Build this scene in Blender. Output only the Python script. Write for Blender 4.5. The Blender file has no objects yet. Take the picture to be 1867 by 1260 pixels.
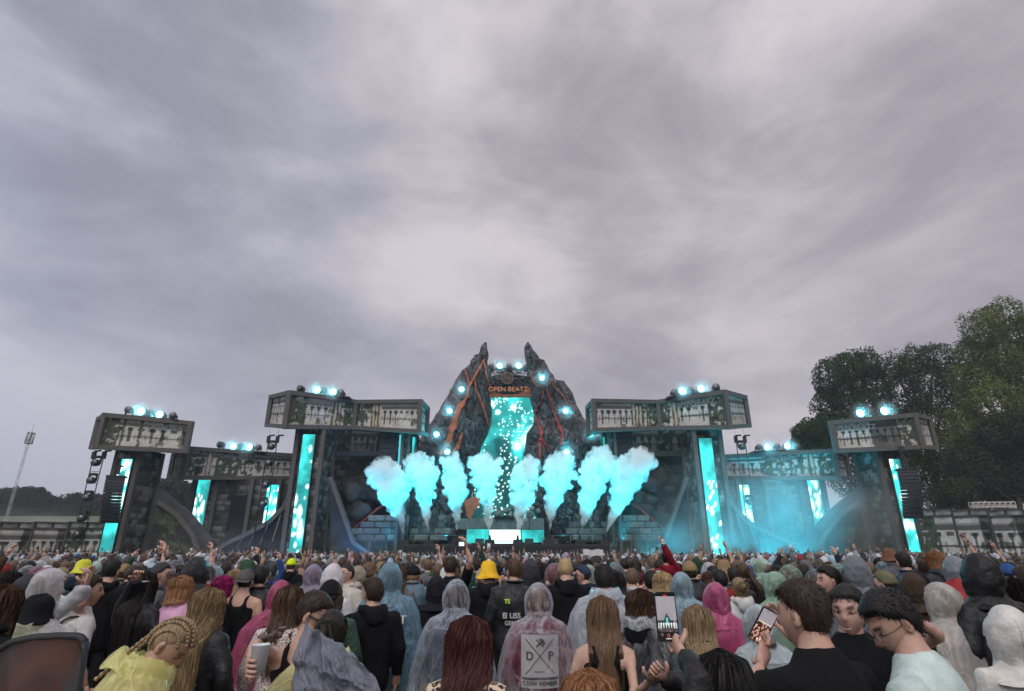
import bpy, math, random
import numpy as np
from mathutils import Vector, Matrix
R = math.radians
SC = bpy.context.scene
COL = SC.collection
H = 1.95                       # eye height of the camera
F = 1030.0                     # focal length in pixels of the 1867x1260 photograph
TH = R(20.0)                   # camera pitched up
# ------------------------------------------------------------------ camera
cam_d = bpy.data.cameras.new('camera'); cam = bpy.data.objects.new('camera', cam_d); COL.objects.link(cam)
cam_d.sensor_width = 36; cam_d.lens = 36*F/1867; cam_d.clip_start = .05; cam_d.clip_end = 4000
cam.location = (0, 0, H); cam.rotation_euler = (R(90)+TH, 0, 0)
SC.camera = cam
# ------------------------------------------------------------------ world
W = bpy.data.worlds.new('World'); SC.world = W; W.use_nodes = True
def N(nt, kind, **kw):
    n = nt.nodes.new(kind)
    for k, v in kw.items():
        if k == 'inp':
            for a, b in v.items(): n.inputs[a].default_value = b
        else: setattr(n, k, v)
    return n
def ramp(nt, stops, interp='LINEAR'):
    n = nt.nodes.new('ShaderNodeValToRGB'); cr = n.color_ramp; cr.interpolation = interp
    while len(cr.elements) < len(stops): cr.elements.new(.5)
    for e, (p, c) in zip(cr.elements, stops):
        e.position = p; e.color = (c[0], c[1], c[2], 1)
    return n
def ray0(px, py):
    dx = (px-933.5)/F; dy = -(py-630)/F
    v = Vector((dx, math.cos(TH)-dy*math.sin(TH), math.sin(TH)+dy*math.cos(TH))); return v.normalized()
def build_world():
    nt = W.node_tree; nt.nodes.clear(); L = nt.links.new
    out = N(nt, 'ShaderNodeOutputWorld'); bg = N(nt, 'ShaderNodeBackground'); bg.inputs['Strength'].default_value = .1
    sky = N(nt, 'ShaderNodeTexSky', sky_type='NISHITA', sun_disc=False, sun_elevation=R(40), sun_rotation=R(200))
    tc = N(nt, 'ShaderNodeTexCoord'); sep = N(nt, 'ShaderNodeSeparateXYZ'); L(tc.outputs['Generated'], sep.inputs[0])
    # cloud deck: direction projected on a plane overhead
    zc = N(nt, 'ShaderNodeMath', operation='ADD', inp={1: .42}); L(sep.outputs['Z'], zc.inputs[0])
    mx = N(nt, 'ShaderNodeMath', operation='MAXIMUM', inp={1: .12}); L(zc.outputs[0], mx.inputs[0])
    dx = N(nt, 'ShaderNodeMath', operation='DIVIDE'); L(sep.outputs['X'], dx.inputs[0]); L(mx.outputs[0], dx.inputs[1])
    dy = N(nt, 'ShaderNodeMath', operation='DIVIDE'); L(sep.outputs['Y'], dy.inputs[0]); L(mx.outputs[0], dy.inputs[1])
    cb = N(nt, 'ShaderNodeCombineXYZ'); L(dx.outputs[0], cb.inputs[0]); L(dy.outputs[0], cb.inputs[1])
    cb = N(nt, 'ShaderNodeVectorMath', operation='MULTIPLY'); L(tc.outputs['Generated'], cb.inputs[0]); cb.inputs[1].default_value = (1.0, 1.0, 2.1)
    n1 = N(nt, 'ShaderNodeTexNoise', inp={'Scale': 2.1, 'Detail': 8.0, 'Roughness': .55, 'Distortion': .35})
    mp = N(nt, 'ShaderNodeMapping', inp={'Location': (3.1, 7.4, 0), 'Rotation': (0, 0, .5), 'Scale': (1, .8, 1)})
    L(cb.outputs[0], mp.inputs[0]); L(mp.outputs[0], n1.inputs['Vector'])
    n2 = N(nt, 'ShaderNodeTexNoise', inp={'Scale': 1.1, 'Detail': 2.0, 'Roughness': .45})
    mp2 = N(nt, 'ShaderNodeMapping', inp={'Location': (1.2, 4.4, 0)})
    L(cb.outputs[0], mp2.inputs[0]); L(mp2.outputs[0], n2.inputs['Vector'])
    ad = N(nt, 'ShaderNodeMath', operation='MULTIPLY_ADD', inp={1: .75, 2: 0}); L(n2.outputs[0], ad.inputs[0]); 
    sm = N(nt, 'ShaderNodeMath', operation='ADD'); n1b = N(nt, 'ShaderNodeMapRange', inp={1: 0, 2: 1, 3: -.16, 4: 1.16}); L(n1.outputs[0], n1b.inputs[0]); L(n1b.outputs[0], sm.inputs[0]); L(ad.outputs[0], sm.inputs[1])
    # broad darker and paler areas of the deck, each a soft patch of sky round a direction
    wn = N(nt, 'ShaderNodeTexNoise', inp={'Scale': 2.6, 'Detail': 5.0, 'Roughness': .55}); L(tc.outputs['Generated'], wn.inputs['Vector'])
    wv = N(nt, 'ShaderNodeVectorMath', operation='MULTIPLY_ADD'); L(wn.outputs['Color'], wv.inputs[0]); wv.inputs[1].default_value = (.42, .42, .42)
    wa = N(nt, 'ShaderNodeVectorMath', operation='ADD'); L(tc.outputs['Generated'], wv.inputs[2]); L(wv.outputs[0], wa.inputs[0]); wa.inputs[1].default_value = (-.21, -.21, -.21)
    wd = N(nt, 'ShaderNodeVectorMath', operation='NORMALIZE'); L(wa.outputs[0], wd.inputs[0])
    acc = sm.outputs[0]
    for px, py, r, amt in [(250, 190, 14, -.13), (520, 240, 12, -.16), (800, 290, 9, -.08), (380, 440, 13, -.11), (230, 380, 11, -.05), (1080, 230, 10, -.20), (1120, 350, 9, -.17),
                           (1000, 300, 7, -.08), (1250, 590, 10, -.07), (860, 590, 7, -.05), (1750, 60, 13, -.08), (1400, 160, 10, -.04), (60, 220, 11, -.05), (1720, 400, 13, -.07), (1620, 200, 12, -.06),
                           (830, 60, 15, .06), (900, 190, 9, .04), (620, 380, 10, .03), (850, 470, 12, .015), (1020, 460, 9, .04), (1290, 60, 13, .08), (1400, 420, 14, .05), (450, 30, 12, .05), (550, 600, 12, .05)]:
        d = ray0(px, py)
        dt = N(nt, 'ShaderNodeVectorMath', operation='DOT_PRODUCT'); L(wd.outputs[0], dt.inputs[0]); dt.inputs[1].default_value = d
        mr = N(nt, 'ShaderNodeMapRange', interpolation_type='SMOOTHSTEP', inp={1: math.cos(R(r*1.5)), 2: math.cos(R(r*.25)), 3: 0, 4: amt*.85}); L(dt.outputs['Value'], mr.inputs[0])
        a2 = N(nt, 'ShaderNodeMath', operation='ADD'); L(acc, a2.inputs[0]); L(mr.outputs[0], a2.inputs[1]); acc = a2.outputs[0]
    n3 = N(nt, 'ShaderNodeTexNoise', inp={'Scale': 6.0, 'Detail': 9.0, 'Roughness': .62, 'Distortion': .7}); L(mp.outputs[0], n3.inputs['Vector'])
    f3 = N(nt, 'ShaderNodeMapRange', inp={1: .3, 2: .7, 3: -.075, 4: .075}); L(n3.outputs[0], f3.inputs[0])
    a3 = N(nt, 'ShaderNodeMath', operation='ADD'); L(acc, a3.inputs[0]); L(f3.outputs[0], a3.inputs[1]); acc = a3.outputs[0]
    rp = ramp(nt, [(.54, (.262, .260, .292)), (.70, (.325, .322, .356)), (.86, (.42, .405, .43)), (1.05, (.495, .478, .495))]); 
    L(acc, rp.inputs[0])
    # towards the left the deck is bluer, above the middle it is paler, near the horizon slate
    hz = N(nt, 'ShaderNodeMapRange', inp={1: 0.0, 2: .5}); L(sep.outputs['Z'], hz.inputs[0])
    low = N(nt, 'ShaderNodeMix', data_type='RGBA'); low.inputs[6].default_value = (.325, .325, .375, 1); 
    hz2 = N(nt, 'ShaderNodeMapRange', inp={1: -.02, 2: .26, 3: .15, 4: 1}); L(sep.outputs['Z'], hz2.inputs[0])
    L(hz2.outputs[0], low.inputs[0]); L(rp.outputs[0], low.inputs[7])
    tint = ramp(nt, [(0, (.84, .91, 1.02)), (.5, (1.02, 1.0, 1.01)), (1, (1.0, .965, .985))])
    xr = N(nt, 'ShaderNodeMapRange', inp={1: -.75, 2: .75}); L(sep.outputs['X'], xr.inputs[0]); L(xr.outputs[0], tint.inputs[0])
    mul = N(nt, 'ShaderNodeMix', data_type='RGBA', blend_type='MULTIPLY'); mul.inputs[0].default_value = 1
    L(low.outputs[2], mul.inputs[6]); L(tint.outputs[0], mul.inputs[7])
    sc = N(nt, 'ShaderNodeMix', data_type='RGBA', blend_type='MULTIPLY'); sc.inputs[0].default_value = 1
    L(mul.outputs[2], sc.inputs[6]); sc.inputs[7].default_value = (11.5, 11.2, 11.3, 1)
    mix = N(nt, 'ShaderNodeMix', data_type='RGBA'); mix.inputs[0].default_value = .97
    L(sky.outputs[0], mix.inputs[6]); L(sc.outputs[2], mix.inputs[7])
    L(mix.outputs[2], bg.inputs[0]); L(bg.outputs[0], out.inputs[0])
build_world()
sun_d = bpy.data.lights.new('sun', 'SUN'); sun = bpy.data.objects.new('sun', sun_d); COL.objects.link(sun)
sun_d.energy = 1.4; sun_d.angle = R(60); sun_d.color = (1, .97, .93); sun.rotation_euler = (R(42), 0, R(-14))
# ------------------------------------------------------------------ exposure, sampling
vs = SC.view_settings; vs.view_transform = 'Standard'; vs.look = 'None'; vs.exposure = 0.24; vs.gamma = 1; vs.use_curve_mapping = False
cy = SC.cycles
cy.max_bounces = 10; cy.diffuse_bounces = 3; cy.glossy_bounces = 3; cy.transmission_bounces = 4
cy.transparent_max_bounces = 24; cy.volume_bounces = 6; cy.volume_step_rate = 4; cy.volume_max_steps = 128
cy.sample_clamp_indirect = 4; cy.use_denoising = True; cy.caustics_reflective = False; cy.caustics_refractive = False
cy.use_adaptive_sampling = True; cy.adaptive_threshold = .02
# ------------------------------------------------------------------ helpers
CT, ST = math.cos(TH), math.sin(TH)
def ray(px, py):
    dx = (px-933.5)/F; dy = -(py-630)/F
    return np.array([dx, CT-dy*ST, ST+dy*CT])
def P(px, py, Y):              # the point of the plane y = Y that shows at a pixel of the photograph
    d = ray(px, py); t = Y/d[1]
    return Vector((d[0]*t, Y, H+d[2]*t))
def tag(o, label=None, cat=None, group=None, kind=None):
    if label: o['label'] = label
    if cat: o['category'] = cat
    if group: o['group'] = group
    if kind: o['kind'] = kind
    return o
def empty(name, loc, rz=0, label=None, cat=None, group=None):
    o = bpy.data.objects.new(name, None); COL.objects.link(o); o.location = loc; o.rotation_euler = (0, 0, rz)
    o.empty_display_size = .2
    return tag(o, label, cat, group)
def link(name, me, parent=None, mat=None, loc=None, world=True):
    """link mesh data; vertices are in world space when world=True, so undo the parent's offset"""
    o = bpy.data.objects.new(name, me); COL.objects.link(o)
    if mat is not None:
        for m in (mat if isinstance(mat, (list, tuple)) else [mat]): me.materials.append(m)
    if parent is not None:
        o.parent = parent
        if world: o.matrix_parent_inverse = pinv(parent)
    if loc is not None: o.location = loc
    return o
def pinv(o):
    m = Matrix.Identity(4)
    chain = []
    while o is not None: chain.append(o); o = o.parent
    for q in reversed(chain):
        m = m @ (q.matrix_parent_inverse if q.parent else Matrix.Identity(4)) @ Matrix.LocRotScale(q.location, q.rotation_euler, q.scale)
    return m.inverted()
class MB:                       # collects geometry into one mesh
    def __init__(s): s.v = []; s.f = []; s.c = []; s.n = 0; s.uv = []
    def add(s, v, f, c=None):
        v = np.asarray(v, float).reshape(-1, 3)
        s.v.append(v); n = s.n
        if isinstance(f, np.ndarray): s.f.extend((f+n).tolist())
        else: s.f.extend([[i+n for i in q] for q in f])
        s.n += len(v)
        if c is not None:
            c = np.asarray(c, float)
            if c.ndim == 1: c = np.tile(c, (len(v), 1))
            s.c.append(c)
        elif s.c: s.c.append(np.ones((len(v), 3)))
        return s
    def mesh(s, name, smooth=False):
        me = bpy.data.meshes.new(name)
        v = np.concatenate(s.v) if s.v else np.zeros((0, 3))
        me.from_pydata(v.tolist(), [], s.f)
        if s.c and sum(len(c) for c in s.c) == len(v):
            a = me.color_attributes.new('Col', 'FLOAT_COLOR', 'POINT')
            cc = np.ones((len(v), 4)); cc[:, :3] = np.concatenate(s.c); a.data.foreach_set('color', cc.ravel())
        if smooth: me.polygons.foreach_set('use_smooth', [True]*len(me.polygons))
        me.update(); return me
    def box(s, c, d, rot=None, col=None):
        c = np.array(c, float); d = np.array(d, float)/2
        v = np.array([[x, y, z] for x in (-1, 1) for y in (-1, 1) for z in (-1, 1)])*d
        if rot is not None: v = v @ np.array(rot.to_3x3().transposed() if hasattr(rot, 'to_3x3') else rot)
        return s.add(v+c, [[0, 1, 3, 2], [4, 6, 7, 5], [0, 4, 5, 1], [2, 3, 7, 6], [0, 2, 6, 4], [1, 5, 7, 3]], col)
    def beam(s, p, q, w, h=None, col=None, up=(0, 0, 1)):
        p = np.array(p, float); q = np.array(q, float); h = h or w
        d = q-p; L = np.linalg.norm(d); d = d/max(L, 1e-9); u = np.array(up, float)
        if abs(d @ u) > .95: u = np.array((0, 1, 0.))
        a = np.cross(d, u); a /= np.linalg.norm(a); b = np.cross(a, d)
        v = [p+a*x*w/2+b*y*h/2+d*t for t in (0, L) for x, y in ((-1, -1), (1, -1), (1, 1), (-1, 1))]
        return s.add(v, [[0, 3, 2, 1], [4, 5, 6, 7], [0, 1, 5, 4], [1, 2, 6, 5], [2, 3, 7, 6], [3, 0, 4, 7]], col)
    def tube(s, pts, rad, n=8, col=None, cap=True):
        pts = np.array([list(p) for p in pts], float); m = len(pts)
        rad = np.broadcast_to(np.array(rad, float), (m,)) if np.ndim(rad) < 2 else np.array(rad, float)
        t = np.gradient(pts, axis=0); t /= np.linalg.norm(t, axis=1)[:, None]+1e-12
        u = np.array((0, 1, 0.)) if abs(t[0][1]) < .9 else np.array((1., 0, 0))
        V = []
        for i in range(m):
            a = np.cross(t[i], u); a /= np.linalg.norm(a)+1e-12; b = np.cross(a, t[i]); u = b
            r = rad[i] if np.ndim(rad[i]) else (rad[i], rad[i])
            for k in range(n):
                g = 2*math.pi*k/n; V.append(pts[i]+a*math.cos(g)*r[0]+b*math.sin(g)*r[1])
        fs = [[i*n+k, i*n+(k+1) % n, (i+1)*n+(k+1) % n, (i+1)*n+k] for i in range(m-1) for k in range(n)]
        if cap: fs += [list(range(n))[::-1], [(m-1)*n+k for k in range(n)]]
        return s.add(V, fs, col)
    def ell(s, c, r, n=10, m=7, col=None, rot=None):
        th = np.linspace(0, math.pi, m+1)[1:-1]; ph = np.arange(n)*2*math.pi/n
        v = [[0, 0, 1]]+[[math.sin(a)*math.cos(b), math.sin(a)*math.sin(b), math.cos(a)] for a in th for b in ph]+[[0, 0, -1]]
        v = np.array(v)*np.array(r)
        if rot is not None: v = v @ np.array(rot.to_3x3().transposed())
        f = [[0, 1+k, 1+(k+1) % n] for k in range(n)]
        for i in range(m-2): f += [[1+i*n+k, 1+(i+1)*n+k, 1+(i+1)*n+(k+1) % n, 1+i*n+(k+1) % n] for k in range(n)]
        e = 1+(m-1)*n; f += [[e, e-n+(k+1) % n, e-n+k] for k in range(n)]
        return s.add(v+np.array(list(c)), f, col)
def grid_faces(nu, nv):         # vertices indexed i*nv + j
    i = np.arange(nu-1)[:, None]; j = np.arange(nv-1)[None]
    a = i*nv+j
    return np.stack([a, a+nv, a+nv+1, a+1], -1).reshape(-1, 4)
rng = np.random.default_rng(11)
def vnoise(p, seed=0):          # cheap smooth value noise, p (n,k<=3)
    p = np.asarray(p, float)
    if p.shape[-1] == 2: p = np.concatenate([p, np.zeros(p.shape[:-1]+(1,))], -1)
    i = np.floor(p).astype(np.int64); f = p-i; f = f*f*(3-2*f)
    def h(x, y, z):
        n = (x*73856093) ^ (y*19349663) ^ (z*83492791) ^ (seed*2654435761)
        n = (n ^ (n >> 13))*1274126177 & 0x7fffffff
        n = (n ^ (n >> 16)) & 0xffff
        return n/65535.0
    o = 0
    for a in (0, 1):
        for b in (0, 1):
            for c in (0, 1):
                w = (f[..., 0] if a else 1-f[..., 0])*(f[..., 1] if b else 1-f[..., 1])*(f[..., 2] if c else 1-f[..., 2])
                o = o+w*h(i[..., 0]+a, i[..., 1]+b, i[..., 2]+c)
    return o
def fbm(p, seed=0, octs=4, lac=2.0, gain=.5):
    p = np.asarray(p, float); a = 1; o = 0; t = 0
    for k in range(octs):
        o = o+a*vnoise(p*lac**k, seed+k*17); t += a; a *= gain
    return o/t
def voro(p, seed=0):            # returns F1, F2 and a cell hash; p (n,2)
    p = np.asarray(p, float); i = np.floor(p).astype(np.int64)
    f1 = np.full(p.shape[:-1], 9.); f2 = f1.copy(); cid = np.zeros(p.shape[:-1])
    def h(x, y, k):
        n = (x*73856093) ^ (y*19349663) ^ ((seed*31+k)*2654435761)
        n = (n ^ (n >> 13))*1274126177 & 0x7fffffff
        return ((n ^ (n >> 16)) & 0xffff)/65535.0
    for a in (-1, 0, 1):
        for b in (-1, 0, 1):
            x = i[..., 0]+a; y = i[..., 1]+b
            d = np.hypot(x+h(x, y, 1)-p[..., 0], y+h(x, y, 2)-p[..., 1])
            c = h(x, y, 3); m = d < f1
            f2 = np.where(m, f1, np.minimum(f2, d)); cid = np.where(m, c, cid); f1 = np.where(m, d, f1)
    return f1, f2, cid
# ------------------------------------------------------------------ materials
MATS = {}
def mat(name, col=(.5, .5, .5), rough=.7, metal=0, emit=None, est=1, noise=0, nscale=5, bump=0, bscale=20, attr=False, objcol=False,
        stretch=(1, 1, 1), sss=0, spec=.5, alpha=None, translucent=0, sheen=0):
    if name in MATS: return MATS[name]
    m = bpy.data.materials.new(name); m.use_nodes = True; nt = m.node_tree; L = nt.links.new
    b = nt.nodes['Principled BSDF']; out = nt.nodes['Material Output']
    b.inputs['Roughness'].default_value = rough; b.inputs['Metallic'].default_value = metal
    b.inputs['Specular IOR Level'].default_value = spec
    src = None
    if attr:
        a = N(nt, 'ShaderNodeVertexColor', layer_name='Col'); src = a.outputs[0]
    elif objcol:
        a = N(nt, 'ShaderNodeObjectInfo'); src = a.outputs['Color']
    else:
        a = N(nt, 'ShaderNodeRGB'); a.outputs[0].default_value = (*col, 1); src = a.outputs[0]
    tc = N(nt, 'ShaderNodeTexCoord'); mp = N(nt, 'ShaderNodeMapping', inp={'Scale': stretch}); L(tc.outputs['Object'], mp.inputs[0])
    if noise:
        n = N(nt, 'ShaderNodeTexNoise', inp={'Scale': nscale, 'Detail': 6.0, 'Roughness': .6}); L(mp.outputs[0], n.inputs[0])
        mr = N(nt, 'ShaderNodeMapRange', inp={1: .3, 2: .7, 3: 1-noise, 4: 1+noise}); L(n.outputs[0], mr.inputs[0])
        mm = N(nt, 'ShaderNodeMix', data_type='RGBA', blend_type='MULTIPLY'); mm.inputs[0].default_value = 1
        L(src, mm.inputs[6]); L(mr.outputs[0], mm.inputs[7]); src = mm.outputs[2]
        rr = N(nt, 'ShaderNodeMapRange', inp={1: .3, 2: .7, 3: max(rough-.12, .02), 4: min(rough+.12, 1)}); L(n.outputs[0], rr.inputs[0]); L(rr.outputs[0], b.inputs['Roughness'])
    L(src, b.inputs['Base Color'])
    if emit is not None or est < 0:
        L(src, b.inputs['Emission Color']) if emit is None else setattr(b.inputs['Emission Color'], 'default_value', (*emit, 1))
        b.inputs['Emission Strength'].default_value = abs(est)
    if bump:
        n = N(nt, 'ShaderNodeTexNoise', inp={'Scale': bscale, 'Detail': 5.0, 'Roughness': .6}); L(mp.outputs[0], n.inputs[0])
        bp = N(nt, 'ShaderNodeBump', inp={'Strength': bump, 'Distance': .02}); L(n.outputs[0], bp.inputs['Height']); L(bp.outputs[0], b.inputs['Normal'])
    if sss: b.inputs['Subsurface Weight'].default_value = sss; b.inputs['Subsurface Radius'].default_value = (1, .4, .2); b.inputs['Subsurface Scale'].default_value = .01
    if alpha is not None: b.inputs['Alpha'].default_value = alpha
    MATS[name] = m
    return m
# ================================================================== SETTING
wood = mat('weathered_wood', (.095, .086, .080), .85, noise=.45, nscale=3.5, stretch=(3, 3, 1.2), bump=.3, bscale=9)
wood2 = mat('dark_wood', (.07, .065, .062), .85, noise=.4, nscale=3, bump=.2)
black = mat('matt_black', (.012, .013, .016), .6)
blackm = mat('black_metal', (.02, .022, .026), .45, metal=.6)
steel = mat('galvanised_steel', (.32, .33, .35), .45, metal=.8, noise=.2)
printm = mat('printed_canvas', attr=True, rough=.8, noise=.22, nscale=6, bump=.12, bscale=14)
rockm = mat('sculpted_rock', attr=True, rough=.8, noise=.3, nscale=3, bump=.35, bscale=6)
lavam = mat('lava_paint', (.40, .105, .045), .6, noise=.35, nscale=2)
lavar = mat('red_lava_paint', (.28, .04, .035), .6, noise=.35, nscale=2)
groundm = mat('trodden_grass', (.05, .055, .03), .95, noise=.5, nscale=.6, bump=.4, bscale=3)
fieldm = mat('far_field', (.09, .11, .06), .95, noise=.3, nscale=.1)

def ledmat(name, strength=1.0):
    m = bpy.data.materials.new(name); m.use_nodes = True; nt = m.node_tree; nt.nodes.clear(); L = nt.links.new
    a = N(nt, 'ShaderNodeVertexColor', layer_name='Col'); e = N(nt, 'ShaderNodeEmission'); e.inputs[1].default_value = strength
    L(a.outputs[0], e.inputs[0]); o = N(nt, 'ShaderNodeOutputMaterial'); L(e.outputs[0], o.inputs[0]); return m
led = ledmat('led_screen', 1.45)
lens = mat('lit_lens', (0, 0, 0), emit=(.16, .86, 1.0), est=14)
lens_off = mat('dark_lens', (.03, .05, .06), .08, spec=1)

g = MB(); g.add([(-600, -40, 0), (600, -40, 0), (600, 800, 0), (-600, 800, 0)], [[0, 1, 2, 3]])
tag(link('ground', g.mesh('ground'), mat=groundm), 'trodden festival field under the crowd', kind='structure')
g = MB()
for i, (y, h) in enumerate([(170, 1.5), (230, 5), (330, 9)]): pass
pts = []
nx, ny = 40, 10
X = np.linspace(-590, -20, nx); Y = np.linspace(95, 420, ny)
XX, YY = np.meshgrid(X, Y, indexing='ij'); ZZ = .05+np.interp(YY, [95, 135, 180, 420], [-.5, 6.5, 13, 20])*(1+.12*(fbm(np.stack([XX, YY], -1)/60, 3)-.5))*np.clip((-XX-20)/40, 0, 1)
g.add(np.stack([XX, YY, ZZ], -1), grid_faces(nx, ny)[:, ::-1])
tag(link('terrain', g.mesh('terrain', True), mat=fieldm), 'gently rising grass field far behind the fence', kind='structure')

# ------------------------------------------------------------------ trees
leafm = mat('foliage', attr=True, rough=.7, spec=.2)
barkm = mat('bark', (.06, .05, .04), .9, noise=.3)
def leaf_cloud(g, lobes, n, size, cols, seed, shell=.55):
    r = np.random.default_rng(seed)
    vol = np.array([l[3]*l[4]*l[5] for l in lobes])**.8; vol /= vol.sum()
    k = r.choice(len(lobes), n, p=vol); Lb = np.array(lobes)[k]
    d = r.normal(size=(n, 3)); d /= np.linalg.norm(d, axis=1)[:, None]
    rad = shell+(1-shell)*r.random(n)**.6
    lump = .62+.80*fbm(d*1.7+k[:, None]*7.3, seed, 3)
    c = Lb[:, :3]+d*Lb[:, 3:6]*(rad*lump)[:, None]
    keep = fbm(c*.55/ max(size/.3, .6), seed+3, 3) > .37
    c = c[keep]; d = d[keep]; n = len(c)
    s = size*(.5+r.random(n))
    nrm = d+r.normal(size=(n, 3))*.7; nrm /= np.linalg.norm(nrm, axis=1)[:, None]
    a = np.cross(nrm, r.normal(size=(n, 3))); a /= np.linalg.norm(a, axis=1)[:, None]; b = np.cross(nrm, a)
    V = np.stack([c-a*s[:, None]*.9, c+b*s[:, None]*.45, c+a*s[:, None]*.9, c-b*s[:, None]*.45], 1).reshape(-1, 3)
    f = np.arange(4*n).reshape(-1, 4)
    tone = vnoise(c*.35, seed+9)*.5+vnoise(c*1.1, seed+19)*.3+r.random(n)*.2
    col = np.array(cols[0])[None]*(1-tone[:, None])+np.array(cols[1])[None]*tone[:, None]
    g.add(V, f, np.repeat(col, 4, axis=0))
def tree(base, lobes, n, size, cols, seed, label, group=None, name='tree', h0=3):
    t = empty(name, base, 0, label, 'tree', group)
    b = MB(); bx, by, _ = base
    top = max(l[2]+l[5]*.3 for l in lobes); r0 = top*.018+.1
    mid = [(bx, by, 0), (bx+.2, by, top*.3), (bx-.1, by+.2, top*.6), (bx, by, top*.92)]
    b.tube(mid, [r0, r0*.8, r0*.5, r0*.12], 8)
    link('trunk', b.mesh('trunk', True), t, barkm)
    rr = random.Random(seed)
    for i, l in enumerate(lobes[:9]):
        z0 = min(l[2]*.6, top*.6); b = MB()
        b.tube([(bx, by, z0), ((bx+l[0])/2, (by+l[1])/2, (z0+l[2])/2+.4), (l[0], l[1], l[2]), (l[0]+rr.uniform(-1, 1), l[1], l[2]+l[5]*.7)], [r0*.45, r0*.3, r0*.2, .02], 6)
        link('limb', b.mesh('limb', True), t, barkm)
    c = MB(); leaf_cloud(c, lobes, n, size, cols, seed)
    link('crown', c.mesh('crown'), t, leafm)
    return t
def lobes_px(spec, Yc, ry=3.2):      # (px, py, rx_px, rz_px) -> lobes
    out = []
    for i, (px, py, rx, rz) in enumerate(spec):
        Yl = Yc+((i*37) % 7-3)*.9
        p = P(px, py, Yl); s = Yl/F
        out.append((p.x, p.y, p.z, rx*s, max(rx*s*.9, ry), rz*s))
    return out
GR = [(.005, .012, .003), (.042, .082, .018)]; GR2 = [(.020, .040, .008), (.16, .19, .045)]
TREES = [
 ([(1512, 690, 26, 42), (1545, 672, 28, 38), (1578, 668, 26, 34), (1598, 700, 24, 46), (1510, 735, 28, 34), (1545, 725, 34, 46), (1580, 745, 34, 46), (1540, 790, 40, 40), (1590, 810, 40, 60), (1555, 850, 50, 60)], 88, 54000, .19, GR, 'dark broadleaf tree rising behind the outer box tower beside the lit lamps'),
 ([(1470, 790, 22, 24), (1490, 800, 26, 34), (1505, 775, 22, 26), (1462, 808, 14, 16), (1490, 840, 30, 40)], 84, 19800, .19, GR, 'low round tree behind the inner stage wing, shortest of the trees'),
 ([(1632, 672, 30, 34), (1670, 660, 30, 34), (1705, 655, 28, 34), (1650, 715, 42, 48), (1700, 710, 42, 50), (1740, 700, 30, 50), (1640, 790, 40, 60), (1700, 800, 60, 80), (1690, 880, 70, 60)], 93, 61200, .19, GR, 'dark ragged tree with sky gaps between the two other tall trees'),
 ([(1790, 600, 34, 44), (1830, 580, 36, 38), (1860, 610, 34, 44), (1775, 650, 36, 44), (1820, 655, 48, 50), (1765, 700, 34, 40), (1870, 690, 50, 60), (1810, 740, 60, 60), (1760, 790, 50, 60), (1840, 830, 70, 70), (1780, 880, 60, 60), (1900, 760, 50, 80), (1905, 640, 40, 60)], 84, 93600, .19, GR2, 'tallest green tree at the edge, crown above all others'),
 ([(1850, 780, 40, 34), (1800, 800, 34, 26), (1880, 830, 40, 44), (1830, 870, 60, 50), (1740, 900, 40, 30), (1770, 860, 36, 50)], 80, 39600, .19, [(.014, .022, .012), (.04, .055, .03)], 'bushy lower tree in front of the tallest tree, above the wall'),
]
for i, (sp, Yc, n, sz, cols, lab) in enumerate(TREES):
    lb = lobes_px(sp, Yc); cx = sum(l[0] for l in lb[:4])/4
    tree((cx, Yc+1, 0), lb, n, sz, cols, 40+i, lab, 'trees behind the stage')
# far tree belt on the field and one round clump seen through the wing
def belt(x0, x1, prof, Yc, n, size, cols, seed, name, label):
    r = np.random.default_rng(seed); lb = []
    xs = np.arange(x0, x1, 7.)
    for x in xs:
        y = np.interp(x, [p[0] for p in prof], [p[1] for p in prof])+r.uniform(0, 5)
        yb = 925
        for k in range(3):
            yy = y+9+k*15; p = P(x+r.uniform(-3, 3), yy, Yc+r.uniform(-4, 4)); s = Yc/F
            lb.append((p.x, p.y, p.z, 10*s, 2.5, 11*s))
    g = MB(); leaf_cloud(g, lb, n, size, cols, seed, .2)
    tag(link(name, g.mesh(name), mat=leafm), label, kind='stuff')
belt(-60, 215, [(-60, 893), (40, 888), (75, 889), (90, 903), (150, 899), (215, 905)], 190, 60000, .5, [(.008, .011, .009), (.022, .028, .018)], 5, 'treeline', 'far hazy wood beyond the field')
belt(280, 400, [(280, 885), (296, 875), (330, 874), (345, 880), (400, 892)], 150, 30000, .5, [(.010, .013, .011), (.026, .032, .022)], 6, 'treeline', 'hazy wood seen through the gap in the stage wing')

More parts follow.
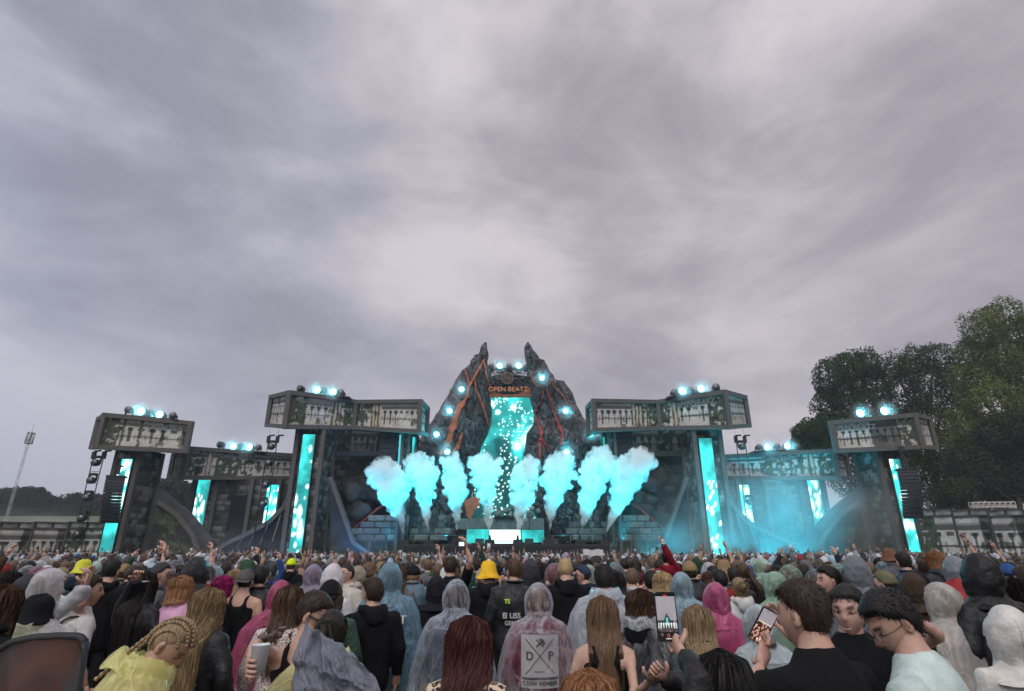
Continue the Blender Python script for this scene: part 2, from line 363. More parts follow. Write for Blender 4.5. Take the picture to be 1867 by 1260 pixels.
# ------------------------------------------------------------------ printed temple pictures
def temple(nu, nv, w, h, seed, segs=(), trunk=None, dark=0, side=False):
    """a printed picture of an overgrown stone temple: nu x nv colours, w x h metres"""
    u = np.linspace(0, 1, nu)[:, None]*np.ones((1, nv)); v = np.linspace(0, 1, nv)[None]*np.ones((nu, 1))
    p = np.stack([u*w, v*h], -1)
    base = .50+.34*(fbm(p*1.4, seed, 4)-.5)+.14*(fbm(p*6, seed+1, 2)-.5)
    c = base[..., None]*np.array([1, .965, .90])
    n = fbm(p*2.4, seed+5, 4)
    cell = w/max(1, round(w/(.62+.34*((seed*37) % 11)/10))); k = (u*w/cell) % 1; ci = vnoise(np.stack([np.floor(u*w/cell)*7.7+.5, v*0+seed*.37], -1), seed+31)
    joint = (np.abs(v-.40-.02*(n-.5)) < .026)
    stem = (np.abs(k-.5) < .12*(1+.6*(v > .55))) & (v > .12+.16*ci) & (v < .68) & (ci > .22)
    rnd = ((k < .06) | (k > .94)) & (v > .3) & (v < .5)
    cap = (v > .60) & (v < .68) & (np.abs(k-.5) < .30)
    for m, s in ((joint, .22), (stem, .16), (rnd, .4), (cap, .2)): c[m] *= s*2.0*n[m][:, None]
    band = (v > .72) & (v < .83); c[band] *= .20
    c[(v >= .83) & (v < .87)] *= .55; c[(v > .955)] *= .45; c[v < .05] *= .45
    for (a, b, kind) in segs:
        m0 = np.clip(np.minimum(u-a, b-u)/.03, 0, 1); q = fbm(p*3.2, seed+11, 4)
        if kind == 'leaf':
            m = (m0*1.3*(q > .42)*(.6+q) > .55)
            t = fbm(p*9, seed+13, 2)[m][:, None]
            c[m] = np.array([.030, .040, .024])*(.4+2.6*t)
        elif kind == 'trunk':
            m = (m0 > .3) & (v > .03)
            st = np.sin((u*w+.22*fbm(p*1.1, seed+15, 3))*14)+.8*(fbm(p*np.array([7, 1.2]), seed+4, 2)-.5)
            cc = np.where((st > -.35)[..., None], np.array([.46, .40, .30])*(1+.3*(q[..., None]-.5)), np.array([.07, .06, .05])); c[m] = cc[m]
        elif kind == 'dark':
            m = (m0*(.6+q) > .5); c[m] = c[m]*.22
    m = (fbm(p*1.1, seed+21, 4) > .68) & (v > .1); c[m] *= np.array([.30, .33, .25])
    c *= (1-dark)
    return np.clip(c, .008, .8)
def bricks_print(nu, nv, w, h, seed, bright=1.0, rough=.38):
    u = np.linspace(0, 1, nu)[:, None]*np.ones((1, nv)); v = np.linspace(0, 1, nv)[None]*np.ones((nu, 1))
    p = np.stack([u*w, v*h], -1); row = np.floor(v*h/.55); q = (u*w/.95+.5*(row % 2)+.3*vnoise(np.stack([row*3.1, row*0], -1), seed)) % 1
    colid = np.floor(u*w/.95+.5*(row % 2)+.3*vnoise(np.stack([row*3.1, row*0], -1), seed)); ry = (v*h/.55) % 1
    t = vnoise(np.stack([colid*5.3+.5, row*7.7+.5], -1), seed+2)
    b = np.where(t > .55, .20+.2*(t-.55), .05+.06*t)*(.7+.6*fbm(p*3, seed+3, 3))
    b = np.where((q < .07) | (ry < .12), b*.25, b); b = np.where(ry > .86, b*1.5, b)
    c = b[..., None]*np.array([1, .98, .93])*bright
    m = fbm(p*.9, seed+7, 3) > .58; c[m] = c[m]*np.array([.35, .42, .30])
    return np.clip(c, .006, .7)
def foliage_print(nu, nv, w, h, seed):
    u = np.linspace(0, 1, nu)[:, None]*np.ones((1, nv)); v = np.linspace(0, 1, nv)[None]*np.ones((nu, 1))
    p = np.stack([u*w, v*h], -1); n = fbm(p*.8, seed, 4); m = fbm(p*4, seed+1, 3)
    c = np.array([.012, .016, .013])+(n > .55)[..., None]*np.array([.04, .055, .02])*(m[..., None]*1.6)+(m > .66)[..., None]*.03
    return c
def led_print(nu, nv, w, h, seed, mode='tower'):
    u = np.linspace(0, 1, nu)[:, None]*np.ones((1, nv)); v = np.linspace(0, 1, nv)[None]*np.ones((nu, 1))
    p = np.stack([u*w, v*h], -1)
    n = fbm(p*.42+3, seed, 4); n2 = fbm(p*.8, seed+7, 4)
    teal = np.array([.01, .16, .17]); cy_ = np.array([.05, .72, .70]); dk = np.array([.008, .035, .04])
    t = np.clip((n-.40)/.2, 0, 1)[..., None]*.66+.32
    c = dk*(1-t)+cy_*t; t2 = np.clip((n2-.55)/.15, 0, 1)[..., None]*.35; c = c*(1-t2)+teal*t2
    rr = np.random.default_rng(seed)
    if mode == 'tower':
        c = c*(.75+.5*fbm(p*2.2, seed+41, 4))[..., None]
        for i in range(16):
            a, b = rr.random(2)*np.array([w, h]); s = rr.uniform(.07, .26); el = rr.uniform(1, 3)
            d = np.hypot((p[..., 0]-a)/s, (p[..., 1]-b)/(s*el)); k = np.clip(1.5-d, 0, 1)[..., None]; c = c*(1-k)+np.array([.85, 1.25, 1.2])*k
    elif mode == 'streak':
        x = p[..., 0]*.5+p[..., 1]*.9; y2 = p[..., 0]*.9-p[..., 1]*.4
        f1, f2, cid = voro(np.stack([y2*2.6, x*1.1], -1), seed); k = (f1 < .36) & (cid > .45) & (v < .62); c[k] = np.array([.9, 1.3, 1.25])
    elif mode == 'main':
        f1, f2, cid = voro(p*1.15, seed); d = fbm(p*.30, seed+31, 3)
        dark = np.clip((.60-v)/.25+(d-.5)*4+(.4-u)*.7, 0, 1)[..., None]
        c = c*(1-dark*.9)+dk*dark*.9
        s = .10+.15*cid; k = np.clip((s-f1)/.06, 0, 1)[..., None]*(cid > .30)[..., None]*(fbm(p*.6, seed+3, 2) > .36)[..., None]
        c = c*(1-k)+np.array([.55, 1.15, 1.1])*k
        f1, f2, cid = voro(p*2.6, seed+5); k = np.clip((.26-f1)/.1, 0, 1)[..., None]*(cid > .42)[..., None]*(fbm(p*.5, seed+8, 2) > .38)[..., None]
        c = c*(1-k)+np.array([.9, 1.3, 1.25])*k
        for (a, b, s) in [(.35, .86, .3), (.84, .62, .8), (.66, .57, .5), (.92, .70, .7), (.10, .36, .6), (.6, .9, .4), (.25, .93, .4)]:
            d = np.hypot(p[..., 0]-a*w, (p[..., 1]-b*h)); k = np.clip(1.4-d/s*(1+.6*(n2-.5)), 0, 1)[..., None]; c = c*(1-k)+np.array([.8, 1.25, 1.2])*k
    return c
def quad_grid(name, q, painter, parent, material, res=.13, label=None, off=0, thick=.12, **kw):
    """a printed panel over the quad q = (bottom-left, bottom-right, top-right, top-left), seen from outside; given real thickness"""
    a, b, c, d = [np.array(list(x), float) for x in q]
    w = (np.linalg.norm(b-a)+np.linalg.norm(c-d))/2; h = (np.linalg.norm(d-a)+np.linalg.norm(c-b))/2
    nu = int(min(170, max(4, w/res))); nv = int(min(170, max(4, h/res)))
    u = np.linspace(0, 1, nu)[:, None, None]; v = np.linspace(0, 1, nv)[None, :, None]
    n = np.cross(b-a, d-a); n /= np.linalg.norm(n)
    V = (a*(1-u)+b*u)*(1-v)+(d*(1-u)+c*u)*v+n*off
    col = painter(nu, nv, w, h, **kw)
    g = MB(); f = grid_faces(nu, nv); g.add(V, f, col.reshape(-1, 3))
    B = [p+n*(off-thick) for p in (a, b, c, d)]; T = [p+n*off for p in (a, b, c, d)]
    dk = np.array([.03, .03, .03])
    g.add(B+T, [[3, 2, 1, 0], [0, 1, 5, 4], [1, 2, 6, 5], [2, 3, 7, 6], [3, 0, 4, 7]], dk)
    o = link(name, g.mesh(name), parent, material)
    if label: o['label'] = label
    return o
def text_obj(txt, pos, size, rotz, parent, material, name='lettering', ext=.02, rx=90, spacing=1.0, align='CENTER'):
    cu = bpy.data.curves.new(name, 'FONT'); cu.body = txt; cu.size = size; cu.extrude = ext; cu.align_x = align; cu.align_y = 'CENTER'; cu.space_character = spacing
    cu.resolution_u = 3
    t = bpy.data.objects.new('tmp', cu); COL.objects.link(t)
    dg = bpy.context.evaluated_depsgraph_get(); me = bpy.data.meshes.new_from_object(t.evaluated_get(dg))
    bpy.data.objects.remove(t); bpy.data.curves.remove(cu)
    me.transform(Matrix.Translation(pos) @ Matrix.Rotation(rotz, 4, 'Z') @ Matrix.Rotation(R(rx), 4, 'X'))
    me.materials.clear(); me.name = name
    return link(name, me, parent, material)

# ------------------------------------------------------------------ scenery boxes
def scenery_box(edges, label, prints, seed, beam_w=.42, group=None, text=None):
    """edges: (px, py_top, py_bottom, Y), the upright edges seen, from one end round to the other"""
    T = [P(e[0], e[1], e[3]) for e in edges]; B = [P(e[4] if len(e) > 4 else e[0], e[2], e[3]) for e in edges]
    for i in range(len(T)): B[i].x = T[i].x; 
    base = sum(B, Vector())/len(B)
    t = empty('scenery_box', base, 0, label, 'stage box', group)
    t['kind'] = 'thing'
    for i in range(len(T)-1):
        n = (B[i+1]-B[i]).cross(Vector((0, 0, 1))).normalized()
        if n.y > 0 and abs(n.y) > .3: n = -n
        a, b, c, d = B[i], B[i+1], T[i+1], T[i]
        s = prints[i] if i < len(prints) else dict(segs=())
        quad_grid('printed_panel', (a, b, c, d), temple, t, printm, res=.10, off=-.16, seed=seed+i*5, **s)
        g = MB(); g.beam(T[i], T[i+1], beam_w*.95, beam_w); link('top_beam', g.mesh('beam'), t, wood)
        g = MB(); g.beam(B[i], B[i+1], beam_w*.95, beam_w); link('bottom_beam', g.mesh('beam'), t, wood)
    for i in range(len(T)):
        g = MB(); g.beam(B[i]-Vector((0, 0, beam_w*.48)), T[i]+Vector((0, 0, beam_w*.48)), beam_w*1.06); link('corner_post', g.mesh('post'), t, wood)
    for name, V, dz in (('underside', B, -.05), ('roof', T, .03)):
        g = MB(); n = len(V)
        vv = [v+Vector((0, 0, dz)) for v in V]+[v+Vector((0, 0, dz+.1)) for v in V]
        g.add([list(v) for v in vv], [list(range(n)), list(range(n, 2*n))[::-1]]+[[i, i+n, (i+1) % n+n, (i+1) % n] for i in range(n)])
        link(name, g.mesh(name), t, wood2)
    if text:
        i, u, v, size = text; q = B[i].lerp(B[i+1], u); q2 = T[i].lerp(T[i+1], u); pos = q.lerp(q2, v)
        d = (B[i+1]-B[i]); n = Vector((d.y, -d.x, 0)).normalized()
        text_obj('OPEN BEATZ', pos+n*-.08, size, math.atan2(d.y, d.x), t, mat('pale_print', (.24, .27, .27), .8), ext=.04)
    return t, T, B
LF = ('leaf',)
scenery_box([(181, 764, 816, 61), (191.6, 757, 815, 55), (349, 772, 823, 57), (343, 778, 822, 62)], 'angled box with stone print on the outer tower beside the far field',
            [dict(segs=()), dict(segs=((0, .20, 'leaf'), (.20, .26, 'dark'), (.40, .46, 'leaf')))], 11, text=(1, .76, .77, .72))
scenery_box([(318, 826, 870, 66), (343, 817.5, 871, 61), (539, 831, 872, 66)], 'lower long box joining the outer tower on the field side to its inner tower',
            [dict(segs=((0, 1, 'dark'),)), dict(segs=((0, .16, 'leaf'), (.17, .24, 'trunk'), (.25, .62, 'leaf')))], 23, text=(1, .46, .79, .62))
scenery_box([(495, 724, 775, 61), (528, 716, 778, 56), (650, 733, 780, 60), (767, 732, 787, 57), (780, 746, 794, 61)], 'bent high box on the tower between the field side and the volcano',
            [dict(segs=()), dict(segs=((0, .28, 'leaf'), (.62, .80, 'trunk'), (.82, 1, 'leaf'))), dict(segs=((0, .2, 'leaf'), (.22, .42, 'trunk')))], 37, text=(1, .44, .79, .72))
scenery_box([(1071, 744, 792, 61), (1082, 731, 784, 57), (1198.6, 733, 781, 60), (1322, 715, 779, 56), (1358, 724.5, 776, 61)], 'bent high box on the tower between the volcano and the tree side',
            [dict(segs=()), dict(segs=((.58, .78, 'trunk'), (.8, 1, 'leaf'))), dict(segs=((0, .16, 'leaf'), (.18, .33, 'trunk'), (.72, 1, 'leaf')))], 51, text=(2, .55, .79, .72))
scenery_box([(1311, 833, 872, 66), (1519, 822, 872, 61), (1541, 830, 871, 66)], 'lower long box in cyan mist joining the towers on the tree side',
            [dict(segs=((.38, .75, 'leaf'), (.76, .84, 'trunk'), (.85, 1, 'leaf')))], 63, text=(0, .55, .79, .62))
scenery_box([(1523, 778, 821, 61), (1515, 771, 822, 57), (1667, 757, 815, 55), (1693, 763, 817, 61)], 'angled box with stone print on the outer tower beneath the trees',
            [dict(segs=()), dict(segs=((.45, .8, 'dark'), (.8, 1, 'leaf')))], 75, text=(1, .26, .77, .7))

# ------------------------------------------------------------------ towers
def XZ(px, py, Y): p = P(px, py, Y); return p.x, p.z
def rect(x0, x1, z0, z1, Y): return ((x0, Y, z0), (x1, Y, z0), (x1, Y, z1), (x0, Y, z1))
def tower(pxs, ytop, Y, depth, label, led_at, seed, posts, post_w=.42, led_mode='tower', led_label=None, rear=None):
    """upright scenery tower; pxs = (left, right) in pixels at the top, led_at=(px0, px1, py_top, py_bot), posts in pixels at the top"""
    x0, zt = XZ(pxs[0], ytop, Y); x1, _ = XZ(pxs[1], ytop, Y)
    t = empty('stage_tower', ((x0+x1)/2, Y, 0), 0, label, 'stage tower')
    quad_grid('printed_front', rect(x0, x1, 0, zt, Y), bricks_print, t, printm, res=.13, seed=seed, bright=.95)
    for s, x in ((0, x0), (1, x1)):
        q = ((x, Y+depth, 0), (x, Y, 0), (x, Y, zt), (x, Y+depth, zt)) if s == 0 else ((x, Y, 0), (x, Y+depth, 0), (x, Y+depth, zt), (x, Y, zt))
        quad_grid('printed_side', q, bricks_print, t, printm, res=.2, off=.005, seed=seed+3+s, bright=.9)
    for px in posts:
        x, _ = XZ(px, ytop, Y); g = MB(); g.box((x, Y-.22, zt/2-.02), (post_w, .44, zt)); link('post', g.mesh('post'), t, wood)
    if rear is not None:
        x = x1 if rear == 0 else x0; g = MB(); g.box((x, Y+depth-.1, zt/2-.02), (post_w, .44, zt)); link('post', g.mesh('post'), t, wood)
    if led_at:
        a, b, yt, yb = led_at; xa, za = XZ(a, yt, Y-.4); xb, _ = XZ(b, yt, Y-.4); zb = P(a, yb, Y-.4).z
        g = MB(); g.box(((xa+xb)/2, Y-.24, (za+zb)/2), (xb-xa+.16, .3, za-zb+.16)); hs = link('screen_housing', g.mesh('housing'), t, black)
        quad_grid('led_panel', rect(xa, xb, zb, za, Y-.40), led_print, hs, led, res=.07, seed=seed+9, mode=led_mode, thick=.004)
        # bracket above the screen
        g = MB(); g.beam((xa+.1, Y-.3, za+.1), ((xa+xb)/2, Y-.3, za+.9), .07); g.beam((xb-.1, Y-.3, za+.1), ((xa+xb)/2, Y-.3, za+.9), .07); link('bracket', g.mesh('bracket'), t, black)
    return t, x0, x1, zt
CX = 927.5
def mx(px, side): return px if side == 0 else 2*CX-px
def srt(a, b): return (min(a, b), max(a, b))
sn = ('field side', 'tree side')
TW = []
for s in (0, 1):
    f = lambda v: mx(v, s)
    # outer tower
    xs = srt(f(219), f(261)); ld = srt(f(219.5), f(242)) if s == 0 else (1620.5, 1645)
    TW.append(tower(xs, 817, 57.5, 3.5, 'outer tower with slim screen on the '+sn[s]+', partly hidden by its speaker column', (*ld, 837, 1007), 101+s*40, [f(221), f(260)], rear=s))
    # tower under the bent box
    ld = (553, 575, 792, 1012) if s == 0 else (1273.6, 1297, 799, 1012)
    TW.append(tower(srt(f(543), f(595)), 780, 58.5, 3.5, 'tall tower with the longest slim screen, '+('field side' if s == 0 else 'tree side')+' of the volcano', (*ld,), 121+s*40,
                    [f(546), f(593)], led_mode='tower' if s == 0 else 'streak', rear=s))
    # tower beside the mountain
    TW.append(tower(srt(f(733), f(757)), 787, 59.5, 3, 'narrow tower beside the volcano on the '+sn[s]+' with a cyan edge strip', srt(f(752.5), f(756.5))+(797, 880), 141+s*40, [f(736), f(748)], post_w=.3, led_mode='plain'))
    # recessed wall between them
    Yw = 63.5; x0, zt = XZ(srt(f(600), f(745))[0], 783, Yw); x1, _ = XZ(srt(f(600), f(745))[1], 783, Yw)
    t = empty('temple_wall', ((x0+x1)/2, Yw, 0), 0, 'recessed dark temple wall under the bent box on the '+sn[s], 'stage wall')
    zm = P(660, 828, Yw).z
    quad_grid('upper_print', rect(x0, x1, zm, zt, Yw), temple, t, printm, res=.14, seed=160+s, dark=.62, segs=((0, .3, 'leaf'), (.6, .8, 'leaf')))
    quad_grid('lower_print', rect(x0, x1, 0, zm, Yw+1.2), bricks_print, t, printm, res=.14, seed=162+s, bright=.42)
    g = MB(); g.beam((x0, Yw-.2, zm), (x1, Yw-.2, zm), .8, .5); link('crossbeam', g.mesh('beam'), t, wood)
    # big painted boulders and red lava streak at the foot of the wall
    rr = random.Random(7+s)
    for i in range(9):
        cx_ = f(rr.uniform(632, 735)); p = P(cx_, rr.uniform(872, 965), Yw-.3-rr.random()); g = MB()
        g.ell(p, (rr.uniform(.9, 1.6), .5, rr.uniform(.7, 1.3)), 20, 14); v = g.v[0]; c = v.mean(0); nz = fbm(v*1.1+i*9, 5, 3)[:, None]; g.v[0] = c+(v-c)*(.45+1.1*nz)
        g.c = [np.repeat(np.clip(.012+.12*(nz-.4), .006, 1), 3, 1)*np.array([1, 1, 1.02])]
        link('painted_boulder', g.mesh('boulder', True), t, rockm)
    g = MB(); pl = [P(f(648), 962, Yw-1.6), P(f(668), 948, Yw-1.6), P(f(690), 928, Yw-1.6), P(f(706), 918, Yw-1.6)]
    g.tube(pl, [(.15, .5), (.15, .75), (.15, .6), (.15, .5)], 6); link('lava_streak', g.mesh('lava'), t, lavar)
    # leaning timber with dark slope, foot of the tall tower
    t = empty('timber_brace', P(f(640), 1008, 57), 0, 'slanting timber and dark slope at the foot of the tall tower, '+sn[s], 'timber brace')
    g = MB(); a = P(f(603), 870, 57.8); b = P(f(645), 990, 57.4); c = P(f(690), 1020, 57.4); g.beam(a, b, .5, .35); link('timber', g.mesh('timber'), t, wood)
    g = MB(); g.beam(b, c, .4, .3); link('timber', g.mesh('timber'), t, wood)
    q = [P(f(602), 872, 58.1), P(f(645), 993, 57.7), P(f(686), 1020, 57.7), P(f(602), 1020, 58.1)]
    g = MB(); g.add([list(v) for v in q]+[list(v+Vector((0, .3, 0))) for v in q], [[0, 3, 2, 1], [4, 5, 6, 7], [0, 1, 5, 4], [1, 2, 6, 5], [3, 0, 4, 7], [2, 3, 7, 6]]); link('slope_panel', g.mesh('slope'), t, mat('slope_paint', (.018, .022, .028), .8, noise=.5, nscale=1.2))
    # inner wing wall below the lower box: posts, screens, doorway
    Yi = 63.5; xa, xb = srt(XZ(f(352), 872, Yi)[0], XZ(f(540), 872, Yi)[0]); zt = P(450, 874, Yi).z
    t = empty('wing_wall', ((xa+xb)/2, Yi, 0), 0, 'wing wall with doorway and two short screens below the lower box, '+sn[s], 'stage wall')
    quad_grid('printed_front', rect(xa, xb, 0, zt, Yi), bricks_print, t, printm, res=.14, seed=180+s, bright=.6)
    for px in (357, 398, 462, 512, 537):
        x, _ = XZ(f(px), 874, Yi-.2); g = MB(); g.box((x, Yi-.25, zt/2), (.42 if px != 537 else .3, .4, zt)); link('post', g.mesh('post'), t, wood)
    xd0, xd1 = srt(XZ(f(424), 900, Yi-.05)[0], XZ(f(455), 900, Yi-.05)[0]); zd = P(424, 903, Yi).z
    g = MB(); g.box(((xd0+xd1)/2, Yi+.0, zd/2), (xd1-xd0, .3, zd)); link('doorway', g.mesh('doorway'), t, mat('doorway_black', (.006, .008, .010), .9))
    for (l, r_, yt, yb, cut) in ((362.5, 384, 874, 972, 22), (488.5, 509, 884, 961, 16)):
        if s == 1 and l > 400: l, r_ = 490, 508
        x_0, x_1 = srt(XZ(f(l), yt, Yi-.5)[0], XZ(f(r_), yt, Yi-.5)[0]); z1 = P(f(l), yt, Yi-.5).z; zo = P(f(l), yb, Yi-.5).z; zi = P(f(l), yb-cut, Yi-.5).z
        za_, zb_ = (zi, zo) if s == 0 else (zo, zi)
        if l > 400: za_, zb_ = zb_, za_
        quad_grid('led_panel', ((x_0, Yi-.5, za_), (x_1, Yi-.5, zb_), (x_1, Yi-.5, z1), (x_0, Yi-.5, z1)), led_print, t, led, res=.08, seed=190+int(l)+s, mode='tower', thick=.2)
    # curved rope-like timber from the tall tower down to the ground, with dark slope below
    t = empty('curved_timber', P(f(400), 1008, 60), 0, 'long timber sweeping down from the tall tower over a dark slope, '+sn[s], 'timber brace')
    cv = [P(f(x), y, 60.3) for x, y in ((534, 893), (518, 925), (492, 952), (455, 972), (420, 988), (392, 1004))]
    for i in range(len(cv)-1):
        g = MB(); g.beam(cv[i], cv[i+1], .5, .42); link('timber', g.mesh('timber'), t, wood)
    g = MB(); n = len(cv); V = [list(v+Vector((0, .25, 0))) for v in cv]+[[v.x, v.y+.25, 0] for v in cv]
    V += [[a[0], a[1]+.3, a[2]] for a in V]
    g.add(V, [[i, i+1, n+i+1, n+i] for i in range(n-1)]+[[2*n+i, 3*n+i, 3*n+i+1, 2*n+i+1] for i in range(n-1)]+[[i, 2*n+i, 2*n+i+1, i+1] for i in range(n-1)])
    link('slope_panel', g.mesh('slope'), t, MATS['slope_paint'])
    for k in range(5):
        g = MB(); a = P(f(430+k*22), 1000-k*4, 60.1); b = P(f(452+k*20), 968-k*10, 60.2); g.beam(a, b, .12, .05); link('painted_branch', g.mesh('branch'), t, mat('pale_branch', (.16, .15, .12), .8))
    # sloping rock panel between outer tower and wing wall
    t = empty('slope_scenery', P(f(330), 1006, 59), 0, 'sloping panel with painted jungle and bent timber edge beside the outer tower, '+sn[s], 'stage scenery')
    q = [P(f(287), 885, 58.6), P(f(345), 935, 59.4), P(f(382), 975, 60), P(f(392), 1020, 60), P(f(280), 1020, 58.6)]
    q = [P(f(288), 915, 58.4), P(f(322), 938, 58.6), P(f(352), 975, 58.8), P(f(366), 1020, 58.8), P(f(281), 1020, 58.4)]
    us = 24; gr = MB(); top = np.array([list(v) for v in q[:4]])
    tt = np.linspace(0, 3, us*3); tp = np.stack([np.interp(tt, range(4), top[:, k]) for k in range(3)], 1); nv = 40
    vv = np.linspace(0, 1, nv)[None, :, None]; bt = tp.copy(); bt[:, 2] = 0; VV = tp[:, None]*(1-vv)+bt[:, None]*vv
    w_ = abs(top[-1, 0]-top[0, 0]); colr = foliage_print(len(tp), nv, w_, 6, 200+s)
    fc = grid_faces(len(tp), nv); gr.add(VV, fc if s else fc[:, ::-1], colr.reshape(-1, 3)); gr.add(VV+np.array([0, .2, 0]), fc, np.tile(np.array([.02]*3), (len(tp)*nv, 1)))
    link('jungle_print', gr.mesh('print'), t, printm)
    for i in range(3):
        g = MB(); g.beam(q[i], q[i+1], .36, .4); link('timber', g.mesh('timber'), t, wood)
    q2 = [P(f(285), 884, 59.6), P(f(312), 905, 59.9), P(f(350), 938, 60.2), P(f(388), 985, 60.5)]
    g = MB(); V = [list(v) for v in q2]+[[v.x, v.y, 0] for v in q2]; V += [[a[0], a[1]+.3, a[2]] for a in V]; n = 4
    g.add(V, [[i, i+1, n+i+1, n+i] for i in range(3)]+[[2*n+i, 3*n+i, 3*n+i+1, 2*n+i+1] for i in range(3)]+[[i, 2*n+i, 2*n+i+1, i+1] for i in range(3)])
    link('rear_slope', g.mesh('slope'), t, mat('rear_slope', (.07, .075, .085), .8, noise=.4, nscale=1))

# ------------------------------------------------------------------ volcano
def half_mountain(outer, inner, Y0, label, seed, lavas, sgn):
    nr, nc = 210, 84
    ys = np.linspace(0, 1, nr)**.9
    yt = max(outer[0][1], inner[0][1]); yb = 1015
    py = yt+(yb-yt)*ys
    L_ = np.interp(py, [a[1] for a in outer], [a[0] for a in outer]); R_ = np.interp(py, [a[1] for a in inner], [a[0] for a in inner])
    jag = (fbm(np.stack([py/9, py*0], -1), seed, 3)-.5)*5
    if sgn < 0: L_ = L_+jag
    else: R_ = R_+jag
    u = np.linspace(0, 1, nc)
    PX = L_[:, None]*(1-u)+R_[:, None]*u; PY = py[:, None]*np.ones(nc)
    q = np.stack([PX/20+seed, PY/30], -1); warp = (fbm(q*1.6, seed+1, 3)-.5)*1.6
    q2 = np.stack([PX/17+warp*1.5+seed, PY/33+warp*.6], -1)
    f1, f2, cid = voro(q2, seed); f3, f4, c2 = voro(q2*2.3+5, seed+4)
    edge = np.clip((f2-f1)/.5, 0, 1); edge2 = np.clip((f4-f3)/.5, 0, 1)
    prof = np.sqrt(np.clip(1-(2*u-1)**2, 0, 1))[None]
    wid = (R_-L_)[:, None]
    ridge = fbm(np.stack([PX/26, PY/120], -1), seed+8, 3)
    dep = prof*(np.clip(wid/60, .2, 2.2))*(1.3+1.4*ridge)+(edge**.5*.42*prof**.5)+edge2*.10*prof**.5
    Yv = Y0-dep
    V = np.zeros((nr, nc, 3)); dx = (PX-933.5)/F; dy = -(PY-630)/F
    ry = CT-dy*ST; rz = ST+dy*CT
    V[..., 0] = dx/ry*Yv; V[..., 1] = Yv; V[..., 2] = H+rz/ry*Yv
    br = .022+.04*cid*edge+.035*fbm(q*3, seed+2, 3)
    hl = (f2-f1 > .06) & (f2-f1 < .22) & (fbm(q*2.2, seed+12, 2) > .48); br = np.where(hl, br+.11, br)
    br = np.where((f2-f1) < .06, .008, br); br = np.where((f4-f3) < .05, br*.5, br)
    st = (np.sin((PX*.9+PY*.25+14*fbm(q*2, seed+3, 3))*.8) > .82) & (cid > .4); br = np.where(st, br+.06, br)
    col = br[..., None]*np.array([.93, 1.0, 1.10])
    t = empty('volcano_half', (float(V[..., 0].mean()), Y0, 0), 0, label, 'stage volcano')
    g = MB(); f = grid_faces(nr, nc); g.add(V, f[:, ::-1] if False else f, np.clip(col, .008, .5).reshape(-1, 3))
    Bk = V.copy(); Bk[..., 1] = Y0+.6+prof*1.5
    g.add(Bk, f[:, ::-1], np.clip(col, .008, .5).reshape(-1, 3))
    for j in (0, nc-1):
        idx = np.arange(nr-1)
        a = idx*nc+j; b = (idx+1)*nc+j; o = nr*nc
        fs = np.stack([a, b, b+o, a+o], 1); g.f.extend((fs if j == 0 else fs[:, ::-1]).tolist())
    a = np.arange(nc-1); g.f.extend(np.stack([a, a+nr*nc, a+nr*nc+1, a+1], 1).tolist())
    link('rock_face', g.mesh('rock'), t, rockm)
    def surf(px, p_y):
        r = int(np.clip(np.searchsorted(py, p_y), 0, nr-1)); c = int(np.clip((px-L_[r])/max(R_[r]-L_[r], 1)*(nc-1), 0, nc-1)); return Yv[r, c]
    for (pts, ws, red) in lavas:
        n = 40; s = np.linspace(0, len(pts)-1, n); X_ = np.interp(s, range(len(pts)), [p[0] for p in pts]); Y_ = np.interp(s, range(len(pts)), [p[1] for p in pts]); w_ = np.interp(s, range(len(ws)), ws)
        w_ = w_*(.25+1.1*fbm(np.stack([s*7, s*0], -1), seed, 3)); g = MB(); k = 7; VV = []
        for i in range(n):
            for j in range(k):
                px_ = X_[i]+(j/(k-1)-.5)*w_[i]; yy = min(surf(X_[i]+a_*w_[i], Y_[i]+b_) for a_ in (-.5, -.25, 0, .25, .5) for b_ in (-3, 0, 3))-.12-(.10 if 0 < j < k-1 else 0)
                VV.append(list(P(px_, Y_[i], yy)))
        VV = np.array(VV); fs = grid_faces(n, k); g.add(VV, fs); g.add(VV+np.array([0, .35, 0]), fs[:, ::-1])
        for j in (0, k-1):
            i_ = np.arange(n-1); a = i_*k+j; b = a+k; g.f.extend(np.stack([a, b, b+n*k, a+n*k], 1).tolist())
        link('lava_stream', g.mesh('lava'), t, lavar if red else lavam)
    return t, surf
oL = [(884, 624), (878.5, 629.6), (872, 645), (866, 638.5), (862, 652), (856, 663), (849, 669.6), (840, 677), (816, 722), (798, 752), (781, 777), (753, 819), (742, 850), (738, 900), (730, 950), (724, 1015)]
iL = [(887, 624), (888, 635), (890.7, 643.5), (887, 657), (895, 676), (896, 700), (894, 722), (897, 750), (896, 767), (889, 788), (878, 809), (874, 826), (866, 850), (860, 900), (858, 950), (850, 1015)]
vL, sL = half_mountain(oL, iL, 66, 'jagged grey rock half of the stage volcano with broad orange lava, twin-tipped', 301, [
    ([(884, 652), (876, 668), (861, 694), (854, 707), (852, 722), (838, 742), (828, 770), (820, 800), (806, 828)], [2.5, 5, 5.5, 5, 5, 15, 15, 17, 17], 0),
    ([(847, 672), (853, 690), (856, 700)], [2, 4, 4], 0),
    ([(882, 655), (886, 680), (892, 700), (900, 719)], [2, 4, 4, 8], 0),
    ([(865, 690), (868, 712), (875, 725), (884, 752), (891, 780)], [2, 4, 4, 5, 4], 0),
    ([(843, 788), (838, 805), (832, 822), (824, 840)], [4, 10, 11, 9], 0)], -1)
oR = [(963.7, 624), (969, 631), (983, 652), (988, 655), (993, 654), (1000, 675), (1014, 692), (1021, 694), (1026, 690), (1038.6, 708), (1052.5, 739), (1066, 767), (1084, 785), (1101, 823), (1112, 860), (1118, 950), (1126, 1015)]
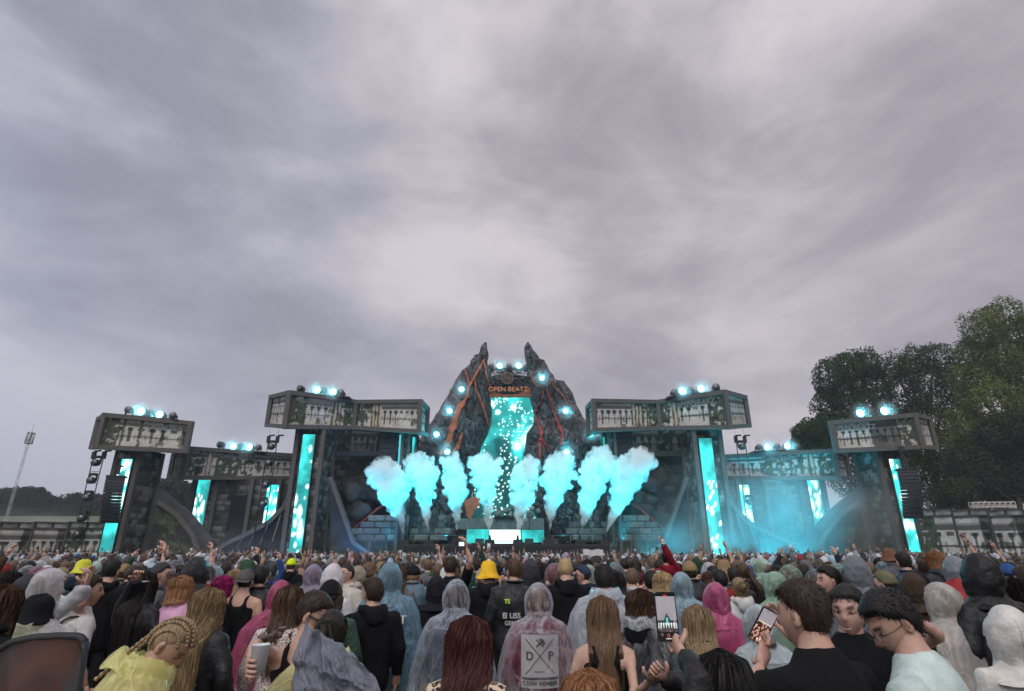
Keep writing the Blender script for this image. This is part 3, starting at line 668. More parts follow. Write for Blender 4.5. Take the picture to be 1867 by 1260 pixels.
iR = [(961, 624), (956, 632), (957, 645), (960, 660), (961, 680), (966, 722), (974, 753), (972, 774), (960, 791), (957, 816), (952, 837), (958, 870), (966, 920), (990, 960), (1000, 1015)]
vR, sR = half_mountain(iR, oR, 66, 'jagged grey rock half of the stage volcano with thin red lava lines, single tip', 333, [
    ([(967, 675), (974, 697), (983, 706)], [2, 2.5, 2], 0),
    ([(990, 713), (990, 725), (980, 742), (976, 757), (983, 772), (988, 790), (984, 806), (985, 840)], [3, 4, 4, 4, 5, 7, 10, 6], 1),
    ([(988, 800), (996, 812), (1001, 824)], [7, 5, 5], 1),
    ([(997, 708), (1003, 730), (1010, 752), (1018, 772), (1027, 792), (1023, 812)], [2.5, 4, 5, 6, 9, 7], 1),
    ([(1003, 690), (1012, 708), (1026, 720), (1036, 738)], [2, 3, 2.5, 2], 0)], 1)
# big screen between the halves
t = empty('main_screen', P(925, 1005, 68.5), 0, 'big cyan screen standing between the two volcano halves', 'screen')
a = P(868, 722, 68.3); b = P(982, 945, 68.3); xa, xb = a.x, P(982, 722, 68.3).x
quad_grid('led_panel', rect(xa, xb, b.z, a.z, 68.3), led_print, t, led, res=.085, seed=77, mode='main', thick=.003)
g = MB(); g.box(((xa+xb)/2, 68.5, a.z/2), (xb-xa+.3, .35, a.z+.2)); link('housing', g.mesh('housing'), t, black)
# arch sign
t = empty('arch_sign', P(927, 722, 65), 0, 'rock arch sign with round crest and orange lettering between the volcano peaks', 'sign')
nr, nc = 46, 90; px = np.linspace(889, 968, nc)[None]*np.ones((nr, 1)); pyt = 682+4*np.abs((px-926)/37)**1.5-(np.abs(px-925) < 13)*7*np.sqrt(np.clip(1-((px-925)/13)**2, 0, 1))
py = pyt+(718.5-pyt)*np.linspace(0, 1, nr)[:, None]; q = np.stack([px/9, py/7], -1); f1, f2, cid = voro(q+(fbm(q*2, 3, 2)[..., None]-.5), 9)
Yv = 65.2-.35*np.clip((f2-f1)/.4, 0, 1)-.5*np.exp(-((px-925)/12)**2-((py-692)/9)**2)
dx = (px-933.5)/F; dy = -(py-630)/F; ry = CT-dy*ST; V = np.stack([dx/ry*Yv, Yv, H+(ST+dy*CT)/ry*Yv], -1)
br = np.where(f2-f1 < .07, .012, .04+.06*cid); br = np.where((f2-f1 > .1) & (f2-f1 < .2), br+.08, br)
g = MB(); f = grid_faces(nr, nc); g.add(V, f, (br[..., None]*np.array([.93, 1, 1.08])).reshape(-1, 3)); V2 = V.copy(); V2[..., 1] = 66.6; g.add(V2, f[:, ::-1], (br[..., None]*np.array([.5, .5, .5])).reshape(-1, 3))
link('rock_arch', g.mesh('arch'), t, rockm)
c = P(925, 690, 64.3)
for k, (r_, w_) in enumerate(((.66, .10), (.44, .07))):
    g = MB(); n = 28; g.tube([(c.x+r_*math.cos(2*math.pi*i/n), c.y, c.z+r_*math.sin(2*math.pi*i/n)) for i in range(n+1)], w_, 6, cap=False); link('crest_ring', g.mesh('ring', True), t, mat('crest_bronze', (.16, .085, .06), .6, noise=.3))
g = MB(); g.ell((c.x, c.y+.12, c.z), (.62, .12, .62), 20, 10); link('crest_disc', g.mesh('disc', True), t, mat('crest_dark', (.05, .045, .05), .7, noise=.5, nscale=4))
g = MB()
for ax, az, bx_, bz in ((-.22, -.2, -.22, .22), (-.22, .22, 0, .02), (0, .02, .22, .22), (.22, .22, .22, -.2), (-.3, -.05, .3, -.05)): g.beam((c.x+ax, c.y-.02, c.z+az), (c.x+bx_, c.y-.02, c.z+bz), .07, .06)
link('crest_emblem', g.mesh('emblem'), t, MATS['crest_bronze'])
text_obj('OPEN BEATZ', P(926.5, 710, 64.35), .80, 0, t, mat('sign_orange', (.72, .24, .09), .6), ext=.05, rx=84)
g = MB()
V = []; 
for i in range(31):
    x = 889+(968-889)*i/30; m = abs(x-926.5)/38; yt = 719-7*m**3*1.8
    V += [list(P(x, yt, 64.9)), list(P(x, 723, 64.9))]
g.add(V, [[2*i, 2*i+1, 2*i+3, 2*i+2] for i in range(30)]); g.add(np.array(V)+[0, .5, 0], [[2*i, 2*i+2, 2*i+3, 2*i+1] for i in range(30)])
g.f += [[2*i+1, 2*i+1+62, 2*i+3+62, 2*i+3] for i in range(30)]
link('lava_lip', g.mesh('lip'), t, lavam)
# truss across the peaks
def truss(name, a, b, w, label=None, parent=None, cat='truss', r=.035, seg=None, m=None):
    a = Vector(a); b = Vector(b); d = b-a; n = max(2, int(d.length/(seg or w*1.1))); d.normalize()
    up = Vector((0, 1, 0)) if abs(d.y) < .8 else Vector((0, 0, 1)); s1 = d.cross(up).normalized()*w/2; s2 = up*w/2
    g = MB(); cs = [s1+s2, s1-s2, -s1-s2, -s1+s2]
    for c in cs: g.tube([a+c, b+c], r, 6)
    for i in range(n+1):
        p = a.lerp(b, i/n)
        for j in range(4):
            g.beam(p+cs[j], p+cs[(j+1) % 4], r*1.2)
            if i < n: g.beam(p+cs[j], a.lerp(b, (i+1)/n)+cs[(j+1) % 4], r*1.1)
    return link(name, g.mesh(name), parent, m or steel)
t = empty('light_truss', P(928, 684, 66.3), 0, 'aluminium truss carrying five lamps between the volcano peaks', 'truss')
truss('upper_truss', P(890, 678, 66.4), P(966, 678, 66.4), .45, parent=t); g = MB(); g.beam(P(890, 672.5, 66), P(966, 672.5, 66), .8, .1); link('lamp_shelf', g.mesh('shelf'), t, blackm)

# ------------------------------------------------------------------ stage floor, booth, pyramids
t = empty('stage_deck', P(920, 1008, 54), 0, 'long black stage deck in front of the volcano', 'stage')
a = P(729, 992, 54); b = P(1111, 992, 54); zd = a.z
g = MB(); g.box(((a.x+b.x)/2, 59.5, zd-.1), (b.x-a.x, 11.0, .2)); link('deck_floor', g.mesh('deck'), t, mat('deck_black', (.02, .022, .025), .35))
nsk = 12
for i in range(nsk):
    w_ = (b.x-a.x)/nsk; g = MB(); g.box((a.x+w_*(i+.5), 53.9, (zd-.2)/2), (w_-.03, .1, zd-.22)); link('skirt_panel', g.mesh('skirt'), t, mat('skirt_black', (.010, .012, .016), .8))
t = empty('dj_booth', P(921, 992, 59.5), 0, 'booth with a blinding white and cyan screen front in the stage middle', 'dj booth')
Yb = 59.5; z0 = zd
def slab(px0, px1, py0, py1, Y, dep, name, m, par):
    p0 = P(px0, py0, Y); p1 = P(px1, py1, Y); g = MB(); x0 = P(px0, (py0+py1)/2, Y).x; x1 = P(px1, (py0+py1)/2, Y).x
    g.box(((x0+x1)/2, Y+dep/2, (p0.z+p1.z)/2), (x1-x0, dep, abs(p0.z-p1.z))); return link(name, g.mesh(name), par, m)
stonem = mat('carved_stone', (.17, .165, .15), .85, noise=.4, nscale=1.8, bump=.5, bscale=5)
stoned = mat('shaded_stone', (.10, .105, .105), .85, noise=.45, nscale=1.6, bump=.5, bscale=5)  # darker grey stone, given at random to the step blocks
for (x0, x1) in ((838, 855), (855, 872), (872, 904), (905, 942), (943, 965), (966, 992)):
    slab(x0, x1, 945, 965, 60.5, 1.5, 'stone_block', stonem, t)
slab(902, 946, 940.5, 945, 60.2, 1.8, 'table_top', blackm, t)
rr = random.Random(3)
for i in range(16):
    x = rr.uniform(858, 985); p = P(x, rr.uniform(925, 941), 61.2+rr.random()); g = MB(); g.ell(p, (rr.uniform(.22, .45),)*3, 10, 7); v = g.v[0]; c_ = v.mean(0); g.v[0] = c_+(v-c_)*(.6+.8*fbm(v*1.7, i, 2)[:, None])
    link('rubble_stone', g.mesh('stone', True), t, stonem if i % 3 else mat('pale_skull', (.40, .36, .30), .8, noise=.3))
for x, y, r_ in ((906, 938, .45), (918, 934, .5), (935, 938, .4), (800, 950, .9)):
    pass
def led_slab(px0, px1, py0, py1, Y, seed, par, kind):
    x0 = P(px0, (py0+py1)/2, Y).x; x1 = P(px1, (py0+py1)/2, Y).x; za = P(px0, py0, Y).z; zb = P(px0, py1, Y).z
    def paint(nu, nv, w, h, seed):
        if kind == 'cyan': return led_print(nu, nv, w, h, seed, 'plain')*.75
        u = np.linspace(0, 1, nu)[:, None]*np.ones((1, nv)); v = np.linspace(0, 1, nv)[None]*np.ones((nu, 1))
        gl = (np.abs(v-.56) < .27+.10*np.sign(np.sin(u*70))*(np.abs(np.sin(u*23)) > .3)) & (u > .02) & (u < .985)
        c = np.where(gl[..., None], np.array([2.0, 2.5, 2.5])*(.6+.7*vnoise(np.stack([u*40, v*3], -1), 3))[..., None], np.array([.35, 1.1, 1.05])); edge = (v < .06) | (v > .95); c[edge] = (.9, 1.2, 1.15); return c
    g = MB(); g.box(((x0+x1)/2, Y+.22, (za+zb)/2), (x1-x0+.1, .4, za-zb+.1)); par = link('screen_housing', g.mesh('housing'), par, black)
    quad_grid('led_panel', rect(x0, x1, zb, za, Y), paint, par, led, res=.06, seed=seed, thick=.003)
led_slab(892, 949, 966, 991, 59.0, 5, t, 'white'); led_slab(851, 891, 965, 990, 59.6, 6, t, 'cyan'); led_slab(951, 992, 966, 989, 59.6, 8, t, 'cyan')
# two small monitors' dark silhouettes and equipment on the deck
for i, (x, lab) in enumerate(((874, 'black wedge monitor before the cyan half of the booth screen'), (965, 'black wedge monitor beyond the white screen'), (1010, 'black wedge monitor between two smoke jets'))):
    p = P(x, 992, 57.8); g = MB(); V = [(-.45, 0, 0), (.45, 0, 0), (.45, .6, 0), (-.45, .6, 0), (-.4, .25, .55), (.4, .25, .55), (.4, .6, .5), (-.4, .6, .5)]
    g.add([(a_+p.x, b_+p.y, c_+zd) for a_, b_, c_ in V], [[0, 1, 5, 4], [1, 2, 6, 5], [2, 3, 7, 6], [3, 0, 4, 7], [4, 5, 6, 7], [3, 2, 1, 0]]); o = link('floor_monitor', g.mesh('monitor'), mat=black); tag(o, lab, 'monitor', 'floor monitors')
# orange lava set pieces beside the booth
for i, (poly, lab, m_) in enumerate([
    ([(797, 945), (812, 925), (818, 938), (826, 950), (834, 992), (806, 992)], 'orange painted lava cut-out behind the third smoke jet', lavam),
    ([(846, 912), (868, 905), (878, 915), (866, 930), (858, 948), (850, 940)], 'orange painted flame panel above the booth, beside the fourth jet', lavam),
    ([(1003, 992), (1012, 960), (1040, 950), (1054, 962), (1056, 992)], 'orange and tan painted lava panel behind the sixth jet', lavam),
    ([(1046, 905), (1056, 880), (1062, 915), (1058, 940), (1050, 935)], 'narrow red lava panel behind the seventh jet', lavar),
    ([(1075, 990), (1082, 950), (1092, 938), (1098, 960), (1092, 990)], 'red lava cut-out behind the last jets', lavar),
    ([(1160, 925), (1172, 905), (1190, 932), (1195, 962), (1178, 950)], 'dull red lava wedge past the last smoke jet', lavar)]):
    g = MB(); V = [list(P(x, y, 62.5+.2*i)) for x, y in poly]; n = len(V); V2 = [[v[0], v[1]+.3, v[2]] for v in V]
    g.add(V+V2, [list(range(n))[::-1], list(range(n, 2*n))]+[[j, (j+1) % n, (j+1) % n+n, j+n] for j in range(n)])
    tag(link('lava_cutout', g.mesh('cutout'), mat=m_), lab, 'stage scenery', 'painted lava cut-outs')
for s in (0, 1):
    f = lambda v: mx(v, s)
    t = empty('stepped_pyramid', P(f(730), 1006, 60), 0, 'stepped pile of grey stone blocks beside the booth on the '+sn[s], 'stone steps')
    rr = random.Random(20+s)
    for r_, (ya, yb, x0) in enumerate(((939, 951, 671), (951, 963, 657), (963, 974.5, 640), (974.5, 986, 650))):
        x = x0
        while x < 800:
            w_ = rr.uniform(21, 33); Yr = 61.0-r_*.35; l, r2 = srt(f(x+.5), f(x+w_-.5))
            za, zb = P(l, ya+.4, Yr).z, P(l, yb-.2, Yr).z; xa = P(l, ya, Yr).x; xb = P(r2, ya, Yr).x; j = rr.uniform(-.08, .08)
            g = MB(); hx, hz = (xb-xa)/2, (za-zb)/2; cx_, cz = (xa+xb)/2, (za+zb)/2; e = .09
            V = [(-hx, 1, -hz), (hx, 1, -hz), (hx, 1, hz), (-hx, 1, hz), (-hx, 0, -hz), (hx, 0, -hz), (hx, 0, hz), (-hx, 0, hz), (-hx+e, -e, -hz+e), (hx-e, -e, -hz+e), (hx-e, -e, hz-e), (-hx+e, -e, hz-e)]
            g.add([(a_+cx_, b_+Yr+j, c_+cz) for a_, b_, c_ in V], [[0, 3, 2, 1], [8, 9, 10, 11], [4, 5, 9, 8], [5, 6, 10, 9], [6, 7, 11, 10], [7, 4, 8, 11], [0, 1, 5, 4], [1, 2, 6, 5], [2, 3, 7, 6], [3, 0, 4, 7]])
            link('stone_block', g.mesh('block'), t, stoned if rr.random() < .6 else stonem); x += w_
    slab(*srt(f(668), f(729)), 987, 1020, 59.9, 1, 'mossy_base', mat('mossy_print', (.035, .05, .03), .9, noise=.6, nscale=2.5), t)
    slab(*srt(f(660), f(800)), 985.6, 987.6, 59.5, 1.4, 'ledge', wood2, t)
    for px_ in (705, 674):
        g = MB(); p = P(f(px_), 985, 59.4); g.box((p.x, 59.4, p.z/2), (.25 if px_ == 674 else .08, .2, p.z)); link('post', g.mesh('post'), t, wood)
    # carved figures flanking
    t = empty('carved_rock', P(f(778), 990, 60.5), 0, 'dark carved rock heap with ribbed surface beside the steps on the '+sn[s], 'stage scenery')
    for k, (x, y, rx, rz) in enumerate(((765, 960, 9, 28), (790, 955, 10, 30), (802, 975, 8, 16), (778, 980, 14, 14), (757, 930, 8, 20))):
        p = P(f(x), y, 61); g = MB(); g.ell(p, (rx*.058, .8, rz*.058), 18, 16); v = g.v[0]; c_ = np.array(list(p)); nz = fbm(v*1.3+k, 8, 3)[:, None]; rib = (.06*np.sin(v[:, 2]*9))[:, None]
        g.v[0] = c_+(v-c_)*(.65+.6*nz+rib); g.c = [np.repeat(np.clip(.02+.13*(nz-.3)+rib*.5, .01, 1), 3, 1)*np.array([.95, 1, 1.08])]
        link('carved_boulder', g.mesh('boulder', True), t, rockm)
# railing in front of the set
t = empty('deck_rail', P(920, 985, 58.6), 0, 'thin pale cable rail strung along the stage set', 'rail')
g = MB(); g.tube([P(785, 976, 58.6), P(850, 976, 58.6)], .025, 6); link('cable', g.mesh('cable', True), t, steel)
g = MB(); g.tube([P(1000, 977, 58.6), P(1080, 977, 58.6)], .025, 6); link('cable', g.mesh('cable', True), t, steel)
for px_ in (785, 850, 1000, 1040, 1080):
    g = MB(); p = P(px_, 976, 58.6); g.tube([(p.x, p.y, zd), p], .03, 6); link('post', g.mesh('post', True), t, steel)

# ------------------------------------------------------------------ lamps
def moving_head(px, py, Y, lit, label, group, size=1.0, hang=False, yaw=0, glow=True):
    p = P(px, py, Y)
    t = empty('moving_head', p, yaw, label, 'stage lamp', group); t.scale = (size,)*3
    M_ = lambda g, n, m: link(n, g.mesh(n, True), t, m, world=False)
    s = -1 if not hang else 1
    g = MB(); g.box((0, .1, s*.62), (.6, .5, .22)); link('base', g.mesh('base'), t, black, world=False)
    for x in (-1, 1):
        g = MB(); g.box((x*.36, .1, s*.26), (.08, .22, .62)); link('yoke_arm', g.mesh('yoke'), t, black, world=False)
    tilt = R(8)
    g = MB(); g.tube([(0, -.34, 0), (0, -.30, 0), (0, .1, 0), (0, .38, 0), (0, .46, 0)], [.33, .36, .34, .25, .12], 14); hdp = link('head', g.mesh('head', True), t, black, world=False)
    g = MB(); g.tube([(0, -.37, 0), (0, -.345, 0)], [.30, .315], 16); link('lens', g.mesh('lens', True), hdp, lens if lit else lens_off, world=False)
    if lit and glow:
        l = bpy.data.lights.new('lamp_light', 'SPOT'); l.energy = LAMP_W; l.color = (.06, .78, 1.0); l.shadow_soft_size = .2; l.spot_size = R(150); l.spot_blend = .5
        o = bpy.data.objects.new('lamp_light', l); COL.objects.link(o); o.parent = t; o.location = (0, -.42, 0); o.rotation_euler = (R(90), 0, R(180))
        LIT.append((p.x, p.y, p.z, size))
    return t
LAMP_W = 260; LIT = []
HL = [
 # px, py, Y, lit, size, label
 (236, 748, 57.5, 0, 1, 'dark lamp tilted at the outer end of the field-side angled box'),
 (262, 752, 57.3, 1, 1.15, 'lit cyan lamp on the field-side angled box, nearer its outer end'),
 (277, 754, 58.2, 0, 1, 'dark lamp between the two lit lamps on the field-side angled box'),
 (295, 757.5, 57.3, 1, 1.1, 'lit cyan lamp on the field-side angled box, nearer the volcano'),
 (316, 758.5, 57.8, 0, 1, 'dark lamp at the volcano end of the field-side angled box'),
 (403, 811, 64, 0, 1, 'dark lamp standing apart on the field-side lower box'),
 (428.5, 815.5, 64, 1, 1.05, 'lit cyan lamp on the field-side lower box, nearer the outer tower'),
 (441, 814, 64.6, 0, 1.05, 'dark lamp between the two lit ones on the field-side lower box'),
 (457, 816.5, 64, 1, 1.05, 'lit cyan lamp on the field-side lower box, nearer the volcano'),
 (471, 816.5, 64.6, 0, 1, 'last dark lamp on the field-side lower box'),
 (549, 709, 59, 0, 1, 'dark lamp alone at the end of the field-side bent box'),
 (580, 713, 58.8, 1, 1.1, 'lit cyan lamp on the field-side bent box, nearer the solitary dark lamp'),
 (590, 713, 59.6, 0, 1.05, 'dark lamp just behind the first lit lamp on the field-side bent box'),
 (609, 716.5, 58.8, 1, 1.1, 'second lit cyan lamp on the field-side bent box'),
 (622, 717, 59.6, 0, 1.1, 'dark lamp nearest the volcano on the field-side bent box'),
 (896, 668.5, 66.2, 0, .9, 'dark lamp on the truss touching the orange-streaked peak'),
 (911, 668.5, 65.8, 1, 1, 'lit cyan lamp on the truss nearer the orange-streaked peak'),
 (928.5, 668, 66.2, 0, .9, 'dark lamp in the middle of the truss above the crest'),
 (945.5, 668.5, 65.8, 1, 1, 'lit cyan lamp on the truss nearer the red-streaked peak'),
 (959, 668.5, 66.2, 0, .8, 'dark lamp on the truss touching the red-streaked peak'),
 (1229, 716.5, 59.6, 0, 1.05, 'dark lamp nearest the volcano on the tree-side bent box'),
 (1242, 715, 58.8, 1, 1.15, 'lit cyan lamp on the tree-side bent box nearer the volcano'),
 (1260, 713, 59.4, 0, 1.1, 'dark lamp between the two lit ones on the tree-side bent box'),
 (1276, 710.5, 58.8, 1, 1.1, 'lit cyan lamp on the tree-side bent box farther from the volcano'),
 (1305, 707, 59, 0, 1.1, 'dark lamp alone at the end of the tree-side bent box'),
 (1383, 816, 64.4, 0, .95, 'first dark lamp on the tree-side lower box'),
 (1396, 816.5, 64, 1, 1, 'lit cyan lamp on the tree-side lower box nearer the volcano'),
 (1416, 815, 64.4, 0, 1, 'dark lamp between the two lit ones on the tree-side lower box'),
 (1433, 814.5, 64, 1, 1.05, 'lit cyan lamp on the tree-side lower box nearer the trees'),
 (1452, 814, 64.4, 0, .9, 'last dark lamp on the tree-side lower box'),
 (1564, 755, 57.6, 1, 1.2, 'lit cyan lamp on the tree-side angled box nearer the volcano'),
 (1608, 751, 57.3, 1, 1.25, 'lit cyan lamp on the tree-side angled box nearer the tall trees'),
]
for (x, y, Yl, lit, sz, lab) in HL:
    moving_head(x, y, Yl, lit, lab, 'lamps along the top of the stage', sz, yaw=0 if lit else R(((int(x)*7) % 60)-30))
for nm, pts in (('lamp_shelf', [(206, 757, 330, 768, 57)]), ('lamp_shelf', [(380, 819, 485, 826.5, 64)]), ('lamp_shelf', [(536, 716, 640, 727, 59)]), ('lamp_shelf', [(1214, 727, 1318, 714, 59)]), ('lamp_shelf', [(1370, 825, 1465, 821, 64)])):
    x0, y0, x1, y1, Yy = pts[0]; g = MB(); g.beam(P(x0, y0, Yy), P(x1, y1, Yy), 1.4, .14); tag(link(nm, g.mesh(nm), mat=blackm), {206: 'black shelf for lamps on the field-side angled box', 380: 'black shelf for lamps on the field-side lower box', 536: 'black shelf for lamps on the field-side bent box', 1214: 'black shelf for lamps on the tree-side bent box', 1370: 'black shelf for lamps on the tree-side lower box'}[x0], 'shelf')
ML = [(842, 711, sL, 'orange-streaked', 'highest'), (820, 750.5, sL, 'orange-streaked', 'second highest'), (796.5, 793, sL, 'orange-streaked', 'third highest, outermost'), (816, 824.5, sL, 'orange-streaked', 'lowest'),
      (988, 690.5, sR, 'red-streaked', 'highest'), (1031, 750.5, sR, 'red-streaked', 'second highest'), (1075.5, 793, sR, 'red-streaked', 'third highest, outermost'), (1033, 825, sR, 'red-streaked', 'lowest')]
for x, y, sf, a_, b_ in ML:
    moving_head(x, y, sf(x, y)-.9, 1, 'lit cyan lamp set into the '+a_+' volcano half, '+b_+' there', 'lamps on the volcano', .85)
def lamp_ladder(px0, py0, px1, py1, Y, w, heads, label, n0, dark=True):
    a = P(px0, py0, Y); b = P(px1, py1, Y); b.x = a.x; 
    t = empty('lamp_ladder', (a.x, Y, 0), 0, label, 'lamp ladder')
    for s in (-1, 1):
        g = MB(); g.tube([(a.x+s*w/2, Y, 0), (a.x+s*w/2, Y, a.z)], .05, 6); link('rail', g.mesh('rail', True), t, blackm)
        g = MB(); g.box((a.x+s*w/2, Y, a.z+.1), (.3, .3, .7)); g.beam((a.x+s*w/2, Y, a.z+.5), (a.x+s*w/2+.6, Y, a.z+.55), .14); g.tube([(a.x+s*w/2, Y, a.z+.4), (a.x+s*w/2, Y, a.z+3.2)], .012, 4); link('hoist', g.mesh('hoist'), t, black)
    z = a.z-.4; 
    while z > 1: 
        g = MB(); g.beam((a.x-w/2, Y, z), (a.x+w/2, Y, z), .05); link('rung', g.mesh('rung'), t, blackm); z -= 1.1
    names = ('topmost', 'second from the top', 'third from the top', 'fourth from the top', 'fifth from the top')
    for i, hy in enumerate(heads):
        p = P(px0, hy, Y); o = moving_head(px0, hy, Y-.15, 0, 'dark lamp hung '+names[i]+' in the '+n0, 'lamps hung in ladders', .95, hang=True, glow=False); o.location.x = a.x
lamp_ladder(180, 832, 150, 1005, 56, 1.0, [844, 876, 908, 945, 975], 'black lamp ladder before the outer tower on the field side', 'ladder by the field-side outer tower')
lamp_ladder(497.5, 803, 485, 960, 60, .95, [815, 845, 885, 920], 'black lamp ladder before the field-side lower box', 'ladder before the field-side lower box')
lamp_ladder(1350, 803, 1362, 950, 60, .95, [815, 915], 'black lamp ladder beside the tree-side tall tower in cyan mist', 'ladder in the cyan mist')
# ------------------------------------------------------------------ loudspeakers
def line_array(px, ytop, ybot, Y, w, n, label, curve=0, yaw=0, hoist=True):
    a = P(px, ytop, Y); b = P(px, ybot, Y); t = empty('line_array', (a.x, Y, a.z), yaw, label, 'loudspeaker')
    h = (a.z-b.z)/n
    for i in range(n):
        k = i/(n-1); y = -curve*k*0+curve*(k**2); ang = R(-6+22*k) if curve else 0
        g = MB(); rot = Matrix.Rotation(ang, 3, 'X'); V = [(-w/2, -.55, -h*.46), (w/2, -.55, -h*.46), (w/2, -.55, h*.46), (-w/2, -.55, h*.46), (-w*.42, .45, -h*.36), (w*.42, .45, -h*.36), (w*.42, .45, h*.36), (-w*.42, .45, h*.36)]
        V = [list(rot @ Vector(v)+Vector((0, y, -h*(i+.5)))) for v in V]
        g.add(V, [[0, 1, 2, 3], [5, 4, 7, 6], [4, 0, 3, 7], [1, 5, 6, 2], [3, 2, 6, 7], [4, 5, 1, 0]]); link('speaker_cabinet', g.mesh('cabinet'), t, mat('speaker_grille', (.008, .012, .022), .5), world=False)
    g = MB(); g.box((0, -.05, .08), (w*1.02, 1.2, .14)); link('flying_frame', g.mesh('frame'), t, black, world=False)
    if hoist:
        g = MB(); g.box((0, 0, .75), (.25, .25, .9)); g.beam((0, 0, 1.2), (0, 0, 1.9), .12); g.box((0, 0, 2.0), (.5, .3, .45)); g.box((0, -.1, 1.05), (.7, .2, .12)); link('hoist', g.mesh('hoist'), t, black, world=False)
    return t
line_array(213, 871, 950, 54, 1.45, 14, 'curved black column of loudspeakers before the field-side outer screen', curve=1.5, yaw=R(20))
line_array(1652, 858, 942, 54, 1.55, 14, 'curved black column of loudspeakers before the tree-side outer screen', curve=1.5, yaw=R(-20))
line_array(711, 792, 905, 61, 1.75, 12, 'straight black loudspeaker column under the field-side bent box')
line_array(1136, 792, 905, 61, 1.75, 12, 'straight black loudspeaker column under the tree-side bent box')
# thin lit strips beside the centre speakers
for i, (x, l_) in enumerate(((730.5, 'field side'), (1120, 'tree side'))):
    a = P(x, 793, 61); zb = P(x, 905, 61).z; g = MB(); g.box((a.x, 61, (a.z+zb)/2), (.22, .1, a.z-zb)); tag(link('light_strip', g.mesh('strip'), mat=mat('cyan_strip', (0, 0, 0), emit=(.08, .62, .72), est=1.0)), 'thin upright cyan light strip beside the straight speaker column, '+l_, 'light strip')
# ------------------------------------------------------------------ boundary walls with printed panels
def print_fence(x0, x1, ytop, ybot, Y0, Y1, label, seed, n):
    t = empty('printed_fence', P((x0+x1)/2, 1006, (Y0+Y1)/2), 0, label, 'fence')
    for i in range(n):
        pa, pb = x0+(x1-x0)*i/n, x0+(x1-x0)*(i+1)/n; Ya, Yb2 = Y0+(Y1-Y0)*i/n, Y0+(Y1-Y0)*(i+1)/n
        A = P(pa, ytop, Ya); B = P(pb, ytop, Yb2); zm = P(pa, ytop+11, Ya).z
        quad_grid('printed_panel', ((A.x, Ya, .6), (B.x, Yb2, .6), (B.x, Yb2, zm), (A.x, Ya, zm)), temple, t, printm, res=.07, seed=seed+i*3, segs=(((0, .5, 'leaf'),) if i % 3 == 0 else ((.7, 1, 'dark'),)) )
        quad_grid('upper_panel', ((A.x, Ya, zm+.12), (B.x, Yb2, zm+.12), (B.x, Yb2, A.z), (A.x, Ya, A.z)), lambda nu, nv, w, h, seed: np.clip(.55*fbm(np.stack(np.meshgrid(np.arange(nu)*.2, np.arange(nv)*.3, indexing='ij'), -1), seed, 3)[..., None]*np.array([1, .98, .93])*(np.arange(nu)[:, None, None] % max(8, nu//2) > 1), .03, .6), t, printm, res=.1, seed=seed+i)
        g = MB(); g.beam((A.x, Ya-.1, 0), (A.x, Ya-.1, A.z+.1), .14); link('post', g.mesh('post'), t, wood2)
        for z in (A.z+.05, zm+.06, .6): g = MB(); g.beam((A.x, Ya-.08, z), (B.x, Yb2-.08, z), .12); link('rail', g.mesh('rail'), t, wood2)
print_fence(-60, 190, 953, 1000, 50, 57, 'long fence of stone-print panels on the field side', 401, 4)
print_fence(1668, 1930, 932, 996, 57, 48, 'long fence of stone-print panels under the trees', 431, 4)
t = empty('roof_truss', P(1808, 928, 62), 0, 'short pale truss piece lying above the tree-side fence', 'truss')
truss('beam', P(1770, 921, 62), P(1848, 920, 62), .5, parent=t, r=.05, m=mat('white_steel', (.6, .55, .52), .5)); 
for x in (1772, 1846): g = MB(); p = P(x, 921, 62); g.beam((p.x, 62, 0), p, .18); link('leg', g.mesh('leg'), t, MATS['white_steel'])
# site office cabin roofs / pale tents near the far right fence foot
# ------------------------------------------------------------------ slim lattice mast on the field
Ym = 78; top = P(57, 790, Ym); t = empty('light_mast', (top.x, Ym, 0), 0, 'tall slim white lattice mast with a lamp cluster, standing on the field', 'mast')
o = truss('mast_pole', (top.x, Ym, 0), (top.x, Ym, top.z), .24, parent=t, r=.016, seg=1.5, m=mat('mast_white', (.5, .5, .52), .5))
g = MB()
for k in range(6):
    a_ = k*math.pi/3; g.tube([(top.x+.42*math.cos(a_), Ym+.42*math.sin(a_), top.z-1.4), (top.x+.42*math.cos(a_), Ym+.42*math.sin(a_), top.z)], .09, 6)
g.tube([(top.x, Ym, top.z-1.4), (top.x, Ym, top.z+1.2)], .06, 6); g.tube([(top.x, Ym, top.z), (top.x, Ym, top.z+.08)], .5, 10); g.tube([(top.x, Ym, top.z-1.45), (top.x, Ym, top.z-1.37)], .5, 10)
link('lamp_cluster', g.mesh('cluster', True), t, MATS['mast_white'])
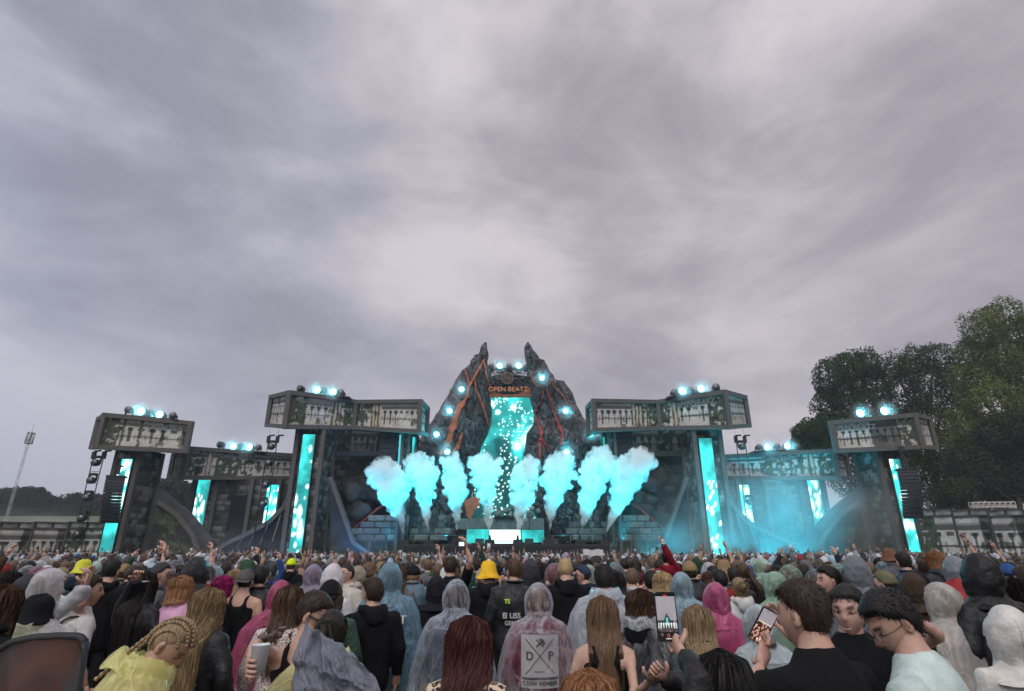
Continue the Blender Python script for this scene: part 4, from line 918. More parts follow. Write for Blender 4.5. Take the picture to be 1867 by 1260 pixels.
# ================================================================== SMOKE, MIST, HAZE
def volmat(name, density, color=(1, 1, 1), aniso=0.0, absorb=None, noise=None, grad=None):
    m = bpy.data.materials.new(name); m.use_nodes = True; nt = m.node_tree; nt.nodes.clear(); L = nt.links.new
    v = N(nt, 'ShaderNodeVolumePrincipled'); v.inputs['Color'].default_value = (*color, 1); v.inputs['Density'].default_value = density; v.inputs['Anisotropy'].default_value = aniso
    o = N(nt, 'ShaderNodeOutputMaterial'); L(v.outputs[0], o.inputs['Volume'])
    if noise:                                # soft-edged ball of fog: density falls to nothing at the rim of a unit sphere in object space
        tc = N(nt, 'ShaderNodeTexCoord'); ln = N(nt, 'ShaderNodeVectorMath', operation='LENGTH'); L(tc.outputs['Object'], ln.inputs[0])
        fall = N(nt, 'ShaderNodeMapRange', interpolation_type='SMOOTHSTEP', inp={1: 1.0, 2: .15, 3: 0, 4: 1}); L(ln.outputs['Value'], fall.inputs[0])
        nz = N(nt, 'ShaderNodeTexNoise', inp={'Scale': noise, 'Detail': 3.0, 'Distortion': .5}); L(tc.outputs['Object'], nz.inputs[0])
        mr = N(nt, 'ShaderNodeMapRange', inp={1: .38, 2: .66, 3: .1, 4: 1}); L(nz.outputs[0], mr.inputs[0])
        mu = N(nt, 'ShaderNodeMath', operation='MULTIPLY'); L(fall.outputs[0], mu.inputs[0]); L(mr.outputs[0], mu.inputs[1])
        m2 = N(nt, 'ShaderNodeMath', operation='MULTIPLY', inp={1: density}); L(mu.outputs[0], m2.inputs[0]); L(m2.outputs[0], v.inputs['Density'])
    return m
jetm = volmat('carbon_dioxide_fog', 1.9, (1, 1, 1), 0)
def _wisps(nt):
    L = nt.links.new; v = [n for n in nt.nodes if n.type == 'PRINCIPLED_VOLUME'][0]; tc = N(nt, 'ShaderNodeTexCoord'); mp = N(nt, 'ShaderNodeMapping', inp={'Scale': (1, 1, .7)}); L(tc.outputs['Object'], mp.inputs[0])
    nz = N(nt, 'ShaderNodeTexNoise', inp={'Scale': 1.25, 'Detail': 4.0, 'Roughness': .6, 'Distortion': .6}); L(mp.outputs[0], nz.inputs[0]); mr = N(nt, 'ShaderNodeMapRange', inp={1: .38, 2: .62, 3: .12, 4: 3.4}); L(nz.outputs[0], mr.inputs[0]); L(mr.outputs[0], v.inputs['Density'])
_wisps(jetm.node_tree)
def remesh(o, vox, smooth=0):
    m = o.modifiers.new('r', 'REMESH'); m.mode = 'VOXEL'; m.voxel_size = vox
    if smooth: q = o.modifiers.new('s', 'SMOOTH'); q.iterations = smooth; q.factor = .5
    dg = bpy.context.evaluated_depsgraph_get(); me = bpy.data.meshes.new_from_object(o.evaluated_get(dg))
    old = o.data; o.modifiers.clear(); nm = old.name; o.data = me; bpy.data.meshes.remove(old); me.name = nm
    return o
def jet(base, top, wt, ytop, Y, seed, label, shape):
    b = P(*base, Y); r = random.Random(seed); g = MB(); s = Y/F
    t = P(*top, Y); topz = P(top[0], ytop, Y).z
    # narrow cone from the nozzle, then a cauliflower head
    n = 26
    axis = lambda k: Vector((b.x+(t.x-b.x)*(k**1.05), Y, b.z+(topz-b.z)*k))
    def rad(k): return max(.10, wt*s/2*np.interp(k, [0, .12, .3, .5, .68, .82, .93, 1], shape))
    for i in range(n):
        k = i/(n-1)*.93; g.ell(axis(k)+Vector((r.uniform(-.04, .04), 0, 0)), (rad(k)*.78,)*3, 12, 8)
    for i in range(300):
        k = r.uniform(.15, .97)**.75; R0 = rad(k); a_ = r.uniform(0, 2*math.pi); h = r.uniform(.35, 1.12)*R0
        c = axis(k)+Vector((math.cos(a_)*h*.9, math.sin(a_)*h*.9, r.uniform(-.2, .2)))
        g.ell(c, (R0*r.uniform(.10, .32),)*3, 8, 6)
    o = link('smoke_jet', g.mesh('smoke'), mat=jetm)
    remesh(o, .13, 1)
    me = o.data; v = np.empty(len(me.vertices)*3); me.vertices.foreach_get('co', v); v = v.reshape(-1, 3)
    nn = np.empty(len(v)*3); me.vertices.foreach_get('normal', nn); nn = nn.reshape(-1, 3)
    kk = np.clip((v[:, 2]-b.z)/(topz-b.z), 0, 1)[:, None]
    v = v+nn*((fbm(v*1.1, seed, 3)-.5)[:, None]*1.25+(fbm(v*3.0, seed+3, 3)-.5)[:, None]*.9)*(.12+.88*kk)
    me.vertices.foreach_set('co', v.ravel()); me.update()
    tag(o, label, 'smoke jet', 'smoke jets shooting up from the deck')
    return o
SH = [.05, .14, .36, .60, .88, 1.0, .92, .5]; SH2 = [.05, .18, .45, .8, 1.0, .95, .8, .45]
for i, (bs, tp, w, yt, lab, sh) in enumerate([
    ((738, 980), (700, 850), 68, 848, 'outermost cyan smoke jet on the field side, leaning outward', [.05, .14, .36, .62, .95, 1.0, .86, .5]),
    ((782, 980), (766, 840), 56, 832, 'second cyan smoke jet counted from the field side', SH),
    ((834, 980), (825, 840), 46, 833, 'third cyan smoke jet counted from the field side, the slimmest', SH2),
    ((893, 986), (882, 840), 54, 830, 'fourth cyan smoke jet, rising before the white booth screen edge near the orange flame panel', SH),
    ((944, 986), (962, 845), 52, 838, 'fifth cyan smoke jet, rising from the far end of the white booth screen', SH2),
    ((999, 981), (1024, 840), 58, 833, 'third cyan smoke jet counted from the tree side', SH),
    ((1057, 980), (1100, 828), 58, 818, 'second cyan smoke jet counted from the tree side, the tallest', SH2),
    ((1102, 980), (1166, 838), 70, 828, 'outermost cyan smoke jet on the tree side, widest and leaning outward', SH)]):
    jet(bs, tp, w, yt, 55.3, 500+i, lab, sh)
    p = P(bs[0], 985, 55.3); t = empty('jet_nozzle', p, 0, 'black nozzle box under the '+lab.split(',')[0].replace('cyan ', ''), 'smoke machine', 'smoke machines on the deck')
    g = MB(); g.box((0, 0, -.2), (.9, .7, .5)); link('body', g.mesh('body'), t, black, world=False)
    g = MB(); g.tube([(0, 0, 0), (0, 0, .45)], [.14, .10], 8); link('nozzle', g.mesh('nozzle'), t, blackm, world=False)
# cyan spots added to light the smoke from behind, in front and above; no fixtures
def spot(p, target, watts, size=1.2, angle=70, color=(.0, .74, .95), soft=.4):
    l = bpy.data.lights.new('flood_light', 'SPOT'); l.energy = watts; l.color = color; l.spot_size = R(angle); l.spot_blend = .6; l.shadow_soft_size = soft
    o = bpy.data.objects.new('flood_light', l); COL.objects.link(o); o.location = p
    d = Vector(target)-Vector(p); o.rotation_euler = d.to_track_quat('-Z', 'Y').to_euler(); return o
JW = 4300
for i, px in enumerate((712, 762, 810, 862, 918, 972, 1028, 1080, 1135)):
    p = P(px, 986, 58.3); q = P(px, 850, 55.3); spot(p, (q.x, q.y+.6, q.z+.6), JW*.95, angle=62)
    p = P(px, 990, 53.4); q = P(px, 850, 55.3); spot(p, (q.x, q.y, q.z+1.2), JW*.42, angle=50)
    p = P(px, 800, 60.5); spot(p, (P(px, 850, 55.3)), JW*.26, angle=56)
fogm = volmat('stage_mist', .15, (1, 1, 1), .2, noise=2.2)
fogg = volmat('thin_smoke', .05, (1, 1, 1), .2, noise=2.5)
def fog(px, py, Y, rx, ry, rz, m, label, name='stage_mist'):
    g = MB(); g.ell((0, 0, 0), (1, 1, 1), 24, 14); o = link(name, g.mesh(name, True), mat=m); o.location = P(px, py, Y); o.scale = (rx, ry, rz)
    tag(o, label, kind='stuff'); return o
fog(1400, 955, 57, 15, 5.5, 9, fogm, 'cyan lit mist drifting before the tree-side wing')
fog(1215, 1000, 56.5, 7, 3, 4, fogm, 'low cyan mist at the end of the deck')
fog(655, 1005, 56, 7, 3, 3.6, fogg, 'thin blue mist at the foot of the field-side tall tower')
fog(400, 1008, 57, 9, 3, 4, fogg, 'thin blue mist before the field-side wing')
fog(1610, 935, 55, 6, 3, 6, fogg, 'grey smoke before the tree-side outer tower')
fog(60, 960, 64, 9, 6, 2.6, fogg, 'grey smoke drifting over the field-side fence')
for px, py, Y, w_, tx, ty in ((1330, 1006, 55, 4500, 1350, 850), (1400, 1008, 57, 6000, 1400, 860), (1465, 1006, 56, 6000, 1450, 880), (1520, 1006, 56, 2500, 1490, 920), (1250, 1006, 55, 2000, 1230, 930), (1180, 1004, 56, 1500, 1200, 930),
                           (640, 1006, 54.5, 1500, 650, 970), (700, 1006, 55.5, 900, 690, 970), (430, 1006, 56, 450, 430, 960), (510, 1006, 56, 400, 500, 970)):
    q = P(px, py, Y-1.5); spot((q.x, q.y, .4), P(tx, ty, Y+1), w_, angle=80, color=(.0, .70, 1.0) if px > 1100 else (.04, .40, 1.0))  # unseen spots added near the ground to colour the mist, without fixtures
halom = volmat('lamp_mist', .8, (1, 1, 1), .1, noise=.3)  # fog balls added at each lit lamp to give it a glow
for i, (x, y, z, sz) in enumerate(LIT):
    g = MB(); g.ell((0, 0, 0), (1, 1, 1), 16, 10)
    if i == 0: hm = g.mesh('lamp_mist', True); hm.materials.append(halom)
    o = bpy.data.objects.new('lamp_mist', hm); COL.objects.link(o); o.location = (x, y-.6, z); o.scale = (1.5, 1.1, 1.4)
    tag(o, 'faint halo of mist in front of a lit stage lamp', kind='stuff')
hz = volmat('air_haze', .0005, (.86, .92, 1.0), .2)
g = MB(); g.box((0, 380, 27.5), (1240, 860, 58)); tag(link('haze', g.mesh('haze'), mat=hz), 'damp air over the festival field', kind='stuff')
# ================================================================== PEOPLE
from mathutils.bvhtree import BVHTree
TMP = bpy.data.scenes.new('tmp_build')
def rem(me, vox, smooth=1, ratio=None):
    o = bpy.data.objects.new('tmp', me); TMP.collection.objects.link(o)
    m = o.modifiers.new('r', 'REMESH'); m.mode = 'VOXEL'; m.voxel_size = vox
    if smooth: q = o.modifiers.new('s', 'SMOOTH'); q.iterations = smooth; q.factor = .5
    vl = TMP.view_layers[0]; vl.update(); dg = vl.depsgraph
    out = bpy.data.meshes.new_from_object(o.evaluated_get(dg))
    bpy.data.objects.remove(o); bpy.data.meshes.remove(me)
    n = len(out.vertices); v = np.empty(n*3); out.vertices.foreach_get('co', v)
    nr = np.empty(n*3); out.vertices.foreach_get('normal', nr)
    f = [list(p.vertices) for p in out.polygons]; bpy.data.meshes.remove(out)
    return v.reshape(-1, 3), nr.reshape(-1, 3), f
def clothmat(name, rough=.85, bump=.25, bscale=60, noise=.18, nscale=7, sheen=0):
    return mat(name, objcol=True, rough=rough, bump=bump, bscale=bscale, noise=noise, nscale=nscale, spec=.12 if rough > .6 else .32)
cloth_m = clothmat('cotton_cloth', .85, .4, 40, .22, 9); shell_m = clothmat('rain_jacket_cloth', .42, .55, 22, .25, 10)
skin_m = mat('skin', attr=True, rough=.5, sss=.12, noise=.14, nscale=30, bump=.12, bscale=120)
eye_m = mat('eye_white', (.30, .27, .25), .25); iris_m = mat('iris', (.03, .02, .015), .15)
tattoo_m = mat('tattooed_skin', (.30, .19, .15), .6)
def hairmat():
    m = bpy.data.materials.new('hair'); m.use_nodes = True; nt = m.node_tree; L = nt.links.new; b = nt.nodes['Principled BSDF']
    a = N(nt, 'ShaderNodeObjectInfo'); tc = N(nt, 'ShaderNodeTexCoord'); mp = N(nt, 'ShaderNodeMapping', inp={'Scale': (120, 120, 6)}); L(tc.outputs['Object'], mp.inputs[0])
    n = N(nt, 'ShaderNodeTexNoise', inp={'Scale': 1.0, 'Detail': 4.0}); L(mp.outputs[0], n.inputs[0])
    mr = N(nt, 'ShaderNodeMapRange', inp={1: .32, 2: .68, 3: .5, 4: 1.6}); L(n.outputs[0], mr.inputs[0])
    mm = N(nt, 'ShaderNodeMix', data_type='RGBA', blend_type='MULTIPLY'); mm.inputs[0].default_value = 1; L(a.outputs['Color'], mm.inputs[6]); L(mr.outputs[0], mm.inputs[7])
    L(mm.outputs[2], b.inputs['Base Color']); b.inputs['Roughness'].default_value = .55; b.inputs['Specular IOR Level'].default_value = .3
    bp = N(nt, 'ShaderNodeBump', inp={'Strength': .5, 'Distance': .006}); L(n.outputs[0], bp.inputs['Height']); L(bp.outputs[0], b.inputs['Normal'])
    return m
hair_m = hairmat()
def ponchomat(name, base=.26, white=(.55, .6, .66), rough=.18, wr=.4):
    """thin crumpled rain-cape plastic: part see-through, part pale and glossy, the tint is the object's own colour"""
    m = bpy.data.materials.new(name); m.use_nodes = True; nt = m.node_tree; nt.nodes.clear(); L = nt.links.new
    oi = N(nt, 'ShaderNodeObjectInfo'); tc = N(nt, 'ShaderNodeTexCoord')
    nz = N(nt, 'ShaderNodeTexNoise', inp={'Scale': 7.0, 'Detail': 5.0, 'Distortion': .9}); mp = N(nt, 'ShaderNodeMapping', inp={'Scale': (1.3, 1.3, .55)}); L(tc.outputs['Object'], mp.inputs[0]); L(mp.outputs[0], nz.inputs[0])
    rg = ramp(nt, [(.45, (0, 0, 0)), (.50, (1, 1, 1)), (.56, (0, 0, 0))]); L(nz.outputs[0], rg.inputs[0])
    nz2 = N(nt, 'ShaderNodeTexNoise', inp={'Scale': 3.2, 'Detail': 2.0, 'Distortion': 1.0}); L(mp.outputs[0], nz2.inputs[0])
    rg2 = ramp(nt, [(.42, (0, 0, 0)), (.50, (1, 1, 1)), (.58, (0, 0, 0))]); L(nz2.outputs[0], rg2.inputs[0])
    ad = N(nt, 'ShaderNodeMath', operation='ADD'); L(rg.outputs[0], ad.inputs[0]); L(rg2.outputs[0], ad.inputs[1])
    bp = N(nt, 'ShaderNodeBump', inp={'Strength': .6, 'Distance': .008}); L(ad.outputs[0], bp.inputs['Height'])
    bs = N(nt, 'ShaderNodeBsdfPrincipled'); bs.inputs['Roughness'].default_value = rough; L(oi.outputs['Color'], bs.inputs['Base Color']); L(bp.outputs[0], bs.inputs['Normal'])
    tl = N(nt, 'ShaderNodeBsdfTranslucent'); L(oi.outputs['Color'], tl.inputs[0])
    mx1 = N(nt, 'ShaderNodeMixShader'); mx1.inputs[0].default_value = .3; L(bs.outputs[0], mx1.inputs[1]); L(tl.outputs[0], mx1.inputs[2])
    tr = N(nt, 'ShaderNodeBsdfTransparent'); mc = N(nt, 'ShaderNodeMix', data_type='RGBA'); mc.inputs[0].default_value = .35; mc.inputs[6].default_value = (1, 1, 1, 1); L(oi.outputs['Color'], mc.inputs[7]); L(mc.outputs[2], tr.inputs[0])
    lw = N(nt, 'ShaderNodeLayerWeight', inp={'Blend': .35}); L(bp.outputs[0], lw.inputs['Normal'])
    f1 = N(nt, 'ShaderNodeMath', operation='MULTIPLY_ADD', inp={1: .55, 2: base}); L(lw.outputs['Facing'], f1.inputs[0])
    f2 = N(nt, 'ShaderNodeMath', operation='MULTIPLY_ADD', inp={1: wr}); f2.use_clamp = True; mk = N(nt, 'ShaderNodeTexNoise', inp={'Scale': 2.4, 'Detail': 2.0}); L(tc.outputs['Object'], mk.inputs[0]); mk2 = N(nt, 'ShaderNodeMapRange', inp={1: .42, 2: .62, 3: .15, 4: 1.5}); L(mk.outputs[0], mk2.inputs[0]); am_ = N(nt, 'ShaderNodeMath', operation='MULTIPLY'); L(ad.outputs[0], am_.inputs[0]); L(mk2.outputs[0], am_.inputs[1]); L(am_.outputs[0], f2.inputs[0]); L(f1.outputs[0], f2.inputs[2])
    m2 = N(nt, 'ShaderNodeMixShader'); L(f2.outputs[0], m2.inputs[0]); L(tr.outputs[0], m2.inputs[1]); L(mx1.outputs[0], m2.inputs[2])
    o = N(nt, 'ShaderNodeOutputMaterial'); L(m2.outputs[0], o.inputs[0]); return m
pon_clear = ponchomat('clear_plastic', .03, wr=.20, rough=.10); pon_tint = ponchomat('tinted_plastic', .36, wr=.25, rough=.13); pon_solid = ponchomat('milky_plastic', .82, wr=.2, rough=.3)

def head_verts(male=True, nl=30, nn=40, scale=1.0, skin=(.46, .27, .20), brow=(.03, .02, .015), beard=0, face=True):
    th = np.linspace(0, math.pi, nl); ph = np.linspace(0, 2*math.pi, nn, endpoint=False)
    T, Pp = np.meshgrid(th, ph, indexing='ij'); x = np.sin(T)*np.sin(Pp); y = np.sin(T)*np.cos(Pp); z = np.cos(T)
    X = .076*x; Y = .098*y; Z = .120*z
    t = np.clip((-.05-z)/.95, 0, 1); X = X*(1-.40*t**1.3); Y = np.where(y > 0, Y*(1-.05*t), Y*(1-.42*t)); Y = Y+.010*t
    X = X*(1+.05*np.clip(z, 0, 1)*(1-z))
    G = lambda a, w: np.exp(-(a/w)**2)
    f = (y > 0)*1.0
    zn = Z/.12
    Y = Y+f*(.026*G(x, .12)*np.clip((.22-zn)/.40, 0, 1)*np.clip((zn+.34)/.10, 0, 1))
    Y = Y-f*.012*G(np.abs(x)-.38, .17)*G(zn-.08, .13)+f*.006*G(zn-.26, .08)*(np.abs(x) < .65)
    Y = Y+f*(.007*G(zn+.50, .05)+.006*G(zn+.62, .05))*G(x, .26)-f*.004*G(zn+.56, .03)*G(x, .3)+f*.010*G(zn+.86, .15)*G(x, .32)
    c = np.ones(X.shape+(3,))*np.array(skin)
    if face:
        lip = (y > .6)*(G(zn+.56, .09)*G(x, .26) > .45); c[lip > 0] = np.array(skin)*np.array([.95, .55, .55])
        bw = (y > .4)*((np.abs(zn-.27-.05*(1-np.abs(np.abs(x)-.4)/.3)) < .05) & (np.abs(np.abs(x)-.42) < .24)); c[bw > 0] = brow
        ey = (y > .4)*((np.abs(zn-.06) < .045) & (np.abs(np.abs(x)-.40) < .15)); c[ey > 0] = (.05, .035, .03)
        if beard: bd = (y > -.1)*(zn < -.30)*(1-(lip > 0)); c[bd > 0] = np.array(skin)*(1-beard)+np.array(brow)*beard
    V = np.stack([X, Y, Z], -1)*scale
    n0, n1 = nl, nn
    i = np.arange(n0-1)[:, None]; j = np.arange(n1)[None]; a = i*n1+j; b = i*n1+(j+1) % n1
    F_ = np.stack([a, a+n1, b+n1, b], -1).reshape(-1, 4)
    return V.reshape(-1, 3), F_, c.reshape(-1, 3)
def hairline(yh):               # height (z over .12) where the hair starts, by heading: 1 = face, -1 = nape
    return np.interp(yh, [-1, -.55, -.25, -.05, .25, .6, 1], [-.66, -.62, -.35, .12, .30, .56, .62])
def cap_grid(th, nn=44, ns=16, lift=0, sides=1.0, seed=0, rough=.3, low=0, full=False):
    """scalp shell from crown to hairline, thickness th at the top and th*sides round the ears"""
    ph = np.linspace(0, 2*math.pi, nn, endpoint=False); yh = np.cos(ph)
    zl = hairline(yh)-low*(yh < .3)
    s = np.linspace(0, 1, ns)
    tt = np.arccos(np.clip(zl, -.97, .97))[None]*s[:, None]
    PH = ph[None]*np.ones((ns, 1)); x = np.sin(tt)*np.sin(PH); y = np.sin(tt)*np.cos(PH); z = np.cos(tt)
    t = np.clip((-.05-z)/.95, 0, 1)
    base = np.stack([.076*x*(1-.40*t**1.3), np.where(y > 0, .098*y, .098*y*(1-.42*t)), .120*z], -1)
    d = np.stack([x, y, z*.9], -1)
    w = np.clip(z*1.4, 0, 1); thick = th*(sides+(1-sides)*w)
    n = fbm(base*26+seed, seed, 3)-.5
    thick = thick*(1+rough*2*n)*np.clip((1.02-s[:, None])/.12, .1, 1)
    V = base+d*thick[..., None]
    i = np.arange(ns-1)[:, None]; j = np.arange(nn)[None]; a = i*nn+j; b = i*nn+(j+1) % nn
    F_ = np.stack([a, a+nn, b+nn, b], -1).reshape(-1, 4)
    return V, F_, d, ph
def ribbons(g, paths, width, seed=0, taper=True):
    """paths (n, m, 3): thin flat locks"""
    p = np.asarray(paths, float); n, m, _ = p.shape; r = np.random.default_rng(seed)
    d = np.gradient(p, axis=1); side = np.cross(d, np.array([0, 1.0, .25])+r.normal(size=(n, 1, 3))*.5); side /= np.linalg.norm(side, axis=2)[..., None]+1e-9
    w = width*np.ones((n, 1))*(.6+.8*r.random((n, 1)))
    if taper: w = w*np.interp(np.linspace(0, 1, m), [0, .15, .8, 1], [.7, 1, .8, .15])[None]
    V = np.stack([p-side*w[..., None]/2, p+side*w[..., None]/2], 2).reshape(-1, 3)
    i = np.arange(n)[:, None]*m*2; k = np.arange(m-1)[None]*2; a = (i+k).ravel()
    g.add(V, np.stack([a, a+1, a+3, a+2], 1))
def hair_mesh(style, seed, dens=1.0, length=.45, back=.045, hat=None):
    g = MB(); r = np.random.default_rng(seed)
    if style in ('short', 'buzz', 'fade', 'curly'):
        th = {'short': .022, 'buzz': .006, 'fade': .024, 'curly': .034}[style]
        V, F_, d, ph = cap_grid(th, sides={'short': .55, 'buzz': .8, 'fade': .18, 'curly': .9}[style], seed=seed, rough={'short': .22, 'buzz': .1, 'fade': .25, 'curly': .8}[style])
        g.add(V, F_)
        n = int({'short': 620, 'buzz': 0, 'fade': 560, 'curly': 600}[style]*dens)
        if n:
            i = r.integers(1, V.shape[0], n); j = r.integers(0, V.shape[1], n); p = V[i, j]; dn = d[i, j]
            if style == 'curly': fl = r.normal(size=(n, 3))
            else: fl = np.stack([dn[:, 0]*.5, dn[:, 1]*.4-.25, -1+0*dn[:, 0]], 1)+r.normal(size=(n, 3))*.22
            fl -= (fl*dn).sum(1)[:, None]*dn*.8; fl /= np.linalg.norm(fl, axis=1)[:, None]; L_ = ((.018+.02*r.random(n)) if style == 'curly' else (.014+.014*r.random(n)))[:, None]
            k = np.linspace(0, 1, 3)[None, :, None]; paths = p[:, None]-dn[:, None]*.004+fl[:, None]*L_[:, None]*k+dn[:, None]*((.010 if style == 'curly' else .0055)*np.sin(k*2.2))
            ribbons(g, paths, (.006 if style == 'curly' else .0045)*(.7 if dens > 1.5 else 1), seed)
    elif style in ('long', 'bob', 'wavy', 'ponytail', 'bun', 'half'):
        tied = style in ('ponytail', 'bun')
        V, F_, d, ph = cap_grid(.018 if not tied else .012, sides=.9, seed=seed, rough=.12, low=.12 if not tied else 0); g.add(V, F_)
        L_ = {'bob': .16, 'long': length, 'wavy': length, 'half': length}.get(style, 0)
        wav = .014 if style in ('wavy', 'half') else .004
        if not tied:
            # curtain round the back and sides, double walled
            nu, nv = 40, 22; a = np.linspace(R(62), R(298), nu)          # heading from the face, round the back
            yh = np.cos(a); z0 = .05*np.ones(nu); k = np.linspace(0, 1, nv)
            for off, flip in ((0, False), (-.016, True)):
                sx = .098+off; sy = .112+off
                bx = np.sin(a)[:, None]*sx*(1-.05*k[None])*(1+.10*np.sin(k*3)[None]); by = np.cos(a)[:, None]*sy
                by = np.where(by < 0, by*(1-.25*np.exp(-((k[None]-.28)/.16)**2)), by*(1-.6*k[None]))-.028*np.clip(k[None]-.25, 0, 1)
                lz = (L_*(.93+.10*vnoise(np.stack([a*4, a*0], -1), seed)))*np.where(yh > -.1, .88, 1)
                zz = z0[:, None]-k[None]*lz[:, None]; rip = 1+.05*np.sin(a*17+seed)[:, None]*k[None]+.04*(fbm(np.stack([a[:, None]*9+0*k[None], k[None]*3+0*a[:, None]], -1), seed, 2)-.5)
                Vc = np.stack([bx*rip+wav*np.sin(k*16+a[:, None]*5), by*rip, zz], -1); f = grid_faces(nu, nv); g.add(Vc, f[:, ::-1] if flip else f)
            n = int(700*dens); a = np.concatenate([r.uniform(R(58), R(302), n-n//6), r.uniform(0, 6.28, n//6)]); a = np.where((a < R(55)) | (a > R(305)), a, a); m = 12; k = np.linspace(0, 1, m)
            ln = L_*r.uniform(.72, 1.12, n)
            top = np.interp(k, [0, .12, .3], [0, 1, 1]); s0 = r.random(n)
            rad = (1.0+.07*r.random(n))[:, None]; ph_ = r.uniform(0, 6, n)[:, None]
            cx_ = np.sin(a)[:, None]*.102*rad*np.interp(k, [0, .08, .16, .4, 1], [.03, .72, 1, 1.02, .95]); cy_ = np.cos(a)[:, None]*.116*rad*np.interp(k, [0, .08, .16, .38, 1], [.03, .72, 1, .82, .92])-.028*np.clip(k-.25, 0, 1)
            cz = np.interp(k, [0, .08, .16], [.139, .112, .05])[None]*(k < .16)[None]+(k >= .16)[None]*(.05-(np.clip(k-.16, 0, 1)/.84)[None]*ln[:, None])
            paths = np.stack([cx_+wav*1.3*np.sin(k*13+ph_), cy_+wav*np.cos(k*11+ph_), cz], -1)
            ribbons(g, paths, .0052, seed)
        else:
            n = int(260*dens); a = r.uniform(0, 2*math.pi, n); m = 8; k = np.linspace(0, 1, m); el = np.arccos(np.clip(hairline(np.cos(a))+.02, -.95, .95)); tt = el[:, None]*(1-k*.9)
            knot = np.array([0, -.115, .035])
            x = np.sin(tt)*np.sin(a)[:, None]; y = np.sin(tt)*np.cos(a)[:, None]; z = np.cos(tt)
            pth = np.stack([.092*x, .114*y, .136*z], -1); w = (k**2.2)[None, :, None]; pth = pth*(1-w)+knot*w; ribbons(g, pth, .007, seed)
            if style == 'bun':
                g.ell(knot+np.array([0, -.02, 0]), (.045, .04, .042), 14, 10); n = 90; a = r.uniform(0, 6.28, n); b = r.uniform(0, 6.28, n)
                k = np.linspace(0, 1, 6); pth = knot+np.array([0, -.02, 0])+np.stack([.05*np.cos(a[:, None]+k*1.8), .045*np.sin(b[:, None]+k)-.01+0*a[:, None], .05*np.sin(a[:, None]+k*1.8)], -1); ribbons(g, pth, .006, seed)
            else:
                n = int(150*dens); m = 12; k = np.linspace(0, 1, m); ax = r.normal(size=n)*.020; ay = r.normal(size=n)*.016; L2 = length*r.uniform(.7, 1.1, n)
                pth = knot+np.stack([ax[:, None]*np.interp(k, [0, .2, 1], [.5, 1, 1.1])+.01*np.sin(k*7+seed), -.035*np.sin(k*3)+ay[:, None]-.015*k, -L2[:, None]*k+.01], -1); ribbons(g, pth, .010, seed)
                g.tube([knot, knot+[0, -.03, -.02], knot+[0, -.045, -.12], knot+[0, -.035, -length*.6], knot+[0, -.03, -length*.9]], [.018, .024, .03, .026, .006], 8)
    if style in ('long', 'wavy', 'half', 'ponytail', 'bob'):
        for v in g.v:
            m = np.clip((-v[:, 2]-.07)/.12, 0, 1)*(v[:, 1] < .03); v[:, 1] -= back*m*1.0+np.clip(.045-np.abs(v[:, 0])*.3, 0, 1)*0
            v[:, 1] = np.where((v[:, 2] < -.2) & (v[:, 1] < .03), np.minimum(v[:, 1], -.095-back*.8), v[:, 1])
    if dens > 1.5:
        n = 90; d = r.normal(size=(n, 3)); d[:, 2] = np.abs(d[:, 2])*.8+.1; d[:, 1] -= .3; d /= np.linalg.norm(d, axis=1)[:, None]; p0 = d*np.array([.094, .115, .138])
        k = np.linspace(0, 1, 5)[None, :, None]; dr = d*.35+r.normal(size=(n, 3))*.6-np.array([0, 0, .3]); dr /= np.linalg.norm(dr, axis=1)[:, None]; L_ = (.02+.035*r.random(n))[:, None, None]
        ribbons(g, p0[:, None]+dr[:, None]*L_*k+r.normal(size=(n, 1, 3))*.01*k*k, .0016, seed+1)
    if hat is not None:
        for v in g.v:
            m = (v[:, 2] > hat); v[m] *= np.array([.86, .88, .86])
    return g
def hand(g, wrist, direc, side, s=1.0, curl=.5, normal=None, col=None, spread=1.0):
    """palm, four unequal bent fingers and a thumb"""
    w = np.array(wrist, float); d = np.array(direc, float); d /= np.linalg.norm(d)
    nrm = np.array(normal if normal is not None else (0, 1, 0), float); nrm -= (nrm@d)*d; nrm /= np.linalg.norm(nrm)+1e-9; a = np.cross(d, nrm)*side
    sc = s
    g.tube([w-d*.015, w+d*.03*sc, w+d*.075*sc, w+d*.09*sc], [(.024*sc, .018*sc), (.034*sc, .016*sc), (.040*sc, .014*sc), (.036*sc, .010*sc)], 8, col) if abs(nrm[1]) > .0 else None
    for i, (o, L_) in enumerate(((-.030, .062), (-.010, .074), (.010, .079), (.029, .071))):
        o *= sc; L_ *= sc; p = w+d*.082*sc+a*o; ang = 0; pts = [p-d*.012]; q = p; dd = d+a*o*2.0*spread; dd /= np.linalg.norm(dd)
        for sgm in (.42, .32, .26):
            q = q+dd*L_*sgm; pts.append(q); ang = curl*1.0; dd = dd*math.cos(ang)+nrm*math.sin(ang); dd /= np.linalg.norm(dd)
        g.tube(pts, [.0095*sc, .0092*sc, .0085*sc, .0065*sc], 6, col)
    p = w+d*.03*sc+a*.030*sc; dd = d*.55+a*.75+nrm*.35; dd /= np.linalg.norm(dd); q = p+dd*.036*sc; d2 = d*.8+a*.35+nrm*.5*curl; d2 /= np.linalg.norm(d2)
    g.tube([p-dd*.012, q, q+d2*.028*sc], [.013*sc, .011*sc, .008*sc], 6, col)
